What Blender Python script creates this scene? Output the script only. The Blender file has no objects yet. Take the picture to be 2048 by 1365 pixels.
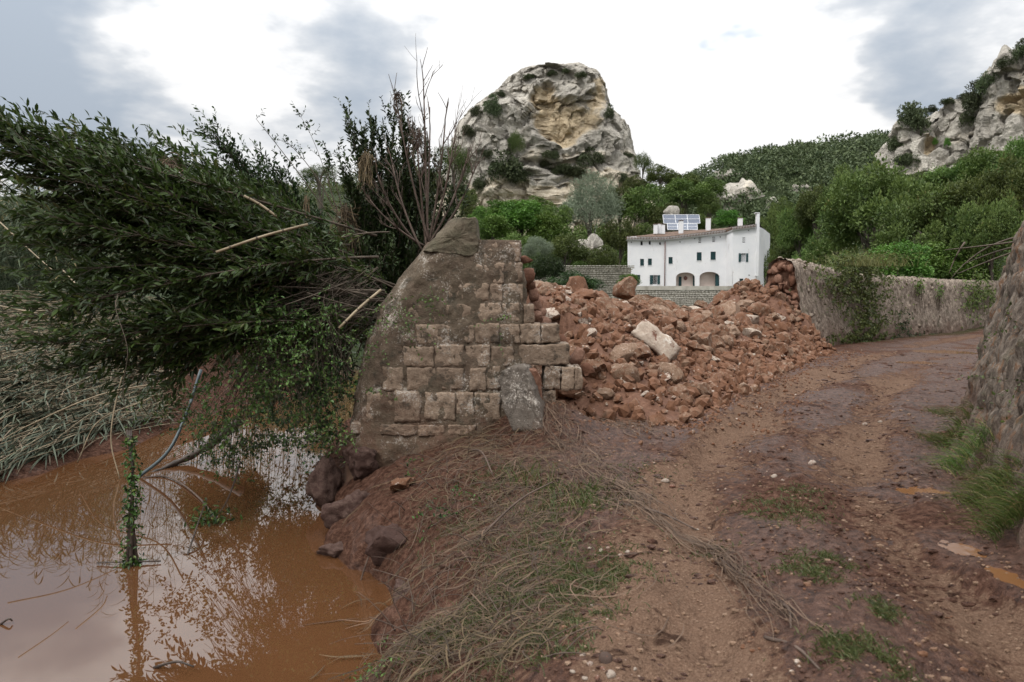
import bpy, bmesh, math, random
import numpy as np
from mathutils import Vector, Matrix, Euler, noise as mnoise
from mathutils.bvhtree import BVHTree
from mathutils.geometry import tessellate_polygon

R = math.radians
SC = bpy.context.scene
COL = SC.collection

# ------------------------------------------------------------------ camera
F, CX, CY = 1400.0, 1024.0, 682.5          # focal length and centre in photo pixels
PITCH = math.atan(82.5 / F)
EYE = 1.70
cam_d = bpy.data.cameras.new('camera')
cam = bpy.data.objects.new('camera', cam_d)
COL.objects.link(cam)
cam.location = (0, 0, EYE)
cam.rotation_euler = (R(90) - PITCH, 0, 0)
cam_d.sensor_width = 36.0
cam_d.lens = 36.0 * F / 2048.0
cam_d.clip_start = 0.1
cam_d.clip_end = 5000
cam_d.dof.use_dof = True
cam_d.dof.focus_distance = 11.5
cam_d.dof.aperture_fstop = 2.8
SC.camera = cam
SC.cycles.max_bounces = 5
SC.cycles.diffuse_bounces = 3
SC.cycles.glossy_bounces = 2
SC.cycles.transmission_bounces = 2
SC.cycles.caustics_reflective = False
SC.cycles.caustics_refractive = False
SC.cycles.use_adaptive_sampling = True
SC.cycles.adaptive_threshold = .012
SC.cycles.use_denoising = True

# ------------------------------------------------------------------ light and exposure
SC.view_settings.view_transform = 'Standard'
SC.view_settings.look = 'None'
SC.view_settings.gamma = 1.0
SC.view_settings.use_curve_mapping = False
SC.view_settings.exposure = 0.25
SUN_EL, SUN_AZ = R(50), R(222)              # azimuth clockwise from +Y: behind the camera, slightly left
sun_d = bpy.data.lights.new('sun', 'SUN')
sun_d.energy = 1.5
sun_d.angle = R(14)
sun_d.color = (1.0, 0.965, 0.91)
sun = bpy.data.objects.new('sun', sun_d)
COL.objects.link(sun)
sdir = Vector((math.sin(SUN_AZ) * math.cos(SUN_EL), math.cos(SUN_AZ) * math.cos(SUN_EL), math.sin(SUN_EL)))
sun.rotation_euler = sdir.to_track_quat('Z', 'Y').to_euler()
sun.location = (0, -20, 40)

_sp, _cp = math.sin(PITCH), math.cos(PITCH)
def ray(px, py):
    a, b = (px - CX) / F, (CY - py) / F
    return np.array([a, _cp + b * _sp, -_sp + b * _cp])
def at(px, py, Y):                          # point seen at a pixel, Y metres away
    r = ray(px, py)
    return np.array([0, 0, EYE]) + r * (Y / r[1])
def gp(px, py, z=0.0):                      # point seen at a pixel on the level z
    r = ray(px, py)
    return np.array([0, 0, EYE]) + r * ((z - EYE) / r[2])

# ------------------------------------------------------------------ node helper
class NT:
    def __init__(s, tree):
        s.t = tree; s.n = tree.nodes; s.l = tree.links
    def add(s, typ, **kw):
        nd = s.n.new(typ)
        for k, v in kw.items():
            if k.startswith('i_'):
                key = k[2:]
                key = int(key) if key.isdigit() else key.replace('_', ' ')
                s.put(nd.inputs[key], v)
            else:
                setattr(nd, k, v)
        return nd
    def put(s, sock, v):
        if isinstance(v, bpy.types.NodeSocket): s.l.new(v, sock)
        elif isinstance(v, bpy.types.Node): s.l.new(v.outputs[0], sock)
        else:
            if hasattr(sock, 'default_value') and isinstance(v, (tuple, list)) and len(v) == 3 and sock.type == 'RGBA':
                v = (*v, 1)
            sock.default_value = v
    def noise(s, vec, scale, detail=4, rough=0.55, dist=0.0, out='Fac'):
        nd = s.add('ShaderNodeTexNoise', i_Scale=scale, i_Detail=detail, i_Roughness=rough, i_Distortion=dist)
        if vec is not None: s.put(nd.inputs['Vector'], vec)
        return nd.outputs[0 if out == 'Fac' else 1]
    def ramp(s, fac, stops, interp='LINEAR'):
        nd = s.add('ShaderNodeValToRGB'); nd.color_ramp.interpolation = interp
        el = nd.color_ramp.elements
        while len(el) < len(stops): el.new(0.5)
        for e, (p, c) in zip(el, stops):
            e.position = p
            e.color = (*c, 1) if isinstance(c, (tuple, list)) else (c, c, c, 1)
        s.put(nd.inputs[0], fac)
        return nd.outputs[0]
    def mix(s, fac, a, b, mode='MIX'):
        nd = s.add('ShaderNodeMix', data_type='RGBA', blend_type=mode)
        s.put(nd.inputs[0], fac); s.put(nd.inputs[6], a); s.put(nd.inputs[7], b)
        return nd.outputs[2]
    def math(s, op, a, b=None, c=None, clamp=False):
        nd = s.add('ShaderNodeMath', operation=op, use_clamp=clamp)
        s.put(nd.inputs[0], a)
        if b is not None: s.put(nd.inputs[1], b)
        if c is not None: s.put(nd.inputs[2], c)
        return nd.outputs[0]
    def smooth(s, v, a, b, lo=0.0, hi=1.0):
        nd = s.add('ShaderNodeMapRange', interpolation_type='SMOOTHSTEP')
        s.put(nd.inputs[0], v)
        for i, q in zip((1, 2, 3, 4), (a, b, lo, hi)): nd.inputs[i].default_value = q
        return nd.outputs[0]
    def attr(s, name, out='Fac'):
        nd = s.add('ShaderNodeAttribute', attribute_name=name)
        return nd.outputs[out]
    def coord(s, which='Object'):
        return s.add('ShaderNodeTexCoord').outputs[which]
    def mapping(s, vec, scale=(1, 1, 1), rot=(0, 0, 0), loc=(0, 0, 0)):
        nd = s.add('ShaderNodeMapping'); s.put(nd.inputs[0], vec)
        nd.inputs['Scale'].default_value = scale; nd.inputs['Rotation'].default_value = rot; nd.inputs['Location'].default_value = loc
        return nd.outputs[0]
    def bump(s, h, strength=0.5, dist=0.02, normal=None):
        nd = s.add('ShaderNodeBump', i_Strength=strength, i_Distance=dist, i_Height=h)
        if normal is not None: s.put(nd.inputs['Normal'], normal)
        return nd.outputs[0]

MATS = {}
def material(name):
    m = bpy.data.materials.new(name); m.use_nodes = True
    nt = NT(m.node_tree); nt.n.clear()
    out = nt.add('ShaderNodeOutputMaterial')
    b = nt.add('ShaderNodeBsdfPrincipled')
    nt.l.new(b.outputs[0], out.inputs[0])
    MATS[name] = m
    return m, nt, b, out

# ------------------------------------------------------------------ world: broken bright cloud over a pale blue sky
w = bpy.data.worlds.new('World'); SC.world = w; w.use_nodes = True
w.cycles.sampling_method = 'MANUAL'; w.cycles.sample_map_resolution = 256
nt = NT(w.node_tree); nt.n.clear()
wo = nt.add('ShaderNodeOutputWorld')
bg = nt.add('ShaderNodeBackground', i_Strength=0.1)
nt.l.new(bg.outputs[0], wo.inputs[0])
sky = nt.add('ShaderNodeTexSky', sky_type='NISHITA', sun_disc=False, sun_elevation=SUN_EL, sun_rotation=SUN_AZ,
             air_density=1.0, dust_density=1.2, ozone_density=1.0)
gen = nt.add('ShaderNodeTexCoord').outputs['Generated']
sep = nt.add('ShaderNodeSeparateXYZ'); nt.put(sep.inputs[0], gen)
# clouds lie on a level sheet: divide by height so they get flatter towards the horizon
zz = nt.math('ADD', nt.math('MAXIMUM', sep.outputs[2], 0.0), 0.22)
pl = nt.add('ShaderNodeCombineXYZ')
nt.put(pl.inputs[0], nt.math('DIVIDE', sep.outputs[0], zz)); nt.put(pl.inputs[1], nt.math('DIVIDE', sep.outputs[1], zz))
pl.inputs[2].default_value = 3.7
n1 = nt.noise(pl.outputs[0], 0.9, 4, 0.56, 0.3)
n2 = nt.noise(pl.outputs[0], 3.0, 5, 0.66)
wn = nt.add('ShaderNodeVectorMath', operation='SUBTRACT'); nt.put(wn.inputs[0], nt.noise(pl.outputs[0], 1.7, 4, .62, out='Color')); wn.inputs[1].default_value = (.5, .5, .5)
ws = nt.add('ShaderNodeVectorMath', operation='SCALE'); nt.put(ws.inputs[0], wn.outputs[0]); ws.inputs['Scale'].default_value = .42
wg = nt.add('ShaderNodeVectorMath', operation='ADD'); nt.put(wg.inputs[0], gen); nt.put(wg.inputs[1], ws.outputs[0])
def blob(px, py, rad, amount):               # a cloud bank in a direction of the sky
    v = ray(px, py); v = v / np.linalg.norm(v)
    vm = nt.add('ShaderNodeVectorMath', operation='DISTANCE')
    nt.put(vm.inputs[0], wg.outputs[0]); vm.inputs[1].default_value = tuple(v)
    return nt.smooth(vm.outputs['Value'], rad, rad * 0.15, 0.0, amount)
dark = nt.math('SUBTRACT', n1, 0.50)
dark = nt.math('MULTIPLY', dark, 1.5)
dark = nt.math('ADD', dark, nt.math('MULTIPLY', nt.math('SUBTRACT', n2, 0.5), 1.1))
for px, py, rad, am in [(-60, 100, .26, .62), (60, 250, .24, .40), (300, 270, .22, .30), (620, 250, .26, .40), (830, 215, .20, .36),
                        (1990, 150, .20, .50), (1730, 170, .15, .34), (1440, 60, .14, -.1),
                        (420, 150, .22, -.3), (1300, 220, .34, -.75), (1080, 60, .22, -.3), (550, 60, .2, -.2), (1850, 20, .12, .2)]:
    dark = nt.math('ADD', dark, blob(px, py, rad, am))
shade = nt.smooth(dark, -0.12, 0.85)
cloud = nt.ramp(shade, [(0.0, (1.0, 1.0, 1.0)), (0.22, (0.90, 0.905, 0.915)), (0.5, (0.66, 0.69, 0.73)), (1.0, (0.43, 0.49, 0.57))])
zp0 = nt.math('MAXIMUM', sep.outputs[2], 0.0)
lift = nt.math('ADD', nt.math('MULTIPLY_ADD', zp0, 5.0, 7.5), nt.math('MULTIPLY', nt.math('POWER', zp0, 3.0), 18.0))     # an overcast sky is brighter overhead
cl = nt.add('ShaderNodeVectorMath', operation='SCALE'); nt.put(cl.inputs[0], cloud); nt.put(cl.inputs['Scale'], lift)
gap = nt.smooth(nt.math('ADD', nt.noise(pl.outputs[0], 2.9, 4, 0.62), nt.math('ADD', blob(1475, -150, .18, .30), blob(1150, -160, .16, .18))), 0.72, 0.95)
skyc = nt.add('ShaderNodeVectorMath', operation='SCALE'); nt.put(skyc.inputs[0], sky); skyc.inputs['Scale'].default_value = 1.7
nt.put(bg.inputs[0], nt.mix(gap, cl.outputs[0], skyc.outputs[0]))

# ------------------------------------------------------------------ numpy noise
_rs = np.random.RandomState(7)
_perm = np.arange(256); _rs.shuffle(_perm); _perm = np.concatenate([_perm, _perm, _perm])
_g = _rs.normal(size=(256, 3)); _g /= np.linalg.norm(_g, axis=1)[:, None]
def perlin(p):
    p = np.asarray(p, float)
    i = np.floor(p).astype(int); f = p - i; i &= 255
    u = f * f * f * (f * (f * 6 - 15) + 10)
    r = 0
    for dx in (0, 1):
        for dy in (0, 1):
            for dz in (0, 1):
                h = _perm[_perm[_perm[i[..., 0] + dx] + i[..., 1] + dy] + i[..., 2] + dz]
                d = f - np.array([dx, dy, dz])
                wt = (u[..., 0] if dx else 1 - u[..., 0]) * (u[..., 1] if dy else 1 - u[..., 1]) * (u[..., 2] if dz else 1 - u[..., 2])
                r = r + wt * (d * _g[h]).sum(-1)
    return r * 1.5
def fbm(p, o=4, gain=.5, lac=2.03):
    a, s, q = 1.0, 0, np.asarray(p, float)
    for _ in range(o):
        s = s + a * perlin(q); q = q * lac + 11.3; a *= gain
    return s
def ridged(p, o=4, gain=.5):
    a, s, q = 1.0, 0, np.asarray(p, float)
    for _ in range(o):
        s = s + a * (1 - 2 * np.abs(perlin(q))); q = q * 2.07 + 5.1; a *= gain
    return s
def worley(p):
    """distance to the nearest and second nearest cell point, and a random number of the nearest cell"""
    p = np.asarray(p, float); i = np.floor(p).astype(int)
    global TILT
    d1 = np.full(p.shape[:-1], 9.); d2 = d1.copy(); cid = d1.copy(); TILT = d1.copy()
    for dx in (-1, 0, 1):
        for dy in (-1, 0, 1):
            for dz in (-1, 0, 1):
                c = i + np.array([dx, dy, dz])
                h = _perm[_perm[_perm[c[..., 0] & 255] + (c[..., 1] & 255)] + (c[..., 2] & 255)]
                q = c + 0.5 + 0.45 * _g[h]
                d = np.linalg.norm(q - p, axis=-1)
                nearer = d < d1
                d2 = np.where(nearer, d1, np.minimum(d2, d)); cid = np.where(nearer, h / 255., cid); TILT = np.where(nearer, ((p - q) * _g[(h * 7 + 31) % 256]).sum(-1), TILT); d1 = np.minimum(d1, d)
    return d1, d2, cid
def sstep(a, b, v):
    t = np.clip((np.asarray(v, float) - a) / (b - a), 0, 1); return t * t * (3 - 2 * t)
def nrm(v):
    v = np.asarray(v, float); return v / np.maximum(np.linalg.norm(v, axis=-1, keepdims=True), 1e-9)
def P2(x, y, z=0.): return np.stack(np.broadcast_arrays(np.asarray(x, float), np.asarray(y, float), np.asarray(z, float)), -1)

# ------------------------------------------------------------------ mesh helpers
def mesh(name, V, faces, smooth=False, attrs=None):
    """faces: list of (n,k) index arrays"""
    me = bpy.data.meshes.new(name)
    V = np.asarray(V, np.float32).reshape(-1, 3)
    faces = [np.asarray(f, np.int32) for f in faces if len(f)]
    me.vertices.add(len(V)); me.vertices.foreach_set('co', V.ravel())
    loops = np.concatenate([f.ravel() for f in faces]) if faces else np.zeros(0, np.int32)
    tot = np.concatenate([np.full(len(f), f.shape[1], np.int32) for f in faces])
    st = np.concatenate([[0], np.cumsum(tot)[:-1]]).astype(np.int32)
    me.loops.add(len(loops)); me.loops.foreach_set('vertex_index', loops)
    me.polygons.add(len(tot)); me.polygons.foreach_set('loop_start', st)
    me.polygons.foreach_set('loop_total', tot)
    me.polygons.foreach_set('use_smooth', np.full(len(tot), bool(smooth)))
    for k, a in (attrs or {}).items():
        at_ = me.attributes.new(k, 'FLOAT', 'POINT'); at_.data.foreach_set('value', np.asarray(a, np.float32).ravel())
    me.update(calc_edges=True); me.validate()
    return me
def fixn(me):
    bm = bmesh.new(); bm.from_mesh(me); bmesh.ops.recalc_face_normals(bm, faces=bm.faces); bm.to_mesh(me); bm.free()
    return me
def obj(name, me, m=None, parent=None, loc=None, rot=None, scale=None, label=None, cat=None, group=None, kind=None):
    o = bpy.data.objects.new(name, me); COL.objects.link(o)
    if m is not None and me is not None and not me.materials:
        me.materials.append(MATS[m] if isinstance(m, str) else m)
    if parent is not None: o.parent = parent
    if loc is not None: o.location = loc
    if rot is not None: o.rotation_euler = rot
    if scale is not None: o.scale = scale if hasattr(scale, '__len__') else (scale,) * 3
    if label: o['label'] = label
    if cat: o['category'] = cat
    if group: o['group'] = group
    if kind: o['kind'] = kind
    return o
def empty(name, loc, rot=(0, 0, 0), scale=1, **kw):
    return obj(name, None, loc=loc, rot=rot, scale=scale, **kw)
def grid_faces(nu, nv, wrap=False):
    a = np.arange(nu * nv).reshape(nu, nv)
    if wrap: a = np.concatenate([a, a[:, :1]], 1)
    return np.stack([a[:-1, :-1], a[1:, :-1], a[1:, 1:], a[:-1, 1:]], -1).reshape(-1, 4)
def join(parts):
    """parts: list of (V, [faces], attr or None) -> one"""
    Vs, Fs, n = [], {}, 0
    for V, fs in parts:
        V = np.asarray(V).reshape(-1, 3)
        for f in fs:
            f = np.asarray(f)
            if len(f): Fs.setdefault(f.shape[1], []).append(f + n)
        Vs.append(V); n += len(V)
    return np.concatenate(Vs), [np.concatenate(v) for v in Fs.values()]
def box(x0, x1, y0, y1, z0, z1):
    V = np.array([[x, y, z] for z in (z0, z1) for y in (y0, y1) for x in (x0, x1)], float)
    return V, [np.array([[0, 2, 3, 1], [4, 5, 7, 6], [0, 1, 5, 4], [1, 3, 7, 5], [3, 2, 6, 7], [2, 0, 4, 6]])]
def bez(p0, p1, p2, m):
    t = np.linspace(0, 1, m)[None, :, None]
    p0, p1, p2 = (np.asarray(p, float).reshape(-1, 1, 3) for p in (p0, p1, p2))
    return (1 - t) ** 2 * p0 + 2 * t * (1 - t) * p1 + t * t * p2
def spline(pts, m):
    """one smooth path through points"""
    pts = np.asarray(pts, float); k = len(pts)
    q = np.concatenate([[2 * pts[0] - pts[1]], pts, [2 * pts[-1] - pts[-2]]])
    t = np.linspace(0, k - 1 - 1e-6, m); i = t.astype(int); f = (t - i)[:, None]
    a, b, c, d = q[i], q[i + 1], q[i + 2], q[i + 3]
    return .5 * (2 * b + (c - a) * f + (2 * a - 5 * b + 4 * c - d) * f ** 2 + (3 * b - a - 3 * c + d) * f ** 3)
def tubes(paths, radii, k=5):
    """paths (n,m,3), radii (n,m) -> verts, faces (closed rings, capped by tapering)"""
    paths = np.asarray(paths, float)
    if paths.ndim == 2: paths = paths[None]
    n, m, _ = paths.shape
    radii = np.broadcast_to(np.asarray(radii, float), (n, m))
    T = nrm(np.gradient(paths, axis=1))
    ref = np.where(np.abs(T[..., 2:3]) > .9, np.array([1., 0, 0]), np.array([0, 0, 1.]))
    S = nrm(np.cross(T, ref)); U = np.cross(S, T)
    a = np.arange(k) / k * 2 * np.pi
    ring = paths[:, :, None] + radii[:, :, None, None] * (np.cos(a)[None, None, :, None] * S[:, :, None] + np.sin(a)[None, None, :, None] * U[:, :, None])
    fb = grid_faces(m, k, True)
    # rewrite wrapped indices
    idx = np.arange(m * k).reshape(m, k); idx = np.concatenate([idx, idx[:, :1]], 1)
    fb = np.stack([idx[:-1, :-1], idx[1:, :-1], idx[1:, 1:], idx[:-1, 1:]], -1).reshape(-1, 4)
    f = (fb[None] + (np.arange(n) * m * k)[:, None, None]).reshape(-1, 4)
    caps = []
    if k >= 3:
        c0 = np.arange(k)[None] + (np.arange(n) * m * k)[:, None]
        c1 = c0 + (m - 1) * k
        caps = [c0[:, ::-1].copy() if False else c0, c1[:, ::-1]]
    V = ring.reshape(-1, 3)
    return V, [f] + caps
def ribbons(paths, widths, side=None, rng=None):
    paths = np.asarray(paths, float); n, m, _ = paths.shape
    T = nrm(np.gradient(paths, axis=1))
    if side is None:
        side = nrm(rng.normal(size=(n, 1, 3)))
    S = nrm(np.cross(T, np.broadcast_to(side, T.shape)))
    wv = np.broadcast_to(widths, (n, m))[..., None] * .5
    V = np.stack([paths - S * wv, paths + S * wv], 2).reshape(-1, 3)
    b = np.arange(m - 1)
    fb = np.stack([b * 2, b * 2 + 1, b * 2 + 3, b * 2 + 2], -1)
    f = (fb[None] + (np.arange(n) * m * 2)[:, None, None]).reshape(-1, 4)
    return V, [f]
def leaves(P, D, L, W, rng, fold=.25, droop=.1, fine=False, up=None):
    """leaf blades from points P along D; fine: six-point lance-shaped blade"""
    n = len(P); D = nrm(D)
    if up is None: up = rng.normal(size=(n, 3)) * .6 + np.array([0, 0, 1.])
    S = nrm(np.cross(D, up)); U = np.cross(S, D)
    L = np.broadcast_to(L, (n,))[:, None]; W = np.broadcast_to(W, (n,))[:, None]
    if not fine:
        l = P + D * L * .45 - S * W * .5 + U * W * fold
        r = P + D * L * .45 + S * W * .5 + U * W * fold
        t = P + D * L - U * L * droop
        V = np.stack([P, l, t, r], 1).reshape(-1, 3)
        i = np.arange(n)[:, None] * 4
        return V, [np.concatenate([i + [0, 1, 2], i + [0, 2, 3]]).reshape(-1, 3)], 4
    def q(a, s):
        return P + D * L * a + S * W * s + U * (W * fold * abs(s) * 2 - L * droop * a * a)
    V = np.stack([q(0, 0), q(.3, -.42), q(.65, -.42), q(1, 0), q(.65, .42), q(.3, .42)], 1).reshape(-1, 3)
    i = np.arange(n)[:, None] * 6
    return V, [np.concatenate([i + [0, 1, 2, 3], i + [0, 3, 4, 5]]).reshape(-1, 4)], 6
def leafmesh(name, P, D, L, W, rng, **kw):
    V, f, k = leaves(P, D, L, W, rng, **kw)
    return mesh(name, V, f, attrs={'v': np.repeat(rng.uniform(size=len(P)), k)})

# rocks
def _ico(sub):
    bm = bmesh.new(); bmesh.ops.create_icosphere(bm, subdivisions=sub, radius=1)
    V = np.array([v.co for v in bm.verts]); Fc = np.array([[v.index for v in f.verts] for f in bm.faces]); bm.free()
    return nrm(V), Fc
ICO = {s: _ico(s) for s in (1, 2, 3, 4)}
def rock(seed, sub=2, cuts=9, rough=.08, sq=(1, 1, 1), lo=.5, hi=.85):
    r = np.random.RandomState(seed); V, Fc = ICO[sub]; V = V.copy()
    for _ in range(cuts):
        n = nrm(r.normal(size=3)); h = r.uniform(lo, hi)
        V -= n * np.maximum(0, V @ n - h)[:, None]
    V += nrm(V) * (fbm(V * 2.2 + seed * 3.1, 3) * rough)[:, None]
    return V * np.array(sq), Fc
def rbox(l, w_, h, seg=(6, 4, 4), r=.03, amp=.012, seed=0, freq=5.):
    """block with worn edges"""
    V, Fs = [], []
    half = np.array([l, w_, h]) / 2
    n0 = 0
    for ax in range(3):
        u, v = [(1, 2), (2, 0), (0, 1)][ax]
        for sgn in (-1, 1):
            gu, gv = np.meshgrid(np.linspace(-1, 1, seg[u] + 1), np.linspace(-1, 1, seg[v] + 1), indexing='ij')
            p = np.zeros(gu.shape + (3,)); p[..., ax] = sgn; p[..., u] = gu; p[..., v] = gv
            f = grid_faces(*gu.shape)
            if sgn < 0: f = f[:, ::-1]
            V.append(p.reshape(-1, 3)); Fs.append(f + n0); n0 += p.shape[0] * p.shape[1]
    V = np.concatenate(V); Fs = np.concatenate(Fs)
    # weld
    key = np.round(V, 5); _, first, inv = np.unique(key, axis=0, return_index=True, return_inverse=True)
    V = V[first]; Fs = inv.ravel()[Fs]
    p = V * half; inn = np.clip(p, -(half - r), half - r); d = p - inn
    p = inn + nrm(d) * np.minimum(np.linalg.norm(d, axis=1, keepdims=True), r)
    p = p + nrm(p / half) * (fbm(p * freq + seed * 7.3, 3) * amp)[:, None]
    return p, Fs

# ------------------------------------------------------------------ materials
def mud_material(name, road):
    m, n, b, _ = material(name)
    c = n.coord()
    big = n.noise(c, .55, 5, .6, .6); mid = n.noise(c, 2.6, 6, .65, .4); fine = n.noise(c, 16, 5, .7); grit = n.noise(c, 70, 3, .7)
    wet = n.ramp(fine, [(.28, (.017, .008, .0055)), (.48, (.068, .034, .0235)), (.74, (.155, .086, .061))])
    if road:
        dry = n.ramp(grit, [(.2, (.074, .043, .029)), (.55, (.155, .097, .067)), (.85, (.285, .203, .147))])
        f = n.attr('dry')
        f = n.math('ADD', n.math('MULTIPLY', f, 1.1), n.math('MULTIPLY', n.math('SUBTRACT', mid, .5), 1.2))
        f = n.math('ADD', f, n.math('MULTIPLY', n.math('SUBTRACT', fine, .5), 1.4))
        f = n.math('ADD', f, n.math('MULTIPLY', n.math('SUBTRACT', n.noise(c, 6.5, 5, .7, .8), .5), 1.6))
        f = n.smooth(f, .22, .80)
        col = n.mix(f, wet, dry)
        col = n.mix(n.smooth(n.noise(c, 4.2, 6, .72, 1.), .56, .66, 0, .8), col, (.020, .0095, .007))
        rgh = n.smooth(n.math('ADD', f, n.math('MULTIPLY', n.math('SUBTRACT', big, .5), 1.2)), -.05, .35, .40, .95)
    else:
        f = n.smooth(mid, .5, .72)
        soil = n.ramp(grit, [(.2, (.035, .018, .0125)), (.6, (.075, .041, .028)), (.9, (.14, .09, .064))])
        gr = n.ramp(grit, [(.2, (.012, .018, .008)), (.7, (.034, .047, .019))])
        col = n.mix(f, wet, soil)
        col = n.mix(n.attr('green'), col, gr)
        rgh = n.smooth(mid, .35, .6, .45, .95)
    n.put(b.inputs['Base Color'], col); n.put(b.inputs['Roughness'], rgh)
    n.put(b.inputs['Specular IOR Level'], n.smooth(rgh, .42, .62, .2, .04))
    clod = n.noise(c, 7, 5, .7, .6)
    h = n.math('ADD', n.math('ADD', n.math('MULTIPLY', fine, .6), n.math('MULTIPLY', grit, .25)), clod)
    n.put(b.inputs['Normal'], n.bump(h, 1., .055))
    return m
mud_material('mud_road', True); mud_material('mud_ground', False)

def rock_material(name, cols, scale=3., mud=(.125, .052, .033), mudlo=.44, mudhi=.6, pale=(.42, .36, .30), palelo=.62, bump=.8, rnd=.35):
    m, n, b, _ = material(name)
    c = n.coord(); oi = n.add('ShaderNodeObjectInfo').outputs['Random']
    off = n.add('ShaderNodeVectorMath', operation='ADD'); n.put(off.inputs[0], c)
    cx = n.add('ShaderNodeCombineXYZ'); n.put(cx.inputs[0], n.math('MULTIPLY', oi, 37.)); n.put(cx.inputs[1], n.math('MULTIPLY', oi, 91.))
    n.put(off.inputs[1], cx)
    v = off.outputs[0]
    a = n.noise(v, scale, 6, .62); f = n.noise(v, scale * 5, 5, .68); g = n.noise(v, scale * 1.4, 4, .6, .6)
    col = n.ramp(n.math('ADD', n.math('MULTIPLY', f, .7), n.math('MULTIPLY', a, .3)), cols)
    mk = n.math('ADD', g, n.math('MULTIPLY', n.math('SUBTRACT', oi, .5), rnd))
    mcol = n.mix(f, tuple(q * .62 for q in mud), tuple(min(1, q * 1.45) for q in mud))
    col = n.mix(n.smooth(mk, mudlo, mudhi, 1, 0), col, mcol)
    pk = n.math('ADD', n.math('MULTIPLY', a, .5), n.math('MULTIPLY', f, .5))
    col = n.mix(n.smooth(pk, palelo, palelo + .07), col, pale)
    n.put(b.inputs['Base Color'], col)
    n.put(b.inputs['Roughness'], .85); b.inputs['Specular IOR Level'].default_value = .3
    n.put(b.inputs['Normal'], n.bump(n.math('ADD', a, n.math('MULTIPLY', f, .5)), bump, .05))
    return m
rock_material('rubble_stone', [(.25, (.065, .038, .024)), (.5, (.185, .117, .077)), (.78, (.41, .31, .235))], 2.6, mud=(.135, .063, .034), mudlo=.40, mudhi=.62, palelo=.575, pale=(.40, .34, .29), rnd=.35)
rock_material('pale_stone', [(.25, (.24, .17, .13)), (.5, (.38, .31, .25)), (.8, (.55, .49, .42))], 3., mudlo=.36, mudhi=.48, palelo=.57, pale=(.58, .54, .48), rnd=.1)
rock_material('core_stone', [(.25, (.085, .043, .028)), (.5, (.175, .092, .062)), (.8, (.29, .18, .13))], 3., mud=(.115, .052, .031), mudlo=.42, mudhi=.6, palelo=.68, rnd=.4)
rock_material('pebble', [(.2, (.16, .12, .095)), (.5, (.27, .22, .18)), (.8, (.42, .38, .33))], 2., mudlo=.25, mudhi=.5, palelo=.7, rnd=.5, bump=.3)
rock_material('muddy_boulder', [(.25, (.045, .027, .021)), (.5, (.08, .048, .038)), (.8, (.14, .09, .07))], 4., mud=(.05, .026, .02), mudlo=.4, mudhi=.6, palelo=.74, bump=.6)
rock_material('dark_pebble', [(.25, (.03, .02, .016)), (.6, (.07, .045, .035)), (.9, (.13, .09, .07))], 3., mudlo=.3, mudhi=.4, palelo=.8, bump=.2)

def masonry_material(name, cols, lichen, muddy, mossy=0.):
    m, n, b, _ = material(name)
    geo = n.add('ShaderNodeNewGeometry'); c = geo.outputs['Position']
    oi = n.add('ShaderNodeObjectInfo').outputs['Random']
    a = n.noise(c, 3.2, 6, .65, .4); f = n.noise(c, 22, 5, .7); g = n.noise(c, 1.3, 5, .6, .5); pit = n.noise(n.mapping(c, (1, 1, 3.2)), 34, 3, .6)
    col = n.ramp(n.math('ADD', n.math('MULTIPLY', a, .55), n.math('MULTIPLY', f, .45)), cols)
    col = n.mix(n.math('MULTIPLY', oi, .75), col, n.mix(.6, col, (.075, .050, .037)))
    # pale lichen crust in specks and clouds
    lk = n.smooth(n.math('ADD', n.math('MULTIPLY', a, .5), n.math('MULTIPLY', n.noise(c, 42, 4, .75), .5)), lichen, lichen + .05)
    col = n.mix(n.math('MULTIPLY', lk, .85), col, (.42, .38, .335))
    # black algae
    col = n.mix(n.smooth(n.noise(c, 4.5, 6, .72, .3), .52, .66, 0, .8), col, (.035, .03, .024))
    # flood mud line: red mud clings to the lower stones
    sp = n.add('ShaderNodeSeparateXYZ'); n.put(sp.inputs[0], c)
    mk = n.math('ADD', sp.outputs[2], n.math('MULTIPLY', n.math('SUBTRACT', g, .5), 2.6))
    mk = n.math('ADD', mk, n.math('MULTIPLY', n.math('SUBTRACT', f, .5), 1.4))
    col = n.mix(n.smooth(mk, muddy - .6, muddy + .6, .8, 0), col, n.mix(f, (.075, .038, .026), (.19, .105, .07)))
    if mossy:
        mo = n.smooth(n.math('ADD', n.math('MULTIPLY', g, .6), n.math('MULTIPLY', n.noise(c, 9, 5, .7), .4)), .42, .56, 0, mossy)
        col = n.mix(mo, col, n.mix(f, (.035, .036, .022), (.095, .09, .055)))
    n.put(b.inputs['Base Color'], col); b.inputs['Roughness'].default_value = .92; b.inputs['Specular IOR Level'].default_value = .2
    h = n.math('ADD', n.math('ADD', n.math('MULTIPLY', a, .9), n.math('MULTIPLY', f, .6)), n.math('MULTIPLY', pit, .35))
    n.put(b.inputs['Normal'], n.bump(h, .9, .035))
    return m
masonry_material('pier_mortar', [(.25, (.045, .032, .023)), (.5, (.12, .088, .064)), (.78, (.235, .178, .132))], .535, .0, .25)
masonry_material('pier_stone', [(.25, (.11, .080, .058)), (.5, (.28, .208, .152)), (.76, (.46, .365, .28))], .54, .0, .05)
masonry_material('cap_stone', [(.25, (.06, .050, .037)), (.5, (.125, .104, .074)), (.8, (.21, .175, .128))], .60, -1.5, .55)
masonry_material('marker_stone', [(.25, (.07, .064, .056)), (.5, (.155, .14, .12)), (.8, (.28, .25, .215))], .55, -.1, 0.)

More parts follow.
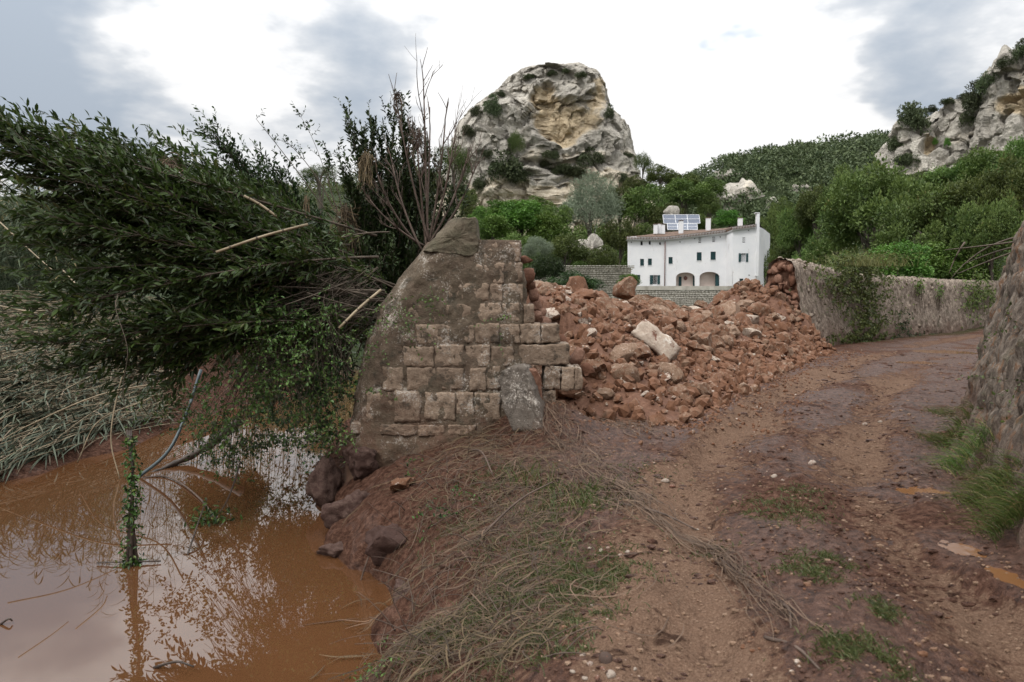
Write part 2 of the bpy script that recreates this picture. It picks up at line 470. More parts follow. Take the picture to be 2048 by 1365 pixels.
def wall_material(name, rust, k=1.):
    m, n, b, _ = material(name)
    geo = n.add('ShaderNodeNewGeometry'); c = geo.outputs['Position']
    st = n.mapping(c, (1, 1, .5))
    a = n.noise(st, 4.5, 6, .68, .5); f = n.noise(st, 20, 5, .7, .3); g = n.noise(c, .8, 5, .6, .4); h = n.noise(st, 9, 5, .62, .6)
    col = n.ramp(n.math('ADD', n.math('MULTIPLY', a, .5), n.math('MULTIPLY', f, .5)),
                 [(q_, tuple(k * w0 for w0 in c0)) for q_, c0 in ((.32, (.018, .015, .013)), (.46, (.085, .066, .052)), (.58, (.19, .155, .125)), (.76, (.36, .32, .27)))])
    col = n.mix(n.smooth(h, .62 - .16 * rust, .74 - .16 * rust, 0, rust), col, n.mix(f, (.060, .024, .009), (.27, .118, .042)))
    col = n.mix(n.smooth(n.noise(c, 2.1, 5, .65, .4), .55, .68, 0, .65), col, n.mix(f, (.022, .026, .012), (.075, .075, .032)))
    sp = n.add('ShaderNodeSeparateXYZ'); n.put(sp.inputs[0], c)
    mk = n.math('ADD', sp.outputs[2], n.math('MULTIPLY', n.math('SUBTRACT', g, .5), 2.))
    col = n.mix(n.smooth(mk, .0, .9, .72, 0), col, n.mix(f, (.06, .032, .023), (.15, .09, .066)))
    n.put(b.inputs['Base Color'], col); b.inputs['Roughness'].default_value = .9; b.inputs['Specular IOR Level'].default_value = .25
    n.put(b.inputs['Normal'], n.bump(n.math('ADD', a, n.math('MULTIPLY', f, .6)), 1., .06))
    return m
wall_material('field_wall', .15, 1.7); wall_material('bank_wall', .6, 1.05)

def water_material(name, colr, rough=.012, ior=1.62, ripple=.05):
    m, n, b, _ = material(name)
    c = n.coord()
    n.put(b.inputs['Base Color'], n.mix(n.smooth(n.noise(c, .35, 4, .6, .8), .35, .7), colr, tuple(q * 1.12 for q in colr)))
    b.inputs['Roughness'].default_value = rough; b.inputs['IOR'].default_value = ior
    n.put(b.inputs['Normal'], n.bump(n.noise(c, 1.6, 2, .5), ripple, .01))
    return m
water_material('muddy_water', (.080, .036, .0155), ior=1.95, ripple=.006)
water_material('puddle_water', (.15, .070, .030), .05, 1.33, .05)

def leaf_material(name, c0, c1, rough=.55, trans=.18, hue=None, spec=.35, yellow=None):
    m, n, b, out = material(name)
    v = n.attr('v'); oi = n.add('ShaderNodeObjectInfo').outputs['Random']
    col = n.ramp(v, [(0., c0), (1., c1)])
    if yellow: col = n.mix(n.smooth(v, .86, .95), col, yellow)
    hs = n.add('ShaderNodeHueSaturation'); n.put(hs.inputs['Color'], col)
    n.put(hs.inputs['Value'], n.math('MULTIPLY_ADD', oi, .7, .66)); n.put(hs.inputs['Hue'], n.math('MULTIPLY_ADD', oi, .045, .478))
    col = hs.outputs[0]
    n.put(b.inputs['Base Color'], col); b.inputs['Roughness'].default_value = rough; b.inputs['Specular IOR Level'].default_value = spec
    tr = n.add('ShaderNodeBsdfTranslucent'); n.put(tr.inputs[0], col)
    mx = n.add('ShaderNodeMixShader'); mx.inputs[0].default_value = trans
    n.l.new(b.outputs[0], mx.inputs[1]); n.l.new(tr.outputs[0], mx.inputs[2]); n.l.new(mx.outputs[0], out.inputs[0])
    return m
leaf_material('laurel_leaf', (.008, .021, .005), (.074, .138, .028), .42, .2, spec=.35, yellow=(.12, .13, .035))
leaf_material('dark_leaf', (.008, .022, .008), (.060, .108, .032), .45, .12, spec=.25)
leaf_material('ivy_leaf', (.036, .068, .016), (.11, .165, .04), .42, .2)
leaf_material('reed_leaf', (.045, .066, .040), (.125, .155, .085), .6, .25, yellow=(.27, .21, .11))
leaf_material('flat_reed_leaf', (.055, .078, .050), (.145, .180, .115), .6, .15, yellow=(.22, .18, .11))
leaf_material('grass_blade', (.034, .064, .013), (.125, .175, .042), .5, .25, yellow=(.26, .2, .09))
leaf_material('weed_leaf', (.045, .070, .02), (.13, .165, .055), .55, .2, yellow=(.18, .12, .06))
leaf_material('straw', (.055, .036, .020), (.21, .150, .088), .75, .05)
leaf_material('dark_straw', (.020, .012, .007), (.095, .060, .034), .75, .05)
leaf_material('oak_leaf', (.042, .072, .015), (.135, .175, .042), .6, .15)
leaf_material('bright_leaf', (.045, .10, .014), (.135, .225, .04), .55, .15)
leaf_material('hill_leaf', (.042, .078, .018), (.140, .190, .046), .6, .18, yellow=(.20, .17, .06))
leaf_material('olive_leaf', (.085, .105, .068), (.22, .25, .175), .6, .12)
leaf_material('scrub_leaf', (.034, .052, .022), (.11, .130, .06), .65, .1)
leaf_material('pine_leaf', (.04, .07, .016), (.11, .15, .035), .65, .1)
leaf_material('pampas_leaf', (.09, .115, .03), (.22, .23, .08), .65, .2)
def plain(name, c0, c1, scale=6., rough=.8, spec=.3, bump=.3, bdist=.01, stretch=(1, 1, 1)):
    m, n, b, _ = material(name)
    v = n.mapping(n.coord(), stretch)
    a = n.noise(v, scale, 5, .65)
    n.put(b.inputs['Base Color'], n.ramp(a, [(.3, c0), (.72, c1)]))
    b.inputs['Roughness'].default_value = rough; b.inputs['Specular IOR Level'].default_value = spec
    n.put(b.inputs['Normal'], n.bump(n.noise(v, scale * 4, 4, .7), bump, bdist))
    return m
plain('twig', (.045, .035, .026), (.13, .102, .077), 9.)
plain('red_twig', (.05, .035, .028), (.13, .092, .072), 9.)
plain('cane', (.15, .115, .07), (.34, .275, .185), 5., .6)
plain('bark', (.06, .05, .04), (.14, .12, .095), 6.)
plain('wet_wood', (.025, .018, .014), (.075, .055, .043), 6., .5)
plain('hose_blue', (.05, .075, .085), (.09, .12, .13), 3., .45, .5, .05)
plain('plastic_rag', (.35, .42, .45), (.55, .6, .6), 5., .5)

# ------------------------------------------------------------------ terrain
WATER = -1.0
_sy = [-6, 3.0, 4.4, 5.2, 6.0, 6.5, 7.0, 7.4, 8.1, 8.8, 9.6, 10.4, 11.2, 14, 30, 60, 80]
_sx = [-.9, -.95, -1.0, -1.02, -1.15, -1.2, -1.7, -2.05, -2.1, -2.35, -2.75, -2.95, -3.1, -3.5, -3.6, -5, -5]
_ly = [-6, 6, 9, 10.5, 12.5, 14.5, 16, 20, 30, 60, 80]
_lx = [-14, -11, -8.4, -7.4, -6.9, -7.1, -7.2, -6.2, -5.6, -6, -6]
_wy = [2.0, 3.4, 4.2, 5.2, 6.8, 8.5, 10, 11.5, 16, 24, 36, 60]
_wx = [2.35, 2.8, 3.2, 3.75, 4.55, 5.45, 6.5, 8.2, 14.2, 24.2, 40, 75]
# road centre ruts run parallel to the wall at the right
def wallx(y): return np.interp(y, _wy, _wx)
def shore(y): return np.interp(y, _sy, _sx)
HOUSE_Y = 100.0
def hills(x, y):
    x0 = 24 + (y - 40) * .27
    u = np.maximum(0, x - x0)
    right = np.minimum(.42 * u, 60) * sstep(30, 60, y)
    Rz = np.interp(x, [-300, -66, -13, 20, 45, 58, 66, 75, 100, 140, 260], [34, 41, 47, 47, 36, 37, 43, 49, 54, 58, 75])
    far = Rz * sstep(118, 262, y)
    foot = 15 * np.exp(-((x - 10) / 42) ** 4) * sstep(112, 160, y)
    foot2 = 7.5 * sstep(112, 130, y) * np.exp(-((x - 22) / 20) ** 4)
    back = np.maximum(0, np.maximum(np.maximum(far, foot), foot2))
    return np.maximum(back, right)
def gz(x, y, detail=True):
    x = np.asarray(x, float); y = np.asarray(y, float)
    p = P2(x, y)
    n1 = fbm(p * .9, 3)
    S = shore(y) + .16 * perlin(p * 1.7 + 5) + .07 * perlin(p * 4.1)
    u = x - S
    bank = np.interp(u, [-.6, -.05, .12, .35, .75, 1.2, 1.8, 2.6], [-1.6, -1.12, -.86, -.62, -.38, -.2, -.05, 0.])
    Lx = np.interp(y, _ly, _lx) + .3 * perlin(p * .8 + 9)
    ul = Lx - x
    left = np.interp(ul, [-1, 0, .6, 1.5, 3, 5, 9], [-1.6, -1.05, -.75, -.3, .35, .8, 1.0])
    z = np.where(x > (S + Lx) / 2, bank, left)
    # retained bank beyond the wall at the right
    uw = x - wallx(y)
    z = z + np.where(y < 45, sstep(.75, 1.1, uw) * 2.45 + np.clip(uw - 1., 0, 14) * .22, 0) * (1 - sstep(30, 45, y))
    z = z + .05 * n1 * sstep(.2, 1.5, u)
    z = z + .42 * np.exp(-((x - .42) / .62) ** 2 - ((y - 8.75) / .62) ** 2)
    z = z + hills(x, y) + 1.2 * fbm(p * .05, 3) * sstep(60, 130, y)
    return z
def road_mask(x, y):
    """inside the track: from left edge to the foot of the wall"""
    le = np.interp(y, [1, 3.2, 4.5, 6, 7.5, 8.5, 9.5, 12.5, 16.2, 21, 26, 36, 60], [.15, .30, .55, .75, .85, 1.0, 1.75, 3.55, 5.7, 8.9, 13.2, 23.8, 56])
    return le
LW = np.array([[9.96, 23.7], [12.6, 26.6], [17., 31.], [22.6, 36.2], [30., 41.5], [42, 48]])
def lwy(x): return np.interp(x, LW[:, 0], LW[:, 1])
def nonuni(segs):
    out = []
    for a, b, s in segs:
        out.append(np.arange(a, b, s) if s < (b - a) else np.array([a]))
    return np.unique(np.round(np.concatenate(out), 4))
gx = nonuni([(-1200, -300, 150), (-300, -60, 8), (-60, -14, 2), (-14, -4, .4), (-4, -1.5, .085), (-1.5, 6.5, .042), (6.5, 14, .18), (14, 30, .6), (30, 160, 4), (160, 420, 12), (420, 1201, 150)])
gy = nonuni([(-60, 0, 6), (0, 2.4, .3), (2.4, 9, .042), (9, 14, .09), (14, 26, .25), (26, 45, .6), (45, 110, 3), (110, 320, 4), (320, 2000, 120)])
X, Y = np.meshgrid(gx, gy, indexing='ij')
Z = gz(X, Y)
le = road_mask(X, Y)
ur = wallx(Y) - X                                   # metres left of the wall foot
inroad = (X > le - .9) & (ur > -.75) & (Y > 1.) & (Y < 60)
# ruts, clods and footprints in the track
pr = P2(X, Y)
near = inroad & (Y < 40)
d1, d2, cid = worley(P2(X[near] * 5.2 + .4 * perlin(pr[near] * 3), Y[near] * 5.2))
d3, d4, cid2 = worley(P2(X[near] * 12, Y[near] * 12) + 3)
cl = np.clip(.55 - d1, 0, 1) * (cid - .35) * .11 + np.clip(.5 - d3, 0, 1) * (cid2 - .4) * .06
pn = pr[near]
rough = sstep(-.25, .35, perlin(pn * .7 + 20) + .25)
zz_ = .035 * fbm(pn * .8 + 2, 3) + .03 * fbm(pn * 3.1 + 7, 4, .65) + cl * (.35 + rough)
un = ur[near]
strip = np.array([gp(*q)[:2] for q in [(1830, 1500), (1760, 1365), (1700, 1250), (1610, 1110), (1560, 1000), (1575, 900), (1650, 800), (1790, 722), (1900, 690), (2000, 672)]])
def sdist(poly, x, y):
    best = np.full(x.shape, 1e9); s = np.zeros(x.shape)
    for a, b_ in zip(poly[:-1], poly[1:]):
        e = b_ - a; t = np.clip(((x - a[0]) * e[0] + (y - a[1]) * e[1]) / (e @ e), 0, 1); dx, dy = x - a[0] - t * e[0], y - a[1] - t * e[1]
        d = np.hypot(dx, dy); m = d < best; best = np.where(m, d, best); s = np.where(m, d * np.where(e[0] * dy - e[1] * dx > 0, -1, 1), s)
    return s
sd = sdist(strip, X[near], Y[near]) + .10 * perlin(pn * .9)
RUT = np.zeros_like(X); RUT[near] = np.exp(-((sd + .72) / .26) ** 2) + np.exp(-((sd - .72) / .26) ** 2)
tread = np.sin((X[near] * .5 + Y[near] * .86) * 38 + 2.5 * perlin(pn * 4)) * .5 + .5
zz_ = zz_ - .085 * np.exp(-((sd + .72) / .24) ** 2) - .075 * np.exp(-((sd - .72) / .24) ** 2) + .05 * np.exp(-(sd / .3) ** 2) + .035 * np.exp(-((np.abs(sd) - 1.12) / .15) ** 2)
zz_ = zz_ + .018 * tread * RUT[near] * sstep(-.2, .3, perlin(pn * .6 + 40))
edge = sstep(-.9, -.2, (X - le)[near])
Z[near] += zz_ * edge
Z[near] += .12 * sstep(.35, -.2, un) 
bankn = (~inroad) & (X > -4.2) & (X < 3) & (Y < 16) & (Y > 0)
Z[bankn] += .055 * fbm(pr[bankn] * 2.4, 4, .6) + .035 * np.clip(.5 - worley(pr[bankn] * np.array([6, 6, 1]))[0], 0, 1)
dry = np.zeros_like(X)
for px, py, rx, ry, am in [(1270, 1190, .5, .9, 1.0), (1330, 1290, .5, .4, .9), (1300, 985, .35, .6, .75), (1680, 760, 1.6, 1.6, .85), (1600, 870, .8, 1.6, .7),
                           (1480, 760, .9, 1.4, .6), (1560, 940, .5, .8, .5), (1840, 870, .7, 1.1, .55), (1700, 1180, .5, .5, .25), (1430, 1240, .35, .5, .3), (1250, 1090, .35, .4, .6), (1950, 1240, .5, .4, .3), (1500, 1350, .6, .3, .35)]:
    c_ = gp(px, py)
    dry = np.maximum(dry, am * np.exp(-(((X - c_[0]) / rx) ** 2 + ((Y - c_[1]) / ry) ** 2)))
dry += .18
SDF = np.full_like(X, 9.); SDF[near] = sd
dry += .48 * np.exp(-((SDF + .85) / .36) ** 2) + .34 * np.exp(-((SDF - .75) / .28) ** 2) - .55 * np.exp(-(SDF / .34) ** 2) - .55 * np.exp(-((SDF - 1.5) / .40) ** 2) - .4 * np.exp(-((SDF + 1.45) / .22) ** 2)
green = sstep(25, 45, Y) + sstep(.6, 1.4, -ur) * (Y < 60) + sstep(-9, -12, X) * sstep(12, 20, Y) + sstep(22, 30, Y) * (X < le - 3)
green = np.clip(green, 0, 1)
# shallow hollows for the puddles
PUD = [(1925, 1105, .10, .16), (2022, 1185, .07, .15), (1840, 980, .20, .11), (1885, 706, .75, .8), (1835, 726, .5, .4)]
PUDZ = []
for px, py, a_, b_ in PUD:
    c_ = gp(px, py, -.03)
    d_ = np.sqrt(((X - c_[0]) / a_) ** 2 + ((Y - c_[1]) / b_) ** 2)
    m_ = d_ < 1.2; c0_ = float(np.median(Z[m_])) if m_.any() else float(gz(np.array(c_[0]), np.array(c_[1])))
    edge_ = d_ + .9 * fbm(P2(X * 5.5, Y * 5.5, px), 3, .6) - 1.2
    tgt = c0_ - .015 + np.clip(.022 * edge_, -.03, .012) + .05 * np.clip(d_ - 1.2, 0, .25); k_ = 1 - sstep(1.75, 3.4, d_)
    Z = Z * (1 - k_) + (tgt + .05 * (Z - c0_)) * k_; dry -= .9 * (1 - sstep(1.2, 3.2, d_)); PUDZ.append(c0_ - .015)
GX, GY, GZ = gx, gy, Z
def gh(x, y):
    """height of the built ground"""
    x = np.asarray(x, float); y = np.asarray(y, float)
    i = np.clip(np.searchsorted(GX, x) - 1, 0, len(GX) - 2); j = np.clip(np.searchsorted(GY, y) - 1, 0, len(GY) - 2)
    fx = np.clip((x - GX[i]) / (GX[i + 1] - GX[i]), 0, 1); fy = np.clip((y - GY[j]) / (GY[j + 1] - GY[j]), 0, 1)
    return (GZ[i, j] * (1 - fx) * (1 - fy) + GZ[i + 1, j] * fx * (1 - fy) + GZ[i, j + 1] * (1 - fx) * fy + GZ[i + 1, j + 1] * fx * fy)
def gpos(px, py, it=12):
    """point of the built ground seen at a pixel"""
    r_ = ray(px, py); o_ = np.array([0, 0, EYE]); ts = np.concatenate([np.linspace(1.5, 30, 1200), np.linspace(30, 420, 2500)])
    q = o_ + r_[None] * (ts / r_[1])[:, None]
    below = q[:, 2] < gh(q[:, 0], q[:, 1])
    k = np.argmax(below) if below.any() else -1
    return q[k]
fq = grid_faces(len(gx), len(gy))
Vg = P2(X, Y, Z).reshape(-1, 3)
roadv = inroad.ravel()
rf = roadv[fq].all(1)
def submesh(name, f):
    ids = np.unique(f); mp = np.full(len(Vg), -1); mp[ids] = np.arange(len(ids))
    return mesh(name, Vg[ids], [mp[f]], True, {'dry': dry.ravel()[ids], 'green': green.ravel()[ids]})
ground = obj('ground', submesh('ground', fq[~rf]), 'mud_ground', kind='structure', label='muddy ground of the gorge floor and its wooded slopes')
road = obj('dirt_road', submesh('dirt_road', fq[rf]), 'mud_road', kind='structure', label='churned red mud track curving between two stone walls')
GROUND_BVH = BVHTree.FromPolygons([tuple(v) for v in Vg], [tuple(int(i) for i in f) for f in fq[::1]]) if False else None

# the pond
wx = np.array([-40, -1, 0.4]); wyv = np.array([-4, 20, 75])
Vw = np.array([[-45, -6, WATER], [.4, -6, WATER], [.4, 75, WATER], [-45, 75, WATER]])
obj('flood_water', mesh('flood_water', Vw, [np.array([[0, 1, 2, 3]])]), 'muddy_water', kind='structure', label='still orange-brown flood water reflecting the sky')
for k, (px, py, a_, b_) in enumerate(PUD):
    c_ = gp(px, py, -.03)
    t_ = np.linspace(0, 2 * np.pi, 40, endpoint=False)
    rr = 1.42 + .1 * perlin(P2(np.cos(t_) * 1.3 + k * 5, np.sin(t_) * 1.3, 2.2))
    ring = P2(c_[0] + a_ * rr * np.cos(t_), c_[1] + b_ * rr * np.sin(t_), 0)
    zc = PUDZ[k]
    ring[:, 2] = zc
    obj('puddle', mesh('puddle', ring, [np.arange(40)[None]]), 'puddle_water', kind='structure',
        label=['orange puddle in the wheel rut below the grass tufts', 'orange puddle at the lower right corner of the track', 'thin wet puddle beside the grassy wall foot',
               'far shallow puddle shining near the bend of the track', 'small puddle at the end of the track bend'][k])

# ------------------------------------------------------------------ collapsed heap
_hb = np.array([[.2, 10.2], [1.2, 9.9], [2.1, 9.8], [3.6, 12.2], [5.8, 16.1], [8.9, 20.9], [10.6, 23.2]])     # foot of the heap along the track
_hH = np.array([1.0, 1.55, 1.75, 2.0, 1.7, 1.15, 2.45])
_hW = np.array([2.6, 3.2, 4.4, 4.6, 4.4, 3.0, 2.4])
_wT = (LW[1] - LW[0]) / np.linalg.norm(LW[1] - LW[0])
def past_end(x, y):
    """metres beyond the torn end of the standing wall"""
    return (x - LW[0, 0]) * _wT[0] + (y - LW[0, 1]) * _wT[1]
def heap(x, y):
    x = np.asarray(x, float); y = np.asarray(y, float)
    best = np.full(x.shape, 1e9); s = np.zeros(x.shape); tt = np.zeros(x.shape)
    for i in range(len(_hb) - 1):
        a, b_ = _hb[i], _hb[i + 1]; e = b_ - a; L2 = e @ e
        t = np.clip(((x - a[0]) * e[0] + (y - a[1]) * e[1]) / L2, 0, 1)
        dx, dy = x - a[0] - t * e[0], y - a[1] - t * e[1]
        d = np.hypot(dx, dy); sg = np.where(e[0] * dy - e[1] * dx > 0, 1, -1)
        m = d < best
        best = np.where(m, d, best); s = np.where(m, d * sg, s); tt = np.where(m, i + t, tt)
    H = np.interp(tt, range(len(_hH)), _hH); W = np.interp(tt, range(len(_hW)), _hW)
    q = s / W
    prof = np.interp(q, [-.25, -.08, 0, .12, .35, .7, 1.0, 1.25, 1.7, 2.2], [-.08, .0, .06, .22, .52, .86, 1., .92, .45, -.1])
    p = P2(x, y)
    fade = sstep(.35, -.35, past_end(x, y))
    return (H * prof * (1 + .10 * perlin(p * .55 + 3)) + (.13 * fbm(p * 1.1 + 8, 3)) * sstep(-.1, .3, q)) * fade - .1 * (1 - fade), q, tt
hx, hy = np.meshgrid(np.arange(-.6, 12.5, .075), np.arange(8.8, 30, .085), indexing='ij')
hz, hq, ht = heap(hx, hy)
base = gh(hx, hy)
# taper against the pier and the standing wall
hz = hz * sstep(-.55, .6, hx + .12 * (hy - 9.5))
top = base + hz + .03 * fbm(P2(hx, hy) * 6, 3, .6)
keep = (hz > -.02)
fz = grid_faces(*hx.shape)
fz = fz[keep.ravel()[fz].any(1)]
ids = np.unique(fz); mp = np.full(hx.size, -1); mp[ids] = np.arange(len(ids))
tz = np.where(keep, top, base - .12)
rock_material('heap_soil', [(.25, (.045, .021, .013)), (.5, (.125, .060, .036)), (.8, (.25, .145, .095))], 3.2, mud=(.11, .052, .031), mudlo=.4, mudhi=.6, palelo=.70, pale=(.3, .23, .18), rnd=0, bump=1.)
obj('rubble_soil', mesh('rubble_soil', P2(hx, hy, tz).reshape(-1, 3)[ids], [mp[fz]], True), 'heap_soil', kind='stuff', label='red earth and crushed stone of the collapsed wall heap')
def hsurf(x, y):
    hz_, q, t = heap(x, y)
    return gh(x, y) + hz_ * sstep(-.55, .6, x + .12 * (y - 9.5)), q, t

rng = np.random.RandomState(11)
ROCKS = []
for k in range(14):
    V, Fc = rock(100 + k, 3, 9, .14, sq=[(1, .8, .66), (1, .72, .8), (1, .9, .6), (1, .65, .62)][k % 4], lo=.46, hi=.88)
    V = V + nrm(V) * (fbm(V * 4.5 + k, 4, .65) * .07)[:, None]
    ROCKS.append(mesh('rubble_stone', V, [Fc], True))
    ROCKS[-1].materials.append(MATS['rubble_stone'])
    try: ROCKS[-1].set_sharp_from_angle(angle=R(38))
    except Exception: pass
PALE = []
for k in range(5):
    V, Fc = rock(300 + k, 3, 10, .06, sq=(1, .78, .62), lo=.4, hi=.75)
    PALE.append(mesh('pale_stone', V, [Fc], True)); PALE[-1].materials.append(MATS['pale_stone'])
    try: PALE[-1].set_sharp_from_angle(angle=R(28))
    except Exception: pass
# named stones one can point at: pixel, half length in photo pixels, look
special = [
    (1128, 597, 17, 'pale', 'white squared stone high on the heap next to the pier'),
    (1252, 583, 27, 'red', 'big red-brown boulder on the very crest of the heap below the hedge ball'),
    (1168, 590, 28, 'red', 'broad brown boulder on the left part of the heap crest'),
    (1402, 610, 18, 'red', 'dark brown boulder at the right end of the heap crest'),
    (1505, 668, 24, 'pale', 'pale oblong stone lying below the broken wall end'),
    (1330, 757, 20, 'pale', 'white and brown stone near the foot of the heap'),
    (1303, 746, 17, 'red', 'flat brown stone beside the white one at the heap foot'),
    (1433, 757, 19, 'red', 'rounded brown stone on its own at the foot of the heap'),
    (1285, 730, 12, 'pale', 'small smooth grey-tan stone below the tilted slab'),
    (1427, 718, 15, 'pale', 'flat pinkish stone right of the tilted slab'),
    (1456, 662, 24, 'red', 'wide angular red stone in the middle of the right slope'),
    (1270, 657, 18, 'red', 'orange-brown angular stone just above the tilted slab'),
    (1112, 625, 30, 'pale', 'large pale brown boulder at the left of the heap by the pier'),
    (1360, 634, 22, 'red', 'grey-brown stone in the middle of the heap'),
    (1540, 700, 15, 'red', 'brown stone on the earth slope near the standing wall'),
    (1405, 728, 14, 'red', 'purple-brown stone on the lower right slope'),
]
SHORT = [(1128, 597, 'the white squared stone by the pier'), (1252, 583, 'the big crest boulder'), (1168, 590, 'the broad boulder on the crest'), (1402, 610, 'the dark boulder at the right of the crest'), (1505, 668, 'the pale oblong stone under the torn wall'), (1330, 757, 'the white and brown stone at the foot'),
         (1433, 757, 'the lone rounded stone at the foot'), (1456, 662, 'the wide angular stone on the right slope'), (1310, 690, 'the tilted pale slab'), (1112, 625, 'the large pale boulder by the pier'), (1360, 634, 'the grey-brown stone mid-heap'), (1540, 700, 'the brown stone on the earth slope'), (1180, 720, 'the lowest dressed stones of the pier'), (1580, 640, 'the torn wall end'), (1230, 640, 'the middle of the left slope'), (1470, 720, 'the lower right slope of bare earth')]
placed = []
def hit_heap(px, py):
    r_ = ray(px, py); ts = np.linspace(9, 26, 700)
    q = np.array([0, 0, EYE]) + r_[None] * (ts / r_[1])[:, None]
    z_, _, _ = hsurf(q[:, 0], q[:, 1])
    b_ = q[:, 2] < z_
    return q[np.argmax(b_)] if b_.any() else None
for k, (px, py, hw, look, lab) in enumerate(special):
    p_ = hit_heap(px, py + hw * .4)
    if p_ is None: p_ = at(px, py, 17)
    s_ = hw / F * p_[1] * 1.12
    me = (PALE if look == 'pale' else ROCKS)[k % (5 if look == 'pale' else 14)]
    o = obj('boulder' if hw > 21 else 'loose_stone', me, None, loc=tuple(p_ + np.array([0, .1, s_ * .28])), rot=tuple(rng.uniform(-.4, .4, 2)) + (rng.uniform(0, 6.3),), scale=s_, label=lab, cat='stone', group='stones of the collapsed wall')
    placed.append((p_[0], p_[1], s_))
V, Fc = rbox(.86, .56, .38, (12, 8, 6), .022, .05, 5, 5.)
o = obj('stone_slab', mesh('stone_slab', V, [Fc], True), 'pale_stone', label='large pale dressed block lying tilted in the middle of the rubble', cat='stone', group='stones of the collapsed wall')
p_ = hit_heap(1310, 705); o.location = tuple(p_ + np.array([0, .05, .14])); o.rotation_euler = (R(-28), R(38), R(-20)); placed.append((p_[0], p_[1], .5))

# the rest of the rubble: the 300 largest stones singly, smaller ones as one mass
cand = []
cx0, cy0 = rng.uniform(-.2, 11.5, 30000), rng.uniform(9.4, 26, 30000); cz0, cq0, ct0 = hsurf(cx0, cy0); cu0 = rng.uniform(size=(30000, 2))
pl_ = np.zeros((0, 3)) if not placed else np.array(placed)
for x, y, z_, q_, t_, (u0, u1) in zip(cx0, cy0, cz0, cq0, ct0, cu0):
    if len(cand) >= 283: break
    if q_ < .02 or q_ > 1.25 or x + .12 * (y - 9.5) < .15: continue
    if q_ < .3 and u0 < .55: continue
    s_ = (.14 + .30 * u1 ** 2.6) * (.72 + .4 * min(q_, 1)) * (1.2 if y > 15 else .95)
    if past_end(x, y) > -.1: continue
    if (((pl_[:, 0] - x) ** 2 + (pl_[:, 1] - y) ** 2) < (.60 * (s_ + pl_[:, 2])) ** 2).any(): continue
    pl_ = np.concatenate([pl_, [[x, y, s_]]]); cand.append((x, y, float(z_), s_, q_, t_))
for k, (x, y, z_, s_, q_, t_) in enumerate(cand):
    o = obj('loose_stone', ROCKS[k % 14] if rng.uniform() > .13 else PALE[k % 5], None, loc=(x, y, z_ + s_ * .2), rot=(rng.uniform(-.7, .7), rng.uniform(-.7, .7), rng.uniform(0, 6.3)), scale=s_ * rng.uniform(.92, 1.1), cat='stone', group='stones of the collapsed wall')
    me_pale = o.data in PALE
    ip = F * x / y + CX; iq = 600 - F * (z_ - EYE) / y
    j_ = min(range(len(SHORT)), key=lambda i: (SHORT[i][0] - ip) ** 2 + 1.6 * (SHORT[i][1] - iq) ** 2); dx_, dy_ = ip - SHORT[j_][0], iq - SHORT[j_][1]
    rel = ('right of' if dx_ > 0 else 'left of') if abs(dx_) > 1.3 * abs(dy_) else ('just below' if dy_ > 0 else 'just above')
    far_ = math.hypot(dx_, dy_); rel = ('close ' if far_ < 45 and 'just' not in rel else '') + rel
    o['label'] = ('big ' if s_ > .30 else 'middling ' if s_ > .22 else 'small ') + ('pale' if me_pale else 'red-brown') + ' rubble stone ' + rel + ' ' + SHORT[j_][2]
parts = []
_i0 = bmesh.new(); bmesh.ops.create_icosphere(_i0, subdivisions=1, radius=1); ICO[0] = (np.array([v.co for v in _i0.verts]), np.array([[v.index for v in f.verts] for f in _i0.faces])); _i0.free()
LOW = [rock(500 + k, 0, 4, .22, sq=(1, .8, .65)) for k in range(8)]
sx0, sy0 = rng.uniform(-.2, 11.5, 11500), rng.uniform(9.2, 25.5, 11500); sz0, sq0, st0 = hsurf(sx0, sy0)
ok_ = (sq0 > -.1) & (sq0 < 1.2) & (sx0 + .12 * (sy0 - 9.5) > 0) & (past_end(sx0, sy0) < 0)
sx0, sy0, sz0 = sx0[ok_], sy0[ok_], sz0[ok_]; ss0 = np.where(rng.uniform(size=len(sx0)) < .55, rng.uniform(.025, .06, len(sx0)), rng.uniform(.06, .17, len(sx0)))
t0 = rng.uniform(0, len(_hb) - 1.01, 1100); i0 = t0.astype(int); a = _hb[i0] + (_hb[i0 + 1] - _hb[i0]) * (t0 - i0)[:, None]
fx0, fy0 = a[:, 0] + np.abs(rng.normal(size=1100)) * .6, a[:, 1] - np.abs(rng.normal(size=1100)) * .6
sx0, sy0, sz0, ss0 = np.r_[sx0, fx0], np.r_[sy0, fy0], np.r_[sz0, gh(fx0, fy0)], np.r_[ss0, rng.uniform(.012, .045, 1100)]
for k, (x, y, z_, s_) in enumerate(zip(sx0, sy0, sz0, ss0)):
    V, Fc = LOW[k % 8]
    M = np.array(Euler(tuple(rng.uniform(0, 6, 3))).to_matrix())
    parts.append((V @ M.T * s_ + np.array([x, y, z_ + s_ * .25]), [Fc]))
V, Fs = join(parts)
obj('small_rubble', mesh('small_rubble', V, Fs), 'rubble_stone', kind='stuff', label='small broken stones and clods over the rubble heap')

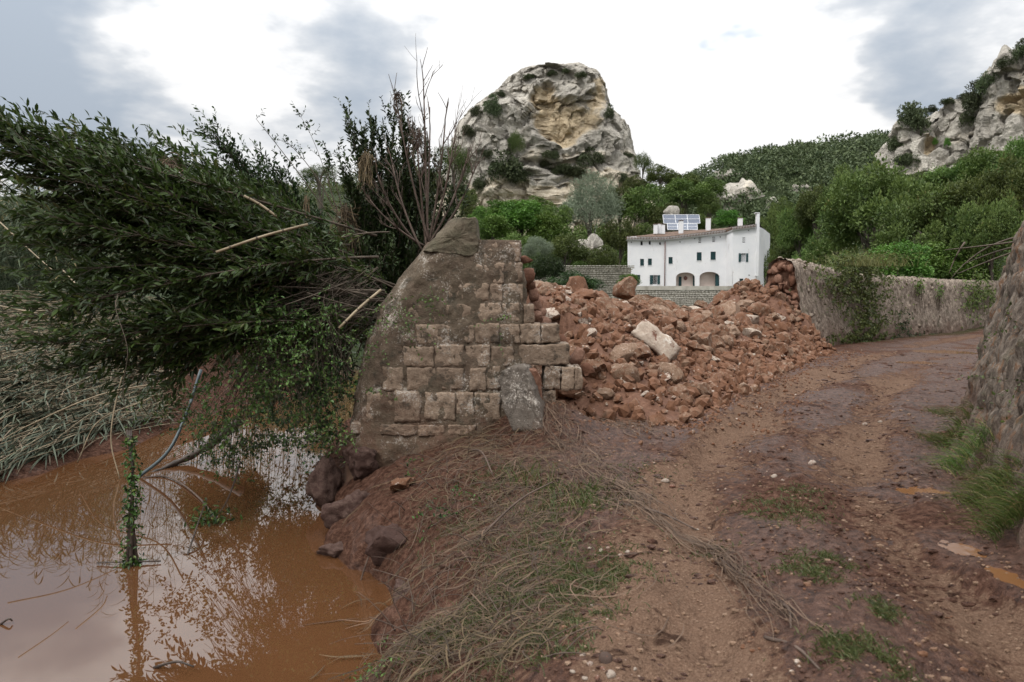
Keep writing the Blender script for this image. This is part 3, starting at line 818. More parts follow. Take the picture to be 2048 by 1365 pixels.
# ------------------------------------------------------------------ ruined pier
PY = 8.8
def zp(X_, Y_, d=PY):                         # enlarged-view coordinates of the pier to a point of its face
    return at(600 + X_ * .3371, 420 + Y_ * .3371, d)
pier = empty('ruined_pier', (float(zp(900, 0)[0]), PY + .6, -1.2), label='broken battered stone pier standing alone beside the flood water', cat='wall')
def under(parent, name, me, m, **kw):
    """a part whose mesh is in world coordinates"""
    o = obj(name, me, m, **kw); o.parent = parent
    o.matrix_parent_inverse = Matrix.Translation(parent.location).inverted() if not any(parent.rotation_euler) else parent.matrix_basis.inverted()
    return o
rows = [(172, 728, 1305), (240, 676, 1308), (300, 628, 1312), (430, 528, 1342), (560, 432, 1345), (680, 395, 1345), (800, 345, 1345), (930, 310, 1350), (1080, 285, 1440), (1260, 262, 1510), (1480, 232, 1560), (1760, 200, 1600)]
zr = [zp(900, r_[0])[2] for r_ in rows]; xl = [zp(r_[1], r_[0])[0] for r_ in rows]; xr = [zp(r_[2], r_[0])[0] for r_ in rows]
nz, nf = 120, 150
zs = np.linspace(zr[-1], zr[0], nz)
XL = np.interp(zs, zr[::-1], xl[::-1]); XR = np.interp(zs, zr[::-1], xr[::-1])
def front_y(x, z): return PY + .06 * z + .03 * np.sin(x * 2)
loop = []
t_ = np.linspace(0, 1, nf, endpoint=False)
for z, a, b_ in zip(zs, XL, XR):
    wd = b_ - a
    k1 = int(nf * .62)
    s1 = np.linspace(0, 1, k1)
    x1 = a + wd * s1
    rad = .38
    dl = np.clip((rad - (x1 - a)) / rad, 0, 1); dr = np.clip((.12 - (b_ - x1)) / .12, 0, 1)
    y1 = front_y(x1, z) + .013 + .42 * dl ** 2.2 + .1 * dr ** 2
    k2 = nf - k1
    s2 = np.linspace(0, 1, k2 + 2)[1:-1]
    x2 = b_ - wd * s2
    yb = PY + 1.35
    y2 = np.full(k2, yb) - .5 * np.clip((.12 - s2) / .12, 0, 1) ** 2 - .6 * np.clip((s2 - .85) / .15, 0, 1) ** 2
    loop.append(np.stack([np.r_[x1, x2], np.r_[y1, y2], np.full(nf, z)], -1))
Vp = np.array(loop)
nr = nrm(np.cross(np.gradient(Vp, axis=1), np.gradient(Vp, axis=0)))
dz_ = .022 * fbm(Vp * 2.3, 4, .6) + .014 * fbm(Vp * 9 + 4, 3, .6)
sp = sstep(.10, .0, worley(Vp * np.array([3, 3, 3.6]))[0] - .28) * .012
Vp = Vp + nr * (dz_ + sp)[..., None]
Vp = Vp.reshape(-1, 3)
idx = np.arange(nz * nf).reshape(nz, nf); idx = np.concatenate([idx, idx[:, :1]], 1)
fpb = np.stack([idx[:-1, :-1], idx[:-1, 1:], idx[1:, 1:], idx[1:, :-1]], -1).reshape(-1, 4)
cen = Vp[-nf:].mean(0) + np.array([0, 0, .03])
Vp = np.concatenate([Vp, [cen]])
ft = np.stack([idx[-1, :-1], idx[-1, 1:], np.full(nf, len(Vp) - 1)], -1)
under(pier, 'core', mesh('core', Vp, [fpb, ft], True), 'pier_mortar')
# dressed stones of the face, read course by course
courses = [
    (680, 796, [(682, 858), (866, 1030), (1036, 1180), (1187, 1302), (1306, 1428), (1430, 1540)]),
    (806, 930, [(612, 790), (803, 972), (982, 1124), (1133, 1268), (1306, 1600)]),
    (938, 1074, [(490, 604), (636, 800), (812, 968), (1010, 1100), (1108, 1190), (1452, 1545), (1552, 1628), (1634, 1674)]),
    (1082, 1258, [(392, 545), (560, 712), (742, 918), (930, 1032), (1042, 1188), (1450, 1520)]),
    (556, 672, [(640, 742), (752, 850), (868, 1034), (1052, 1190), (1200, 1300), (1326, 1388)]),
    (440, 548, [(880, 968), (976, 1118), (1128, 1196), (1210, 1320)]),
    (318, 428, [(1044, 1120), (1146, 1210), (1222, 1318)]),
    (186, 306, [(1088, 1178), (1190, 1304)]),
    (1275, 1342, [(290, 470), (480, 690), (705, 860), (880, 1040)]),
]
rg = np.random.RandomState(3)
k = 0
for y0, y1, ss in courses:
    for x0, x1 in ss:
        a, b_ = zp(x0, (y0 + y1) / 2), zp(x1, (y0 + y1) / 2)
        zt, zb = zp(x0, y0 + rg.uniform(-5, 8))[2], zp(x0, y1 + rg.uniform(-8, 5))[2]
        out = x1 > 1330 and y0 < 1100
        proud = rg.uniform(-.010, .014)
        if y0 < 560: proud = rg.uniform(-.03, -.004)
        V, Fc = rbox(b_[0] - a[0] + .012, .34 if not out else .6, zt - zb + .008, (12, 3, 9), .011, .026, k + 1, 13.)
        cx_ = (a[0] + b_[0]) / 2; cz_ = (zt + zb) / 2
        yy = float(front_y(cx_, cz_)) + (.17 if not out else .3) - proud
        le_ = np.interp(cz_, zr[::-1], xl[::-1]); yy += .42 * max(0, (.55 - (cx_ - le_)) / .55) ** 2.2
        V = V @ np.array(Euler((0, rg.uniform(-.03, .03), rg.uniform(-.04, .04))).to_matrix()).T + np.array([cx_, yy, cz_])
        under(pier, 'stone', mesh('stone', V, [Fc], True), 'pier_stone'); k += 1
# broken right flank: core stones showing behind the dressed face
for j, (X_, Y_, s_) in enumerate([(1362, 395, .09), (1385, 490, .10), (1400, 570, .10), (1410, 640, .09), (1440, 690, .1), (1350, 300, .07), (1480, 760, .1), (1560, 800, .09), (1640, 880, .1), (1700, 960, .09), (1370, 450, .08), (1420, 610, .1)]):
    p_ = zp(X_, Y_, PY + .75 + .2 * (j % 3))
    V, Fc = rock(700 + j, 2, 12, .08, lo=.3, hi=.7)
    under(pier, 'core_stone', mesh('core_stone', V * s_ * 1.6 + p_, [Fc], True), 'core_stone')
# weathered block on top
cap = [(880, 40), (960, 34), (1040, 38), (1050, 100), (1056, 170), (1052, 240), (1020, 272), (940, 268), (820, 252), (712, 240), (752, 188), (797, 132), (838, 84)]
def dense(P, k, amp, seed):
    P = np.asarray(P); Q = np.concatenate([P, P[:1]]); t = np.linspace(0, len(P), k, endpoint=False); i = t.astype(int); f_ = (t - i)[:, None]
    R_ = Q[i] * (1 - f_) + Q[i + 1] * f_; d_ = nrm(R_ - R_.mean(0)); return R_ + d_ * (amp * fbm(R_ * 9 + seed, 4, .65))[:, None]
co = dense([zp(a, b_) for a, b_ in cap], 78, .022, 1); cc = co.mean(0)
lay = []
def cap_y(q):
    le_ = np.interp(q[:, 2], zr[::-1], xl[::-1]) + np.maximum(0, q[:, 2] - zr[0]) * 1.02
    return front_y(q[:, 0], q[:, 2]) + .42 * np.clip((.30 - (q[:, 0] - le_)) / .38, 0, 1) ** 2.2
for d_, s_ in ((.0, .975), (.005, .992), (.02, 1.0), (.2, 1.0), (.4, 1.0), (.8, .98), (.86, .95)):
    q = cc + (co - cc) * s_; q[:, 1] = cap_y(q) + d_; lay.append(q)
for s_ in (.95, .9, .82, .74, .65, .55, .44, .33, .2, .08):
    q = cc + (co - cc) * s_; q[:, 1] = cap_y(q) - .004 + .015 * fbm(q * np.array([9, 9, 24]), 4, .7); lay.insert(0, q)
lay = np.array(lay); nl, nc = lay.shape[:2]
V = lay + .012 * fbm(lay * 6, 3)[..., None]
ii = np.arange(nl * nc).reshape(nl, nc); ii = np.concatenate([ii, ii[:, :1]], 1)
fb = np.stack([ii[:-1, :-1], ii[1:, :-1], ii[1:, 1:], ii[:-1, 1:]], -1).reshape(-1, 4)
under(pier, 'cap_stone', fixn(mesh('cap_stone', V.reshape(-1, 3), [fb[:, ::-1], np.arange(nc)[None], (np.arange(nc)[::-1] + (nl - 1) * nc)[None]], True)), 'cap_stone', label='dark mossy weathered block crowning the pier')

# leaning guard stone at the foot of the pier
ms = [(1178, 990), (1195, 962), (1240, 935), (1290, 925), (1330, 940), (1352, 985), (1375, 1050), (1400, 1110), (1420, 1180), (1440, 1300), (1260, 1310), (1215, 1200), (1190, 1080)]
MD = 8.32
mo = dense([at(600 + a * .3371, 420 + b_ * .3371, MD) for a, b_ in ms], 65, .02, 4)
mo[:, 2] -= 0
mc = mo.mean(0)
gs = empty('guard_stone', tuple(np.array([mc[0], MD + .1, float(gh(mc[0], MD)) - .05])), label='grey round-topped guard stone leaning at the foot of the pier', cat='stone')
lay = []
for dx, d_, s_ in ((0, -.01, .1), (0, -.01, .3), (0, -.01, .5), (0, -.01, .68), (0, -.01, .82), (0, -.008, .92), (0, .0, .98), (.01, .03, 1.), (.075, .30, 1.), (.09, .36, .96)):
    q = mc + (mo - mc) * s_; q[:, 0] += dx; q[:, 1] = MD + d_ + (q[:, 2] - mc[2]) * .25 + .03 * fbm(q * 10, 4, .65); lay.append(q)
lay = np.array(lay); nl, nc = lay.shape[:2]
V = (lay + .012 * fbm(lay * 7, 3)[..., None]).reshape(-1, 3)
ii = np.arange(nl * nc).reshape(nl, nc); ii = np.concatenate([ii, ii[:, :1]], 1)
fb = np.stack([ii[:-1, :-1], ii[1:, :-1], ii[1:, 1:], ii[:-1, 1:]], -1).reshape(-1, 4)
under(gs, 'shaft', fixn(mesh('shaft', V, [fb[:, ::-1], np.arange(nc)[None], (np.arange(nc)[::-1] + (nl - 1) * nc)[None]], True)), 'marker_stone')
mo2 = np.array([at(600 + a * .3371, 420 + b_ * .3371, MD + .28) for a, b_ in [(1332, 938), (1400, 945), (1428, 990), (1440, 1130), (1412, 1145), (1370, 1060)]])
m2 = mo2.mean(0)
lay = np.array([np.c_[(m2 + (mo2 - m2) * s_)[:, 0], np.full(6, MD + d_), (m2 + (mo2 - m2) * s_)[:, 2]] for d_, s_ in ((.24, .9), (.26, 1.), (.42, 1.), (.45, .9))])
ii = np.arange(24).reshape(4, 6); ii = np.concatenate([ii, ii[:, :1]], 1)
fb = np.stack([ii[:-1, :-1], ii[1:, :-1], ii[1:, 1:], ii[:-1, 1:]], -1).reshape(-1, 4)
under(gs, 'broken_side', fixn(mesh('broken_side', lay.reshape(-1, 3), [fb[:, ::-1], np.arange(6)[None], (np.arange(6)[::-1] + 18)[None]])), 'core_stone', label='freshly broken red side of the guard stone')

# ------------------------------------------------------------------ walls along the track
def sweep_wall(path, prof, n_along, n_prof, amp, seed, endcap=True):
    """path: (k,2) foot line; prof: list of (offset to the back, height)"""
    pts = np.asarray(path, float); P = spline(np.c_[pts, np.zeros(len(pts))], n_along)
    T = nrm(np.gradient(P, axis=0)); N = np.stack([-T[:, 1], T[:, 0], np.zeros(n_along)], -1)
    pr_ = np.asarray(prof, float); L = np.r_[0, np.cumsum(np.hypot(*np.diff(pr_, axis=0).T))]
    q = np.linspace(0, L[-1], n_prof); o_ = np.interp(q, L, pr_[:, 0]); h_ = np.interp(q, L, pr_[:, 1])
    V = P[:, None] + N[:, None] * o_[None, :, None]
    V = V.copy(); V[..., 2] = gz(V[:, :1, 0], V[:, :1, 1]) * 0 + h_[None]
    nn = nrm(np.cross(np.gradient(V, axis=0), np.gradient(V, axis=1)))
    Vw_ = V + .10 * np.stack([perlin(V * 3), perlin(V * 3 + 5), perlin(V * 2.2 + 9)], -1)
    d1, d2, cid = worley(Vw_ * np.array([4.6, 4.6, 3.4]) + seed)
    d3, d4, _ = worley(Vw_ * np.array([12, 12, 7.5]) + seed + 4)
    disp = amp * (np.clip(d2 - d1, 0, .45) * 1.3 - .25 + (cid - .5) * .6) + amp * .4 * np.clip(d4 - d3, 0, .4) + amp * .8 * fbm(V * np.array([1.6, 1.6, 1.1]) + seed, 5, .6)
    return V, nn, disp, N, P
# standing field wall, foot towards the track; the heap lies at its near end
prof = [(0, -.25), (.03, .3), (.22, 1.4), (.42, 2.45), (.52, 2.68), (.75, 2.8), (1.05, 2.8), (1.3, 2.66), (1.42, 2.2), (1.5, -.2)]
V, nn, disp, N_, P_ = sweep_wall(LW, prof, 430, 90, .055, 3)
# raked broken end
s_al = np.r_[0, np.cumsum(np.linalg.norm(np.diff(P_, axis=0), axis=1))]
V[..., 2] *= (1 + .11 * sstep(9, 0, s_al))[:, None]
nn *= np.sign((nn * np.array([1, -1, 0])).sum(-1, keepdims=True) + 1e-9) if False else 1
fdir = nn[200, 20]
if fdir @ np.array([.7, -.7, 0]) < 0: nn = -nn
V = V + nn * disp[..., None]
fw = empty('field_wall', (float(LW[0, 0]), float(LW[0, 1]), 0), label='long grey lichened stone wall curving away behind the rubble, its near end torn open', cat='wall')
under(fw, 'face', mesh('face', V.reshape(-1, 3), [grid_faces(430, 90)], True), 'field_wall')
rg = np.random.RandomState(77)
for j in range(150):
    i_ = rg.randint(4, 250); k_ = rg.randint(5, 50); W_, Fc = rock(1300 + j, 2, 9, .1, sq=(1., .8, .8), lo=.4, hi=.8)
    under(fw, 'stone', mesh('stone', W_ * rg.uniform(.07, .16) + V[i_, k_] - nn[i_, k_] * .03, [Fc], True), 'field_wall')
# torn end: red stones and earth of the wall core
rg = np.random.RandomState(21)
Tn = nrm(P_[1] - P_[0]); Nn = N_[0]
core = []
for j in range(95):
    a_ = rg.uniform(.0, 1.45); hgt = rg.uniform(-.1, 2.95)
    if a_ < .1 + .17 * hgt - .02 or a_ > 1.5 - .05 * hgt: continue
    back = rg.uniform(-.05, .12) - .55 * max(0, 1 - hgt / 2.7) * (.4 + a_ / 2)
    s_ = rg.uniform(.15, .30)
    p_ = P_[0] + Nn * a_ + Tn * back; p_ = p_ + np.array([0, 0, hgt])
    V, Fc = rock(800 + j, 2, 13, .08, sq=(1, .85, .7), lo=.32, hi=.7)
    M = np.array(Euler(tuple(rg.uniform(0, 6, 3))).to_matrix())
    under(fw, 'core_stone', mesh('core_stone', V @ M.T * s_ + p_, [Fc], True), 'core_stone')
# core fill just inside the end
ye = np.array([[o_, h_] for o_, h_ in prof]); q = P_[2][None] + Nn[None] * ye[:, :1]; q = q + np.c_[np.zeros((len(ye), 2)), ye[:, 1] * 1.11]
cq = q.mean(0)
fine_ = []
for a in np.linspace(0, 1, 14):
    fine_.append(cq + (q - cq) * a * .97)
fine_ = np.array(fine_); dd = .16 * fbm(fine_ * 3.3, 4, .6) + .1 * fbm(fine_ * 8, 3)
fine_ = fine_ - Tn[None, None] * (dd - .12)[..., None] * np.linspace(1, .15, 14)[:, None, None]
under(fw, 'earth_core', mesh('earth_core', fine_.reshape(-1, 3), [grid_faces(14, len(ye))], True), 'core_stone')

# retaining wall beside the track
bw = np.c_[_wx, _wy][:-1]
prof = [(0.05, -.4), (0, .0), (-.13, .55), (-.28, 1.2), (-.46, 1.9), (-.64, 2.6), (-.80, 3.05), (-1.05, 3.2), (-1.6, 3.2), (-2.4, 3.0)]
V, nn, disp, N_, P_ = sweep_wall(bw[:9], prof, 500, 115, .075, 12)
if nn[100, 20] @ np.array([-1, 0, 0]) < 0: nn = -nn
V = V + nn * disp[..., None]
rw = empty('retaining_wall', (float(bw[2, 0]), float(bw[2, 1]), 0), label='rough leaning retaining wall with rust-red moss close at the right edge', cat='wall')
under(rw, 'face', mesh('face', V.reshape(-1, 3), [grid_faces(500, 115)], True), 'bank_wall')
rg = np.random.RandomState(5)
for j in range(80):
    i_ = rg.randint(20, 295); k_ = rg.randint(8, 80)
    p_ = V[i_, k_] + nn[i_, k_] * -.045
    s_ = rg.uniform(.05, .14)
    W_, Fc = rock(900 + j, 2, 9, .10, sq=(.9, .9, 1.1), lo=.4, hi=.8)
    under(rw, 'stone', mesh('stone', W_ * s_ + p_, [Fc], True), 'bank_wall')

# ------------------------------------------------------------------ boulders, pebbles at the water's edge
rg = np.random.RandomState(9)
for px, py, wpx, zc, lab, sq in [
    (775, 1085, 78, -.70, 'big mud-coated boulder leaning out over the flood water', (1, .8, .62)),
    (672, 1105, 42, -.97, 'low wet rock point sticking out into the water', (1, .6, .42)),
    (700, 1020, 52, -.72, 'dark mud-slicked boulder under the pier corner', (1, .8, .8)),
    (640, 960, 46, -.62, 'wet black boulder at the foot of the pier by the water', (.8, .8, 1.15)),
    (812, 1185, 38, -.82, 'brown mud boulder at the water edge below the bank', (1, .9, .7)),
    (720, 920, 48, -.32, 'mud-caked stone under the left corner of the pier', (1, .8, .9)),
    (800, 970, 34, -.30, 'pinkish broken stone lying on the muddy bank', (1, .8, .6))]:
    p_ = gp(px, py, zc); s_ = wpx / F * p_[1] * 1.1
    V, Fc = rock(int(px), 4, 13, .16, sq=sq, lo=.42, hi=.85)
    V = V + nrm(V) * (fbm(V * 3.5 + px, 5, .6) * .09)[:, None]
    p_[2] = zc
    obj('bank_boulder', mesh('bank_boulder', V, [Fc], True), 'muddy_boulder' if px != 800 else 'rubble_stone', loc=tuple(p_), rot=(0, 0, rg.uniform(-.5, .5)), scale=s_, label=lab, cat='boulder', group='boulders along the water edge')
pb = [(1212, 1322, 20, 'dark'), (1208, 1343, 13, 'p'), (1165, 1312, 8, 'p'), (1180, 1330, 9, 'p'), (1222, 1352, 12, 'p'), (1245, 1340, 8, 'p'), (1262, 1352, 9, 'p'), (1195, 1358, 9, 'p'), (1170, 1358, 9, 'p'),
      (1285, 1357, 8, 'p'), (1233, 1325, 7, 'p'), (1250, 1322, 5, 'p'), (1256, 1333, 6, 'p'), (1270, 1340, 6, 'p'), (1145, 1345, 8, 'p'), (1238, 1360, 7, 'p'), (1203, 1103, 8, 'p'), (1222, 1107, 7, 'p'), (1240, 1112, 6, 'p'),
      (1180, 1098, 6, 'p'), (1255, 1105, 6, 'p'), (1192, 1112, 5, 'p'), (1216, 1097, 5, 'p'), (1624, 928, 10, 'p'), (1548, 955, 8, 'p'), (1330, 965, 12, 'p'), (1312, 955, 7, 'p'), (1345, 975, 8, 'p'), (1382, 1058, 7, 'p'), (1395, 1062, 7, 'p'),
      (945, 1002, 6, 'p'), (905, 838, 7, 'p'), (1182, 788, 8, 'p'), (868, 1000, 5, 'p'), (1565, 962, 6, 'p'), (1500, 905, 5, 'p'), (1730, 850, 6, 'p'), (1760, 845, 5, 'p')]
PB = []
for k in range(6):
    V, Fc = rock(1000 + k, 2, 8, .08, sq=(1, .8, .6), lo=.55, hi=.9); me = mesh('pebble', V, [Fc], True); me.materials.append(MATS['pebble']); PB.append(me)
V, Fc = rock(1010, 3, 4, .06, sq=(1, .85, .8), lo=.75, hi=.95); dk = mesh('pebble', V, [Fc], True); dk.materials.append(MATS['dark_pebble'])
for k, (px, py, h_, kd) in enumerate(pb):
    p_ = gpos(px, py); s_ = h_ / F * p_[1]
    lab = 'rounded dark brown cobble at the lower edge of the track' if kd == 'dark' else 'white pebble in the small pile around the dark cobble' if py > 1290 else 'pale pebble in the line beside the grass patch' if 1090 < py < 1120 else 'small pale stone lying loose on the mud of the track' if px > 1280 else 'small pale stone lying on the muddy bank'
    obj('cobble' if kd == 'dark' else 'pebble', dk if kd == 'dark' else PB[k % 6], None, loc=(p_[0], p_[1], p_[2] + s_ * .15), rot=(rg.uniform(-.3, .3), rg.uniform(-.3, .3), rg.uniform(0, 6)), scale=s_ * rg.uniform(.8, 1.1), label=lab, cat='pebble', group='pebbles on the track')
parts = []
for k in range(3600):
    y = 2.6 + 22 * rg.uniform() ** 1.7; le_ = float(road_mask(0, y)); x = rg.uniform(le_ - .5, float(wallx(y)) - .1)
    s_ = rg.uniform(.005, .016) * (1 if rg.uniform() < .9 else 1.8) * (.8 + y * .05)
    V, Fc = LOW[k % 8]
    parts.append((V * s_ + np.array([x, y, float(gh(x, y)) + s_ * .2]), [Fc]))
V, Fs = join(parts)
parts = []
for k in range(9000):
    y = 2.5 + 20 * rg.uniform() ** 1.9; le_ = float(road_mask(0, y)); x = rg.uniform(le_ - 1.4 if y < 9 else le_ - .3, float(wallx(y)) - .05)
    if perlin(np.array([x * 1.3, y * 1.3, 3.3])) + .18 * rg.normal() < .08: continue
    s_ = rg.uniform(.007, .022) * (1 if rg.uniform() < .8 else 2.2) * (.85 + y * .04)
    Vc, Fc = LOW[k % 8]
    parts.append((Vc * s_ * np.array([1.2, 1, .7]) + np.array([x, y, float(gh(x, y)) + s_ * .05]), [Fc]))
Vc, Fc_ = join(parts)
obj('mud_clods', mesh('mud_clods', Vc, Fc_), 'mud_road', kind='stuff', label='clods of churned red mud on the track')
obj('grit', mesh('grit', V, Fs), 'rubble_stone', kind='stuff', label='grit and little clods strewn over the muddy track')

# ------------------------------------------------------------------ the white farmhouse
def house_mats():
    m, n, b, _ = material('whitewash')
    geo = n.add('ShaderNodeNewGeometry'); c = geo.outputs['Position']
    a = n.noise(c, .6, 5, .6); f = n.noise(c, 5, 5, .7)
    col = n.mix(n.smooth(a, .35, .7), (.68, .69, .71), (.74, .74, .75))
    # flaked and damp-stained plaster
    sp = n.add('ShaderNodeSeparateXYZ'); n.put(sp.inputs[0], c)
    st = n.noise(n.mapping(c, (1, 1, .35)), 1.1, 6, .7, .5)
    col = n.mix(n.smooth(n.math('ADD', n.math('MULTIPLY', st, .6), n.math('MULTIPLY', f, .4)), .56, .64, 0, .65), col, (.45, .42, .40))
    n.put(b.inputs['Base Color'], col); b.inputs['Roughness'].default_value = .9
    n.put(b.inputs['Normal'], n.bump(f, .25, .05))
house_mats()
plain('porch_plaster', (.56, .47, .42), (.68, .60, .55), 1.5, .9)
plain('shutter_green', (.012, .040, .045), (.022, .062, .066), 3., .5)
plain('dark_room', (.012, .012, .013), (.02, .02, .02), 2., .9)
plain('pale_glass', (.35, .36, .38), (.5, .51, .52), 2., .2, .5, 0.)
plain('roof_tile', (.07, .045, .034), (.19, .125, .09), 2.2, .85, bump=.6, bdist=.05)
plain('pipe_brown', (.13, .06, .05), (.19, .09, .075), 3., .5)
plain('zinc', (.28, .29, .3), (.36, .37, .38), 3., .5)
plain('solar_cell', (.035, .05, .085), (.06, .08, .125), .8, .12, .6, 0.)
plain('alu', (.55, .56, .58), (.65, .66, .68), 3., .4)
plain('terrace_stone', (.30, .275, .235), (.56, .53, .47), .9, .9)
plain('garden_stone', (.15, .14, .115), (.33, .31, .26), 1.1, .9)
plain('terrace_joint', (.12, .11, .085), (.22, .2, .16), 2., .95)
plain('teal_paint', (.012, .10, .095), (.02, .15, .14), 2., .5)
plain('pale_sheet', (.5, .49, .46), (.62, .61, .58), 1.5, .6)
HY = 100.0
def hz_(X_, Y_, d=HY): return at(1230 + X_ * .166, 400 + Y_ * .166, d)
BASEZ = float(hz_(0, 1050)[2])
house = empty('farmhouse', (float(hz_(900, 1050)[0]), HY, BASEZ), label='long whitewashed farmhouse with green shutters and arched porch on the terrace', cat='house')
def facade(name, outer, holes, d, mtl, depth=.28):
    """outer, holes in enlarged-view coordinates, on the plane y = d"""
    loops = [[Vector(hz_(a, b_, d)) for a, b_ in outer]] + [[Vector(hz_(a, b_, d)) for a, b_ in h] for h in holes]
    tri = tessellate_polygon(loops); V = [v for l_ in loops for v in l_]
    faces3 = [list(t) for t in tri]; faces4 = []
    V = [np.array(v) for v in V]; n0 = len(loops[0])
    for h in loops[1:]:
        k = len(h); st = len(V)
        V += [np.array(v) + np.array([0, depth, 0]) for v in h]
        for i in range(k):
            j = (i + 1) % k; faces4.append([n0 + i, n0 + j, st + j, st + i])
        n0 += k
    return fixn(mesh(name, np.array(V), [np.array(faces3)] + ([np.array(faces4)] if faces4 else [])))
def rect(a, b_, c, d_): return [(a, c), (b_, c), (b_, d_), (a, d_)]
def arch(x0, x1, y0, y1, k=14, rise=.62):
    """flattened round arch"""
    cx_, r_ = (x0 + x1) / 2, (x1 - x0) / 2; h_ = r_ * rise
    pts = [(x1, y1)]
    for i in range(k + 1):
        t = math.pi * i / k
        pts.append((cx_ + r_ * math.cos(t), y0 + h_ - h_ * math.sin(t) ** .8))
    pts.append((x0, y1)); return pts
def hbox(x0, x1, y0, y1, d0, d1):
    """box between two depths whose front edge covers the given rectangle"""
    a, b_ = hz_(x0, y1, d0), hz_(x1, y0, d0)
    return box(a[0], b_[0], d0, d1, a[2], b_[2])
shut = [(303, 350, 712, 795), (397, 445, 708, 788), (645, 695, 690, 772), (985, 1045, 632, 733), (1152, 1215, 625, 725), (255, 305, 905, 962)]
tiny = [(308, 335, 500, 548), (406, 432, 492, 540), (532, 556, 512, 542)]
vent = [(1005, 1040, 455, 520), (1170, 1208, 445, 508)]
openw = [(455, 510, 908, 1018)]
arches = [(735, 965, 875, 1046), (1018, 1262, 868, 1046)]
outer = [(152, 1075), (152, 472), (600, 476), (1332, 388), (1332, 1075)]
holes = [rect(*q) for q in shut + tiny + vent + openw] + [arch(*q) for q in arches]
under(house, 'front_wall', facade('front_wall', outer, holes, HY, 'whitewash'), 'whitewash')
DR = 97.8
def rz_(X_, Y_): return hz_(X_, Y_, DR)
outer = [(1418, 1085), (1418, 335), (1700, 308), (1700, 1085)]
rholes = [rect(1535, 1572, 455, 515), rect(1520, 1578, 645, 748), rect(1500, 1548, 950, 1066)]
under(house, 'wing_wall', facade('wing_wall', outer, rholes, DR, 'whitewash'), 'whitewash')
# flank of the wing with its niche, side wall and back
def quad_mesh(name, pts): return fixn(mesh(name, np.array(pts), [np.array([[0, 1, 2, 3]])]))
Lw = [hz_(1332, 1085), hz_(1418, 1085, DR), hz_(1418, 335, DR), hz_(1332, 388)]
under(house, 'flank_wall', quad_mesh('flank_wall', Lw), 'whitewash')
ni = [np.array(hz_(1350 + (1415 - 1350) * t, 900, HY - 2.2 * ((1350 + 65 * t - 1332) / 86) - .12)) for t in (0, 1)]
na = []
for i in range(13):
    t = math.pi * i / 12; s_ = .5 - .5 * math.cos(t)
    p_ = ni[0] + (ni[1] - ni[0]) * s_; p_ = p_.copy(); p_[2] = hz_(0, 930, 99)[2] + math.sin(t) * 1.2; na.append(p_)
bl = [na[0].copy(), na[-1].copy()]; bl[0][2] = bl[1][2] = BASEZ
under(house, 'niche', fixn(mesh('niche', np.array([bl[0]] + na + [bl[1]]), [np.arange(15)[None]])), 'whitewash', label='shallow arched niche in the wing flank')
Sw = [rz_(1698, 1085), hz_(1868, 1085, 107), hz_(1868, 412, 107), rz_(1745, 318)]
side = [Vector(rz_(1699, 1085)), Vector(hz_(1868, 1085, 107)), Vector(hz_(1868, 412, 107)), Vector(hz_(1790, 350, 101.5)), Vector(rz_(1699, 306))]
under(house, 'side_wall', fixn(mesh('side_wall', np.array(side), [np.arange(5)[None]])), 'whitewash', label='grey-white stained gable side of the house')
under(house, 'left_wall', quad_mesh('left_wall', [hz_(152, 1075), hz_(152, 472), hz_(190, 440, 110), hz_(190, 1075, 110)]), 'whitewash')
under(house, 'back_wall', quad_mesh('back_wall', [hz_(190, 1075, 110), hz_(190, 440, 110), hz_(1868, 412, 107), hz_(1868, 1085, 107)]), 'whitewash')
# roof: ribbed tile sheet from eave to ridge
ev = [hz_(140, 446, 99.5), hz_(600, 450, 99.5), hz_(1336, 364, 99.4), hz_(1418, 330, 97.4), hz_(1700, 296, 97.4)]
rdg = [hz_(300, 440, 104.5), hz_(560, 398, 104.5), hz_(1340, 344, 104.5), hz_(1440, 326, 104.5), hz_(1740, 297, 103.5)]
bk = [hz_(200, 470, 110.4), hz_(600, 460, 110.4), hz_(1340, 430, 110.4), hz_(1440, 430, 110.4), hz_(1870, 420, 107.5)]
nu = 360
def rs(pts):
    pts = np.array(pts); L = np.r_[0, np.cumsum(np.linalg.norm(np.diff(pts, axis=0), axis=1))]; t = np.linspace(0, L[-1], nu)
    return np.stack([np.interp(t, L, pts[:, i]) for i in range(3)], -1)
E, Rg, B = rs(ev), rs(rdg), rs(bk)
sh = [E + (Rg - E) * t for t in np.linspace(0, 1, 12)] + [Rg + (B - Rg) * t for t in np.linspace(.1, 1, 8)]
sh = np.array(sh); rib = .055 * np.abs(np.sin(np.arange(nu) / nu * np.pi * 92)); sh[..., 2] += rib[None] + .03 * np.random.RandomState(1).uniform(size=sh.shape[:2])
lower = sh.copy(); lower[..., 2] -= .12
roof = under(house, 'roof', mesh('roof', sh.reshape(-1, 3), [grid_faces(20, nu)], True), 'roof_tile', label='low roof of brown clay tiles')
soff = np.array([E, E - np.array([0, -.02, .13])])
under(house, 'eave_board', mesh('eave_board', np.array([E + [0, .0, -.02], E + [0, .02, -.40], E + [0, .5, -.55]]).reshape(-1, 3), [grid_faces(3, nu)]), 'whitewash')
parts = []
Et = rs(ev)[::int(nu / 90)]
for p_ in Et:
    parts.append(box(p_[0] - .055, p_[0] + .055, p_[1] - .10, p_[1] + .04, p_[2] - .34, p_[2] - .04))
V, Fs = join(parts); under(house, 'eave_tiles', mesh('eave_tiles', V, Fs), 'roof_tile', kind='stuff', label='row of clay tile ends under the eave')
gut = [hz_(150, 484, 99.6), hz_(600, 488, 99.6), hz_(1332, 398, 99.6)]
V, Fs = tubes(np.array(gut)[None], np.full((1, 3), .06), 6); under(house, 'gutter', mesh('gutter', V, Fs, True), 'zinc')
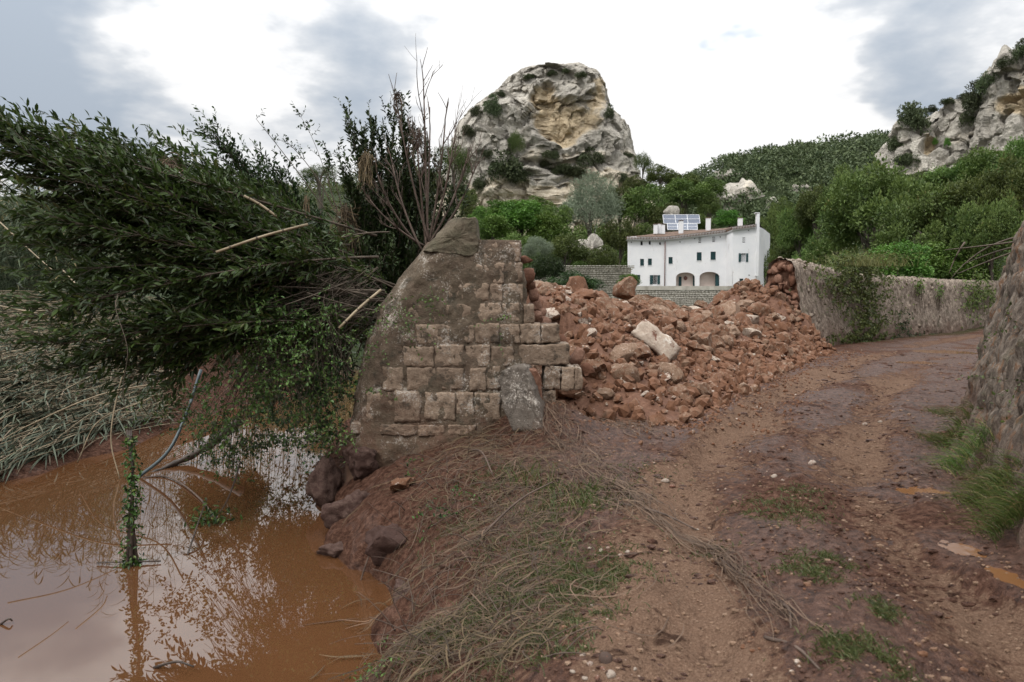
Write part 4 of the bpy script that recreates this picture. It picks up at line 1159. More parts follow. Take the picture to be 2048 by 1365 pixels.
V, Fs = tubes(np.array([hz_(604, 500, 99.8), hz_(600, 800, 99.8), hz_(598, 1050, 99.8)])[None], np.full((1, 3), .065), 6); under(house, 'drainpipe', mesh('drainpipe', V, Fs, True), 'pipe_brown')
# shutters, windows, porch
for q in shut:
    w_ = under(house, 'shutter', mesh('shutter', *hbox(q[0] + 1, q[1] - 1, q[2] + 1, q[3] - 1, HY + .10, HY + .16)), 'shutter_green')
    for t in np.linspace(.1, .9, 7):
        yy = q[2] + (q[3] - q[2]) * t
        under(w_, 'louvre', mesh('louvre', *hbox(q[0] + 5, q[1] - 5, yy - 2, yy + 2, HY + .07, HY + .10)), 'shutter_green')
    under(house, 'sill', mesh('sill', *hbox(q[0] - 4, q[1] + 4, q[3], q[3] + 5, HY - .06, HY + .12)), 'whitewash')
for q in tiny:
    under(house, 'window', mesh('window', *hbox(q[0] - 1, q[1] + 1, q[2] - 1, q[3] + 1, HY + .24, HY + .3)), 'dark_room')
for q, d in [(v_, HY) for v_ in vent] + [((1535, 1572, 455, 515), DR)]:
    w_ = under(house, 'vent_window', mesh('vent_window', *hbox(q[0] - 1, q[1] + 1, q[2] - 1, q[3] + 1, d + .24, d + .3)), 'dark_room')
    for t in (.2, .4, .6, .8):
        yy = q[2] + (q[3] - q[2]) * t
        under(w_, 'slat', mesh('slat', *hbox(q[0], q[1], yy - 4, yy + 3, d + .03, d + .08)), 'whitewash')
for q, d, s0, s1 in [((455, 510, 908, 1018), HY, (420, 455), (511, 543)), ((1520, 1578, 645, 748), DR, (1490, 1519), (1579, 1606))]:
    w_ = under(house, 'window', mesh('window', *hbox(q[0] - 1, q[1] + 1, q[2] - 1, q[3] + 1, d + .2, d + .26)), 'pale_glass' if d == DR else 'dark_room')
    for t in (.18, .5, .82):
        xx = q[0] + (q[1] - q[0]) * t
        under(w_, 'bar', mesh('bar', *hbox(xx - 2, xx + 2, q[2], q[3], d + .12, d + .16)), 'whitewash')
    for a, b_ in (s0, s1):
        under(house, 'shutter', mesh('shutter', *hbox(a, b_, q[2], q[3], d - .07, d - .02)), 'shutter_green', label='open green shutter')
# porch room behind the two arches
pa, pb_ = hz_(700, 1046, HY), hz_(1300, 850, HY)
V = box(pa[0], pb_[0], HY + .285, HY + 1.15, BASEZ - .02, pb_[2])
under(house, 'porch', fixn(mesh('porch', V[0], [V[1][0][[0, 1, 3, 4, 5]]])), 'porch_plaster', label='pinkish porch room behind the arches')
for q in [(768, 802, 928, 1044), (1225, 1275, 890, 1044), (940, 966, 905, 1044)]:
    under(house, 'door', mesh('door', *hbox(*q, HY + .98, HY + 1.06) if q[0] != 1225 else hbox(1207, 1258, 895, 1044, HY + .35, HY + .42)), 'shutter_green')
V, Fc = ICO[2]; under(house, 'wall_lamp', mesh('wall_lamp', V * np.array([.28, .1, .3]) + hz_(850, 945, HY + 1.05), [Fc], True), 'pipe_brown', label='round brown plate on the porch wall')
under(house, 'door', mesh('door', *hbox(1501, 1547, 951, 1066, DR + .12, DR + .2)), 'shutter_green', label='narrow green door of the wing')
for X_, Y_ in [(198, 512), (458, 493), (783, 508), (960, 468), (1268, 448), (1610, 370), (1615, 908)]:
    d = DR if X_ > 1418 else HY
    p_ = hz_(X_, Y_, d); under(house, 'vent_hole', mesh('vent_hole', *box(p_[0] - .07, p_[0] + .07, d - .03, d + .05, p_[2] - .07, p_[2] + .07)), 'dark_room')
for X0, X1, Y0, Y1, d in [(472, 515, 288, 392, 102), (520, 560, 282, 390, 102.4), (565, 604, 290, 392, 102), (775, 825, 245, 392, 101.5), (1104, 1155, 212, 360, 102), (1492, 1540, 212, 312, 101), (1697, 1745, 152, 900, 97.5)]:
    c_ = under(house, 'chimney', mesh('chimney', *hbox(X0, X1, Y0 + 14, Y1 + 18, d, d + .6)), 'whitewash')
    under(c_, 'chimney_cap', mesh('chimney_cap', *hbox(X0 - 2, X1 + 2, Y0, Y0 + 6, d - .05, d + .65)), 'roof_tile' if X0 < 1600 else 'whitewash')
    for xx in (X0 + 3, (X0 + X1) / 2, X1 - 3):
        under(c_, 'pot_leg', mesh('pot_leg', *hbox(xx - 4, xx + 4, Y0 + 6, Y0 + 14, d + .02, d + .55)), 'whitewash')
# terrace and its dry-stone wall
TY = 95.5
ta, tb = at(1262, 576, TY)[0], at(1512, 578, TY)[0]
tzv = float(at(1300, 581, TY)[2])
ter = empty('terrace', (float((ta + tb) / 2), TY, 0), label='dry-stone terrace wall below the white farmhouse', cat='wall')
under(ter, 'fill', mesh('fill', *box(ta - 4, tb + 6, TY + .05, 113, -1, BASEZ - .03)), 'terrace_joint')
parts = []; rg = np.random.RandomState(2); zz0 = -.2
while zz0 < tzv:
    h_ = rg.uniform(.2, .32); x = ta
    while x < tb:
        w_ = rg.uniform(.22, .55); V, Fc = LOW[rg.randint(8)]
        parts.append((np.sign(V) * np.abs(V) ** .6 * np.array([w_ * .55, .12, h_ * .55]) + np.array([x + w_ / 2, TY + rg.uniform(-.03, .05), zz0 + h_ / 2]), [Fc])); x += w_
    zz0 += h_
V, Fs = join(parts); under(ter, 'stone_facing', mesh('stone_facing', V, Fs), 'terrace_stone', kind='stuff')
under(ter, 'coping', mesh('coping', *box(ta - .2, tb + .2, TY - .12, TY + .7, tzv + .02, BASEZ + .04)), 'terrace_stone')
# garden wall left of the house
gw = empty('garden_wall', (float(at(1180, 560, 88)[0]), 88, 0), label='low grey dry-stone wall between the shrubs left of the house', cat='wall')
ga, gb = at(1060, 560, 88)[0], at(1262, 560, 88)[0]; gt = float(at(1200, 534, 88)[2])
under(gw, 'fill', mesh('fill', *box(ga, gb, 88.1, 88.7, -.5, gt - .05)), 'terrace_joint')
parts = []; zz0 = 1.4
while zz0 < gt:
    h_ = rg.uniform(.2, .34); x = ga
    while x < gb:
        w_ = rg.uniform(.22, .55); V, Fc = LOW[rg.randint(8)]
        parts.append((np.sign(V) * np.abs(V) ** .6 * np.array([w_ * .55, .14, h_ * .55]) + np.array([x + w_ / 2, 88.08 + rg.uniform(-.03, .05), zz0 + h_ / 2]), [Fc])); x += w_
    zz0 += h_
V, Fs = join(parts); under(gw, 'stone_facing', mesh('stone_facing', V, Fs), 'garden_stone', kind='stuff')
# solar panels on a stand behind the roof
SY = 114.
sol = empty('solar_array', (float(hz_(800, 300, SY)[0]), SY, float(gz(28., 114.))), label='two rows of solar panels on a stand behind the farmhouse roof', cat='solar panels')
def panel(name, x0, x1, y0, y1, sk, d0, d1, m_):
    P = [hz_(x0 + sk, y1, d0), hz_(x1 + sk, y1, d0), hz_(x1, y0, d1), hz_(x0, y0, d1)]
    P = np.array(P); n_ = nrm(np.cross(P[1] - P[0], P[3] - P[0])); 
    V = np.concatenate([P, P - n_ * .05])
    return under(sol, name, fixn(mesh(name, V, [np.array([[0, 1, 2, 3], [7, 6, 5, 4], [0, 4, 5, 1], [1, 5, 6, 2], [2, 6, 7, 3], [3, 7, 4, 0]])])), m_), P, n_
for row, (y0, y1, xs, sk, d0, d1) in enumerate([(180, 285, [575, 722, 868, 1014], 12, SY, SY + 1.3), (290, 362, [628, 752, 872, 990], 4, SY - 1.9, SY - .3)]):
    for a, b_ in zip(xs[:-1], xs[1:]):
        pn_, P, n_ = panel('solar_panel', a + 1, b_ - 1, y0, y1, sk, d0, d1, 'solar_cell')
        mid = [(P[0] + P[3]) / 2, (P[1] + P[2]) / 2]
        for k_, (s0, s1) in enumerate([(P[0], P[1]), (P[3], P[2]), (P[0], P[3]), (P[1], P[2]), mid]):
            V, Fs = tubes(np.array([s0, s1])[None] - n_ * .0, np.full((1, 2), .045), 4)
            under(pn_, 'frame_bar', mesh('frame_bar', V, Fs), 'alu')
for xx in (600, 800, 990):
    a, b_ = hz_(xx, 200, SY + 1.2), hz_(xx + 10, 300, SY + 1.6)
    V, Fs = tubes(np.array([[a[0], SY + 1.4, float(gz(a[0], SY + 1.4)) - .3], [a[0], SY + 1.4, a[2]]])[None], np.full((1, 2), .06), 5)
    under(sol, 'post', mesh('post', V, Fs), 'alu')
# little shed behind the broken wall
shed = empty('garden_shed', (float(at(1520, 600, 44)[0]), 44, 0), label='teal panelled hut with a pale sloping roof sheet behind the rubble', cat='shed')
a, b_ = at(1488, 622, 44), at(1552, 592, 44)
under(shed, 'wall', mesh('wall', *box(a[0], b_[0] + .6, 44, 47, -.2, b_[2])), 'teal_paint')
for t in np.linspace(.08, .95, 8):
    xx = a[0] + (b_[0] + .6 - a[0]) * t; under(shed, 'rib', mesh('rib', *box(xx - .025, xx + .025, 43.96, 44, -.1, b_[2] - .03)), 'teal_paint')
q = [at(1500, 598, 44.2), at(1550, 604, 43.9), at(1590, 556, 46.5), at(1552, 553, 46.8)]
n_ = nrm(np.cross(q[1] - q[0], q[3] - q[0])); V = np.concatenate([np.array(q), np.array(q) - n_ * .06])
under(shed, 'roof', fixn(mesh('roof', V, [np.array([[0, 1, 2, 3], [7, 6, 5, 4], [0, 4, 5, 1], [1, 5, 6, 2], [2, 6, 7, 3], [3, 7, 4, 0]])])), 'pale_sheet')

# ------------------------------------------------------------------ cliffs
def cliff_material():
    m, n, b, _ = material('limestone')
    geo = n.add('ShaderNodeNewGeometry'); c = geo.outputs['Position']
    st = n.mapping(c, (1, 1, .3))
    a = n.noise(st, .35, 7, .65, .5); f = n.noise(c, 1.6, 6, .7); g = n.noise(c, .12, 5, .6, .6); s_ = n.noise(n.mapping(c, (.25, .25, 2.2)), .5, 5, .65, .3)
    grey = n.ramp(n.math('ADD', n.math('MULTIPLY', a, .55), n.math('MULTIPLY', f, .45)), [(.3, (.16, .148, .13)), (.45, (.36, .335, .295)), (.62, (.53, .495, .43)), (.8, (.68, .635, .555))])
    och = n.ramp(n.math('ADD', n.math('MULTIPLY', s_, .5), n.math('MULTIPLY', f, .5)), [(.3, (.22, .15, .085)), (.5, (.47, .37, .235)), (.75, (.60, .51, .37))])
    crm = n.ramp(n.math('ADD', n.math('MULTIPLY', s_, .55), n.math('MULTIPLY', f, .45)), [(.3, (.34, .28, .20)), (.5, (.60, .53, .42)), (.75, (.74, .68, .575))])
    k = n.math('ADD', n.math('MULTIPLY', n.attr('ochre'), .85), n.math('MULTIPLY', n.math('SUBTRACT', g, .46), 2.0))
    k = n.math('ADD', k, n.math('MULTIPLY', n.math('SUBTRACT', f, .5), .7))
    col = n.mix(n.smooth(k, .25, .95, 0, .85), grey, och)
    k2 = n.math('ADD', n.attr('cream'), n.math('MULTIPLY', n.math('SUBTRACT', a, .5), 1.2))
    col = n.mix(n.smooth(k2, .35, .7), col, crm)
    col = n.mix(n.math('MULTIPLY', n.attr('crack'), .28), col, (.06, .05, .042))
    n.put(b.inputs['Base Color'], col); b.inputs['Roughness'].default_value = .95; b.inputs['Specular IOR Level'].default_value = .15
    n.put(b.inputs['Normal'], n.bump(n.math('ADD', a, n.math('MULTIPLY', f, .6)), 1., .9))
cliff_material()
def rockdisp(V, nn, amp, seed):
    q = V + seed * 13.
    qw = q + 1.6 * np.stack([perlin(q * .35), perlin(q * .35 + 7), perlin(q * .35 + 15)], -1)
    d1, d2, cid = worley(qw * np.array([.14, .14, .09])); t1 = TILT; d3, d4, cid2 = worley(qw * np.array([.38, .38, .25]) + 5); t2 = TILT
    crack = np.clip((d2 - d1) * 3, 0, 1); crack2 = np.clip((d4 - d3) * 3, 0, 1)
    global CRACK
    CRACK = np.clip(1 - (d2 - d1) * 7, 0, 1) * .8 + np.clip(1 - (d4 - d3) * 7, 0, 1) * .45 * sstep(-.1, .4, perlin(q * .1))
    strata = perlin(P2(V[..., 0] * .02, V[..., 1] * .02, V[..., 2] * .42 + .25 * perlin(q * .06)))
    flute = ridged(q * np.array([.30, .30, .05]), 3)
    return amp * (.9 * (cid - .5) + 1.3 * t1 - .10 * (1 - crack) + .4 * (cid2 - .5) + .75 * t2 - .12 * (1 - crack2) + .22 * strata + .30 * flute + .35 * fbm(q * .12, 5, .62) + .2 * fbm(q * .8, 3))
BY = 180.
sil = [(160, 1062, 1168), (166, 1034, 1186), (178, 1016, 1194), (194, 1002, 1198), (212, 982, 1202), (238, 950, 1210), (265, 920, 1238), (300, 908, 1252), (350, 896, 1262), (400, 880, 1290), (450, 870, 1312), (500, 850, 1330)]
zz1 = np.array([at(1024, s_[0], BY)[2] for s_ in sil]); xl1 = np.array([at(s_[1], 300, BY)[0] for s_ in sil]); xr1 = np.array([at(s_[2], 300, BY)[0] for s_ in sil])
nz1, nt1 = 210, 460
zc = np.linspace(zz1[-1], zz1[0] - .2, nz1)
A, Bx = np.interp(zc, zz1[::-1], xl1[::-1]), np.interp(zc, zz1[::-1], xr1[::-1])
th = np.concatenate([np.linspace(-.12, np.pi + .12, 330, endpoint=False), np.linspace(np.pi + .12, 2 * np.pi - .12, 60, endpoint=False)])
cs, sn = np.cos(th), np.sin(th); ex = 2 / 3.6
cs, sn = np.sign(cs) * np.abs(cs) ** ex, np.sign(sn) * np.abs(sn) ** ex
wd = (Bx - A) / 2; mid = (A + Bx) / 2
dep = np.minimum(20, 6 + wd * .75)
Vb = np.stack([mid[:, None] + wd[:, None] * cs[None], BY - dep[:, None] * sn[None], np.broadcast_to(zc[:, None], (nz1, len(th)))], -1)
nb = nrm(np.stack([np.broadcast_to(cs, Vb.shape[:2]) / np.maximum(wd, 1)[:, None], -np.broadcast_to(sn, Vb.shape[:2]) / dep[:, None], np.zeros(Vb.shape[:2])], -1))
dsp = rockdisp(Vb, nb, 1.9, 1); crk = CRACK.copy()
fy = Vb[..., 1] < BY - 3
cxv = (Vb[..., 0] / np.maximum(Vb[..., 1], 1)) * F + CX; cyv = 600 - (Vb[..., 2] - EYE) / np.maximum(Vb[..., 1], 1) * F
wob = 14 * fbm(Vb * .16, 3)
wob = wob * 1.6
def region(px, py, rx, ry, hard=.25):
    d = np.sqrt(((cxv + wob - px) / rx) ** 2 + ((cyv + wob * .6 - py) / ry) ** 2); return sstep(1 + hard, 1 - hard, d) * fy
cave = np.maximum.reduce([region(1128, 245, 62, 44, .14), region(1090, 200, 26, 26, .2), region(1170, 210, 26, 32, .25) * .6])
ledge = (region(1150, 345, 120, 9, .5) - region(1130, 300, 110, 10, .5) * .8 + region(1060, 385, 110, 8, .5)) * .6
low = region(1130, 330, 90, 14, .3)
dsp = dsp - 4.2 * cave * (.75 + .25 * fbm(Vb * .3, 3)) - 1.5 * low + 1.3 * ledge
dsp *= (1 - .65 * np.abs(cs) ** 3)[None]
dsp *= np.clip((zc - zc[0]) / 3 + .3, 0, 1)[:, None] * np.clip((zc[-1] - zc) / 1.5 + .25, 0, 1)[:, None]
Vb = Vb + nb * dsp[..., None]
ochre = np.clip(cave * 1.0 + region(1060, 395, 60, 20) * .4 + .55 * region(1195, 205, 14, 45) + .3 * region(1250, 290, 20, 30), 0, 1.2)
cream = np.clip(sstep(352, 380, cyv + wob) * 1.0 + region(1195, 365, 70, 26) * .8 + .55 * region(1120, 315, 110, 16), 0, 1)
idx = np.arange(nz1 * len(th)).reshape(nz1, -1); idx = np.concatenate([idx, idx[:, :1]], 1)
fb = np.stack([idx[:-1, :-1], idx[:-1, 1:], idx[1:, 1:], idx[1:, :-1]], -1).reshape(-1, 4)
Vf = Vb.reshape(-1, 3); n_top = len(th)
# dome the summit
dome = []
lastr = Vb[-1]; cen = lastr.mean(0)
for k_, (s_, h_) in enumerate([(.9, .6), (.7, 1.3), (.45, 1.6), (.2, 1.7)]):
    r_ = cen + (lastr - cen) * s_; r_ = r_.copy(); r_[:, 2] = lastr[:, 2] * s_ + cen[2] * (1 - s_) + h_ * .6 + .9 * fbm(r_ * .25, 3); dome.append(r_)
allr = np.concatenate([idx[-1:, :-1]] + [np.arange(n_top)[None] + len(Vf) + k_ * n_top for k_ in range(4)]); allr = np.concatenate([allr, allr[:, :1]], 1)
fd = np.stack([allr[:-1, :-1], allr[:-1, 1:], allr[1:, 1:], allr[1:, :-1]], -1).reshape(-1, 4)
Vall = np.concatenate([Vf] + dome)
fall = np.concatenate([fb, fd, ])
lastc = allr[-1, :-1]
oc = np.concatenate([ochre.ravel(), np.zeros(4 * n_top)]); cr = np.concatenate([cream.ravel(), np.zeros(4 * n_top)])
butte = obj('cliff', mesh('cliff', Vall, [fall, lastc[None]], False, {'ochre': oc, 'cream': cr, 'crack': np.concatenate([crk.ravel(), np.zeros(4 * n_top)])}), 'limestone', kind='structure', label='tall limestone crag with an ochre hollow above the farmhouse')
BUTTE = BVHTree.FromPolygons([tuple(v) for v in Vall], [tuple(int(i) for i in f) for f in fall])
# cliff at the right, above the wooded slope
tp = [(1768, 310), (1782, 285), (1805, 248), (1850, 222), (1905, 205), (1955, 182), (1990, 150), (2030, 118), (2090, 75), (2260, 0), (2500, -60)]
btm = [(1768, 345), (1782, 348), (1805, 350), (1850, 350), (1905, 350), (1955, 345), (1990, 345), (2030, 340), (2090, 335), (2260, 320), (2500, 300)]
dpt = [128, 126, 123, 121, 120, 119, 113, 110, 107, 100, 92]
T3 = np.array([at(a, b_, d) for (a, b_), d in zip(tp, dpt)]); B3 = np.array([at(a, b_, d - 4) for (a, b_), d in zip(btm, dpt)])
nu2, nv2 = 350, 140
def rsn(P, n): 
    t = np.linspace(0, len(P) - 1, n); return np.stack([np.interp(t, range(len(P)), P[:, i]) for i in range(3)], -1)
T3, B3 = rsn(T3, nu2), rsn(B3, nu2)
tv = np.linspace(0, 1, nv2)
Vr = B3[:, None] + (T3 - B3)[:, None] * tv[None, :, None]
back = np.array([.72, .70, .03]); top_ = T3[:, None] + back[None, None] * np.linspace(1.5, 40, 14)[None, :, None]
Vr = np.concatenate([Vr, top_], 1); nv2 += 14
nr_ = nrm(np.cross(np.gradient(Vr, axis=0), np.gradient(Vr, axis=1)))
if nr_[100, 60, 1] > 0: nr_ = -nr_
dr = rockdisp(Vr, nr_, 1.5, 4); crk2 = CRACK.copy()
cxv = (Vr[..., 0] / Vr[..., 1]) * F + CX; cyv = 600 - (Vr[..., 2] - EYE) / Vr[..., 1] * F; wob = 10 * fbm(Vr * .16, 3); fy = np.ones(cxv.shape)
oc = np.clip(region(1845, 295, 16, 20) + region(2025, 215, 60, 28) + .6 * region(2045, 160, 40, 20), 0, 1)
dr = dr - 2. * region(1845, 298, 20, 14) - 2.5 * region(2030, 210, 50, 12)
Vr = Vr + nr_ * dr[..., None]
obj('cliff', mesh('cliff', Vr.reshape(-1, 3), [grid_faces(nu2, nv2)], False, {'ochre': oc.ravel(), 'cream': np.zeros(nu2 * nv2), 'crack': crk2.ravel()}), 'limestone', kind='structure', label='grey limestone cliff on the skyline above the wooded slope')
frc = grid_faces(nu2, nv2); Vrf = Vr.reshape(-1, 3)
RCLIFF = BVHTree.FromPolygons([tuple(v) for v in Vrf], [tuple(int(i) for i in f) for f in frc])
def ground_hit(px, py, y0=110, y1=330):
    r_ = ray(px, py); ts = np.linspace(y0, y1, 1400); q = np.array([0, 0, EYE]) + r_[None] * (ts / r_[1])[:, None]
    b_ = q[:, 2] < gh(q[:, 0], q[:, 1]); return q[np.argmax(b_)] if b_.any() else q[-1]
for px, py, rx, ry, lab in [(1488, 400, 52, 42, 'pale bare rock patch on the scrubby ridge'), (1600, 388, 26, 16, 'small rounded bare rock on the scrubby ridge'), (1343, 425, 10, 7, 'white rock knob above the solar panels'), (1440, 352, 16, 10, 'bare rock patch on the ridge shoulder'), (1180, 500, 28, 18, 'grey rock ledge among the bushes'), (1470, 355, 30, 8, 'thin pale rock band on the ridge'), (1545, 415, 12, 14, 'pale rock sliver under the ridge trees')]:
    p_ = ground_hit(px, py) if py < 420 else at(px, py, 118 if px > 1300 else 104)
    V, Fc = rock(px, 4, 10, .1, lo=.5, hi=.9)
    W_ = V * np.array([rx / F * p_[1], rx / F * p_[1] * .6, ry / F * p_[1]]) * 1.15 + p_
    nn_ = nrm(V); W_ = W_ + nn_ * rockdisp(W_, nn_, min(1.3, rx / 18), 3)[:, None]
    obj('rock_outcrop', mesh('rock_outcrop', W_, [Fc], True, {'ochre': np.zeros(len(V)), 'cream': np.full(len(V), .35), 'crack': np.zeros(len(V))}), 'limestone', kind='structure', label=lab)

# ------------------------------------------------------------------ trees
def crown_mesh(name, seed, n, m_, K=34, leaf=.05, wid=.45, upb=.25, flat=1.0, spread=.95, shoots=0., rcl=(.20, .36)):
    r_ = np.random.RandomState(seed)
    d = nrm(r_.normal(size=(K, 3))); d[:, 2] = np.abs(d[:, 2]) * 1.15 - .55; d = nrm(d)
    c = d * (r_.uniform(.25, 1, (K, 1)) ** .45) * (spread - .25); c[:, 2] *= flat
    rc = r_.uniform(*rcl, K)
    k = r_.choice(K, n, p=rc ** 2 / (rc ** 2).sum())
    dd = nrm(r_.normal(size=(n, 3)) + np.array([0, 0, .25]))
    # break each clump into sprays
    rad = rc[k] * (.55 + .5 * r_.uniform(size=n) ** .6) * (1 + .5 * perlin(dd * 2.4 + k[:, None] * 3.7))
    P = c[k] + dd * rad[:, None]
    D = nrm(dd * .8 + r_.normal(size=(n, 3)) * .65 + np.array([0, 0, upb]))
    L = leaf * r_.uniform(.6, 1.3, n)
    if shoots:
        s_ = r_.uniform(size=n) < shoots; top_ = s_ & (dd[:, 2] > .1)
        P[top_] += np.array([0, 0, 1.]) * r_.uniform(0, .16, (top_.sum(), 1)); D[top_] = nrm(D[top_] * .5 + np.array([0, 0, 1.]))
    V, f, kk = leaves(P, D, L, L * wid, r_)
    val = np.clip(r_.uniform(size=n) * .5 + .45 * r_.uniform(size=K)[k], 0, 1)
    me = mesh(name, V, f, attrs={'v': np.repeat(val, kk)}); me.materials.append(MATS[m_])
    return me, c
def trunk_mesh(name, seed, cents, m_='bark'):
    """unit height trunk (0..1) and limbs reaching into the crown (crown centre at z = 1, unit radius = 1)"""
    r_ = np.random.RandomState(seed); paths, rad = [], []
    paths.append(spline([[0, 0, -.1], [.03, .02, .35], [-.02, .03, .7], [.02, 0, .98]], 7)); rad.append(np.linspace(.10, .045, 7))
    for c in cents[:12]:
        s_ = r_.uniform(.45, .95); paths.append(bez([[0, 0, s_]], [[c[0] * .4, c[1] * .4, s_ + .15]], [[c[0] * .85, c[1] * .85, 1 + c[2] * .12]], 7)[0]); rad.append(np.linspace(.04, .01, 7))
    V, Fs = tubes(np.array(paths), np.array(rad), 5)
    me = mesh(name, V, Fs, True); me.materials.append(MATS[m_]); return me
PROTO = {}
def proto(key, seeds, n, m_, **kw):
    PROTO[key] = []
    for s_ in seeds:
        me, c = crown_mesh('crown', s_, n, m_, **kw); PROTO[key].append((me, trunk_mesh('trunk', s_, c)))
proto('hill', (1, 2, 3), 13000, 'hill_leaf', leaf=.072, upb=.6, shoots=.12, K=64, rcl=(.10, .25), spread=1.02)
proto('bright', (4, 5), 8000, 'bright_leaf', leaf=.085, wid=.7, K=30)
proto('oak', (6, 7, 8), 9000, 'oak_leaf', leaf=.07, wid=.6, K=52, rcl=(.12, .27), spread=1.0)
proto('olive', (9,), 16000, 'olive_leaf', leaf=.055, wid=.3, K=44, rcl=(.16, .3), upb=.4)
proto('pine', (10, 11), 8000, 'pine_leaf', leaf=.075, wid=.25, K=26, flat=.8, upb=.6)
proto('scrub', (12, 13, 14), 2600, 'scrub_leaf', leaf=.13, wid=.55, K=16, flat=.8, rcl=(.24, .42))
proto('dark', (15, 16), 12000, 'dark_leaf', leaf=.07, wid=.5, K=40, rcl=(.17, .3))
def tree(name, kind, px, py, hw, hh, Y_, label, cat='tree', group=None, i=0, rz=None, ground=None, tk=True):
    c = at(px, py, Y_); g_ = float(gh(c[0], Y_)) if ground is None else ground
    sx_, sz_ = hw / F * Y_ * 1.1, hh / F * Y_ * 1.1
    cr_, tr_ = PROTO[kind][i % len(PROTO[kind])]
    rz = (px * 1.7 + py) % 6.28 if rz is None else rz
    g_ = min(g_, c[2] - .3 * sz_)
    t = empty(name, (c[0], Y_, g_), (0, 0, rz), label=label, cat=cat, group=group)
    h_ = c[2] - g_
    obj('crown', cr_, None, t, loc=(0, 0, h_), scale=(sx_, sx_, sz_))
    if tk: obj('trunk', tr_, None, t, scale=(sx_ * .6, sx_ * .6, h_))
    return t
WOODLAB = ['tree at the left edge of the wood, level with the house chimneys', 'tree left of the big round tree, its top below the ridge', 'tree whose top rises just left of the big round tree', 'low tree right beside the house gable', 'big round-crowned dark green tree in the middle of the wood',
 'tree right of the big round tree, just below the cliff foot', 'tree high on the slope under the overhanging cliff bush', 'tall tree at the upper right edge of the wood below the cliff', 'wide yellow-green tree just behind the middle of the standing wall', 'broad tree above the far end of the standing wall',
 'broad tree cut by the right edge of the picture', 'slender bushy tree between the house and the big round tree', 'bushy tree behind the hut and the torn wall end', 'tree beyond the right edge, under the skyline bushes', 'small tree low against the foot of the house gable', 'small tree behind the grass-topped stretch of the wall', 'tree behind the dead branches above the retaining wall',
 'tree on the upper edge of the wood behind the big round tree', 'small tree behind the torn end of the standing wall', 'narrow tree standing against the house gable', 'tree high up at the very foot of the right-hand cliff']
WOOD = 'trees of the wood behind the standing wall'
for k, (px, py, hw, hh, Y_) in enumerate([
    (1600, 465, 46, 60, 88), (1640, 425, 52, 55, 84), (1690, 395, 55, 58, 80), (1570, 520, 36, 48, 92), (1745, 435, 108, 112, 58), (1845, 400, 75, 50, 72),
    (1920, 380, 80, 55, 70), (2010, 350, 90, 62, 66), (1850, 470, 95, 90, 50), (1950, 430, 95, 85, 50), (2050, 405, 85, 100, 46), (1665, 500, 56, 75, 66), (1620, 540, 44, 50, 72),
    (2080, 330, 80, 70, 60), (1560, 560, 30, 40, 84), (1700, 545, 48, 45, 56), (1985, 480, 70, 90, 42), (1770, 390, 55, 36, 82), (1655, 560, 40, 34, 62), (1530, 545, 24, 50, 104), (1960, 340, 50, 34, 84)]):
    lab = WOODLAB[k]
    tree('broadleaf_tree', 'hill', px, py, hw, hh, Y_, lab, group=WOOD, i=k)
for k, (px, py, hw, hh, Y_, lab) in enumerate([(1800, 535, 62, 50, 41, 'bright green leafy bush behind the vine on the wall'), (1880, 540, 66, 52, 43, 'bright green leafy bush above the far stretch of wall'), (1950, 545, 45, 42, 45, 'bright green bush near the end of the wall'), (1740, 550, 40, 36, 46, 'bright green bush left of the vine on the wall'),
    (1560, 560, 26, 22, 52, 'small dark fig bush beside the hut roof')]):
    tree('leafy_bush', 'bright', px, py, hw, hh, Y_, lab, 'bush', 'bushes behind the standing wall', k, tk=False)
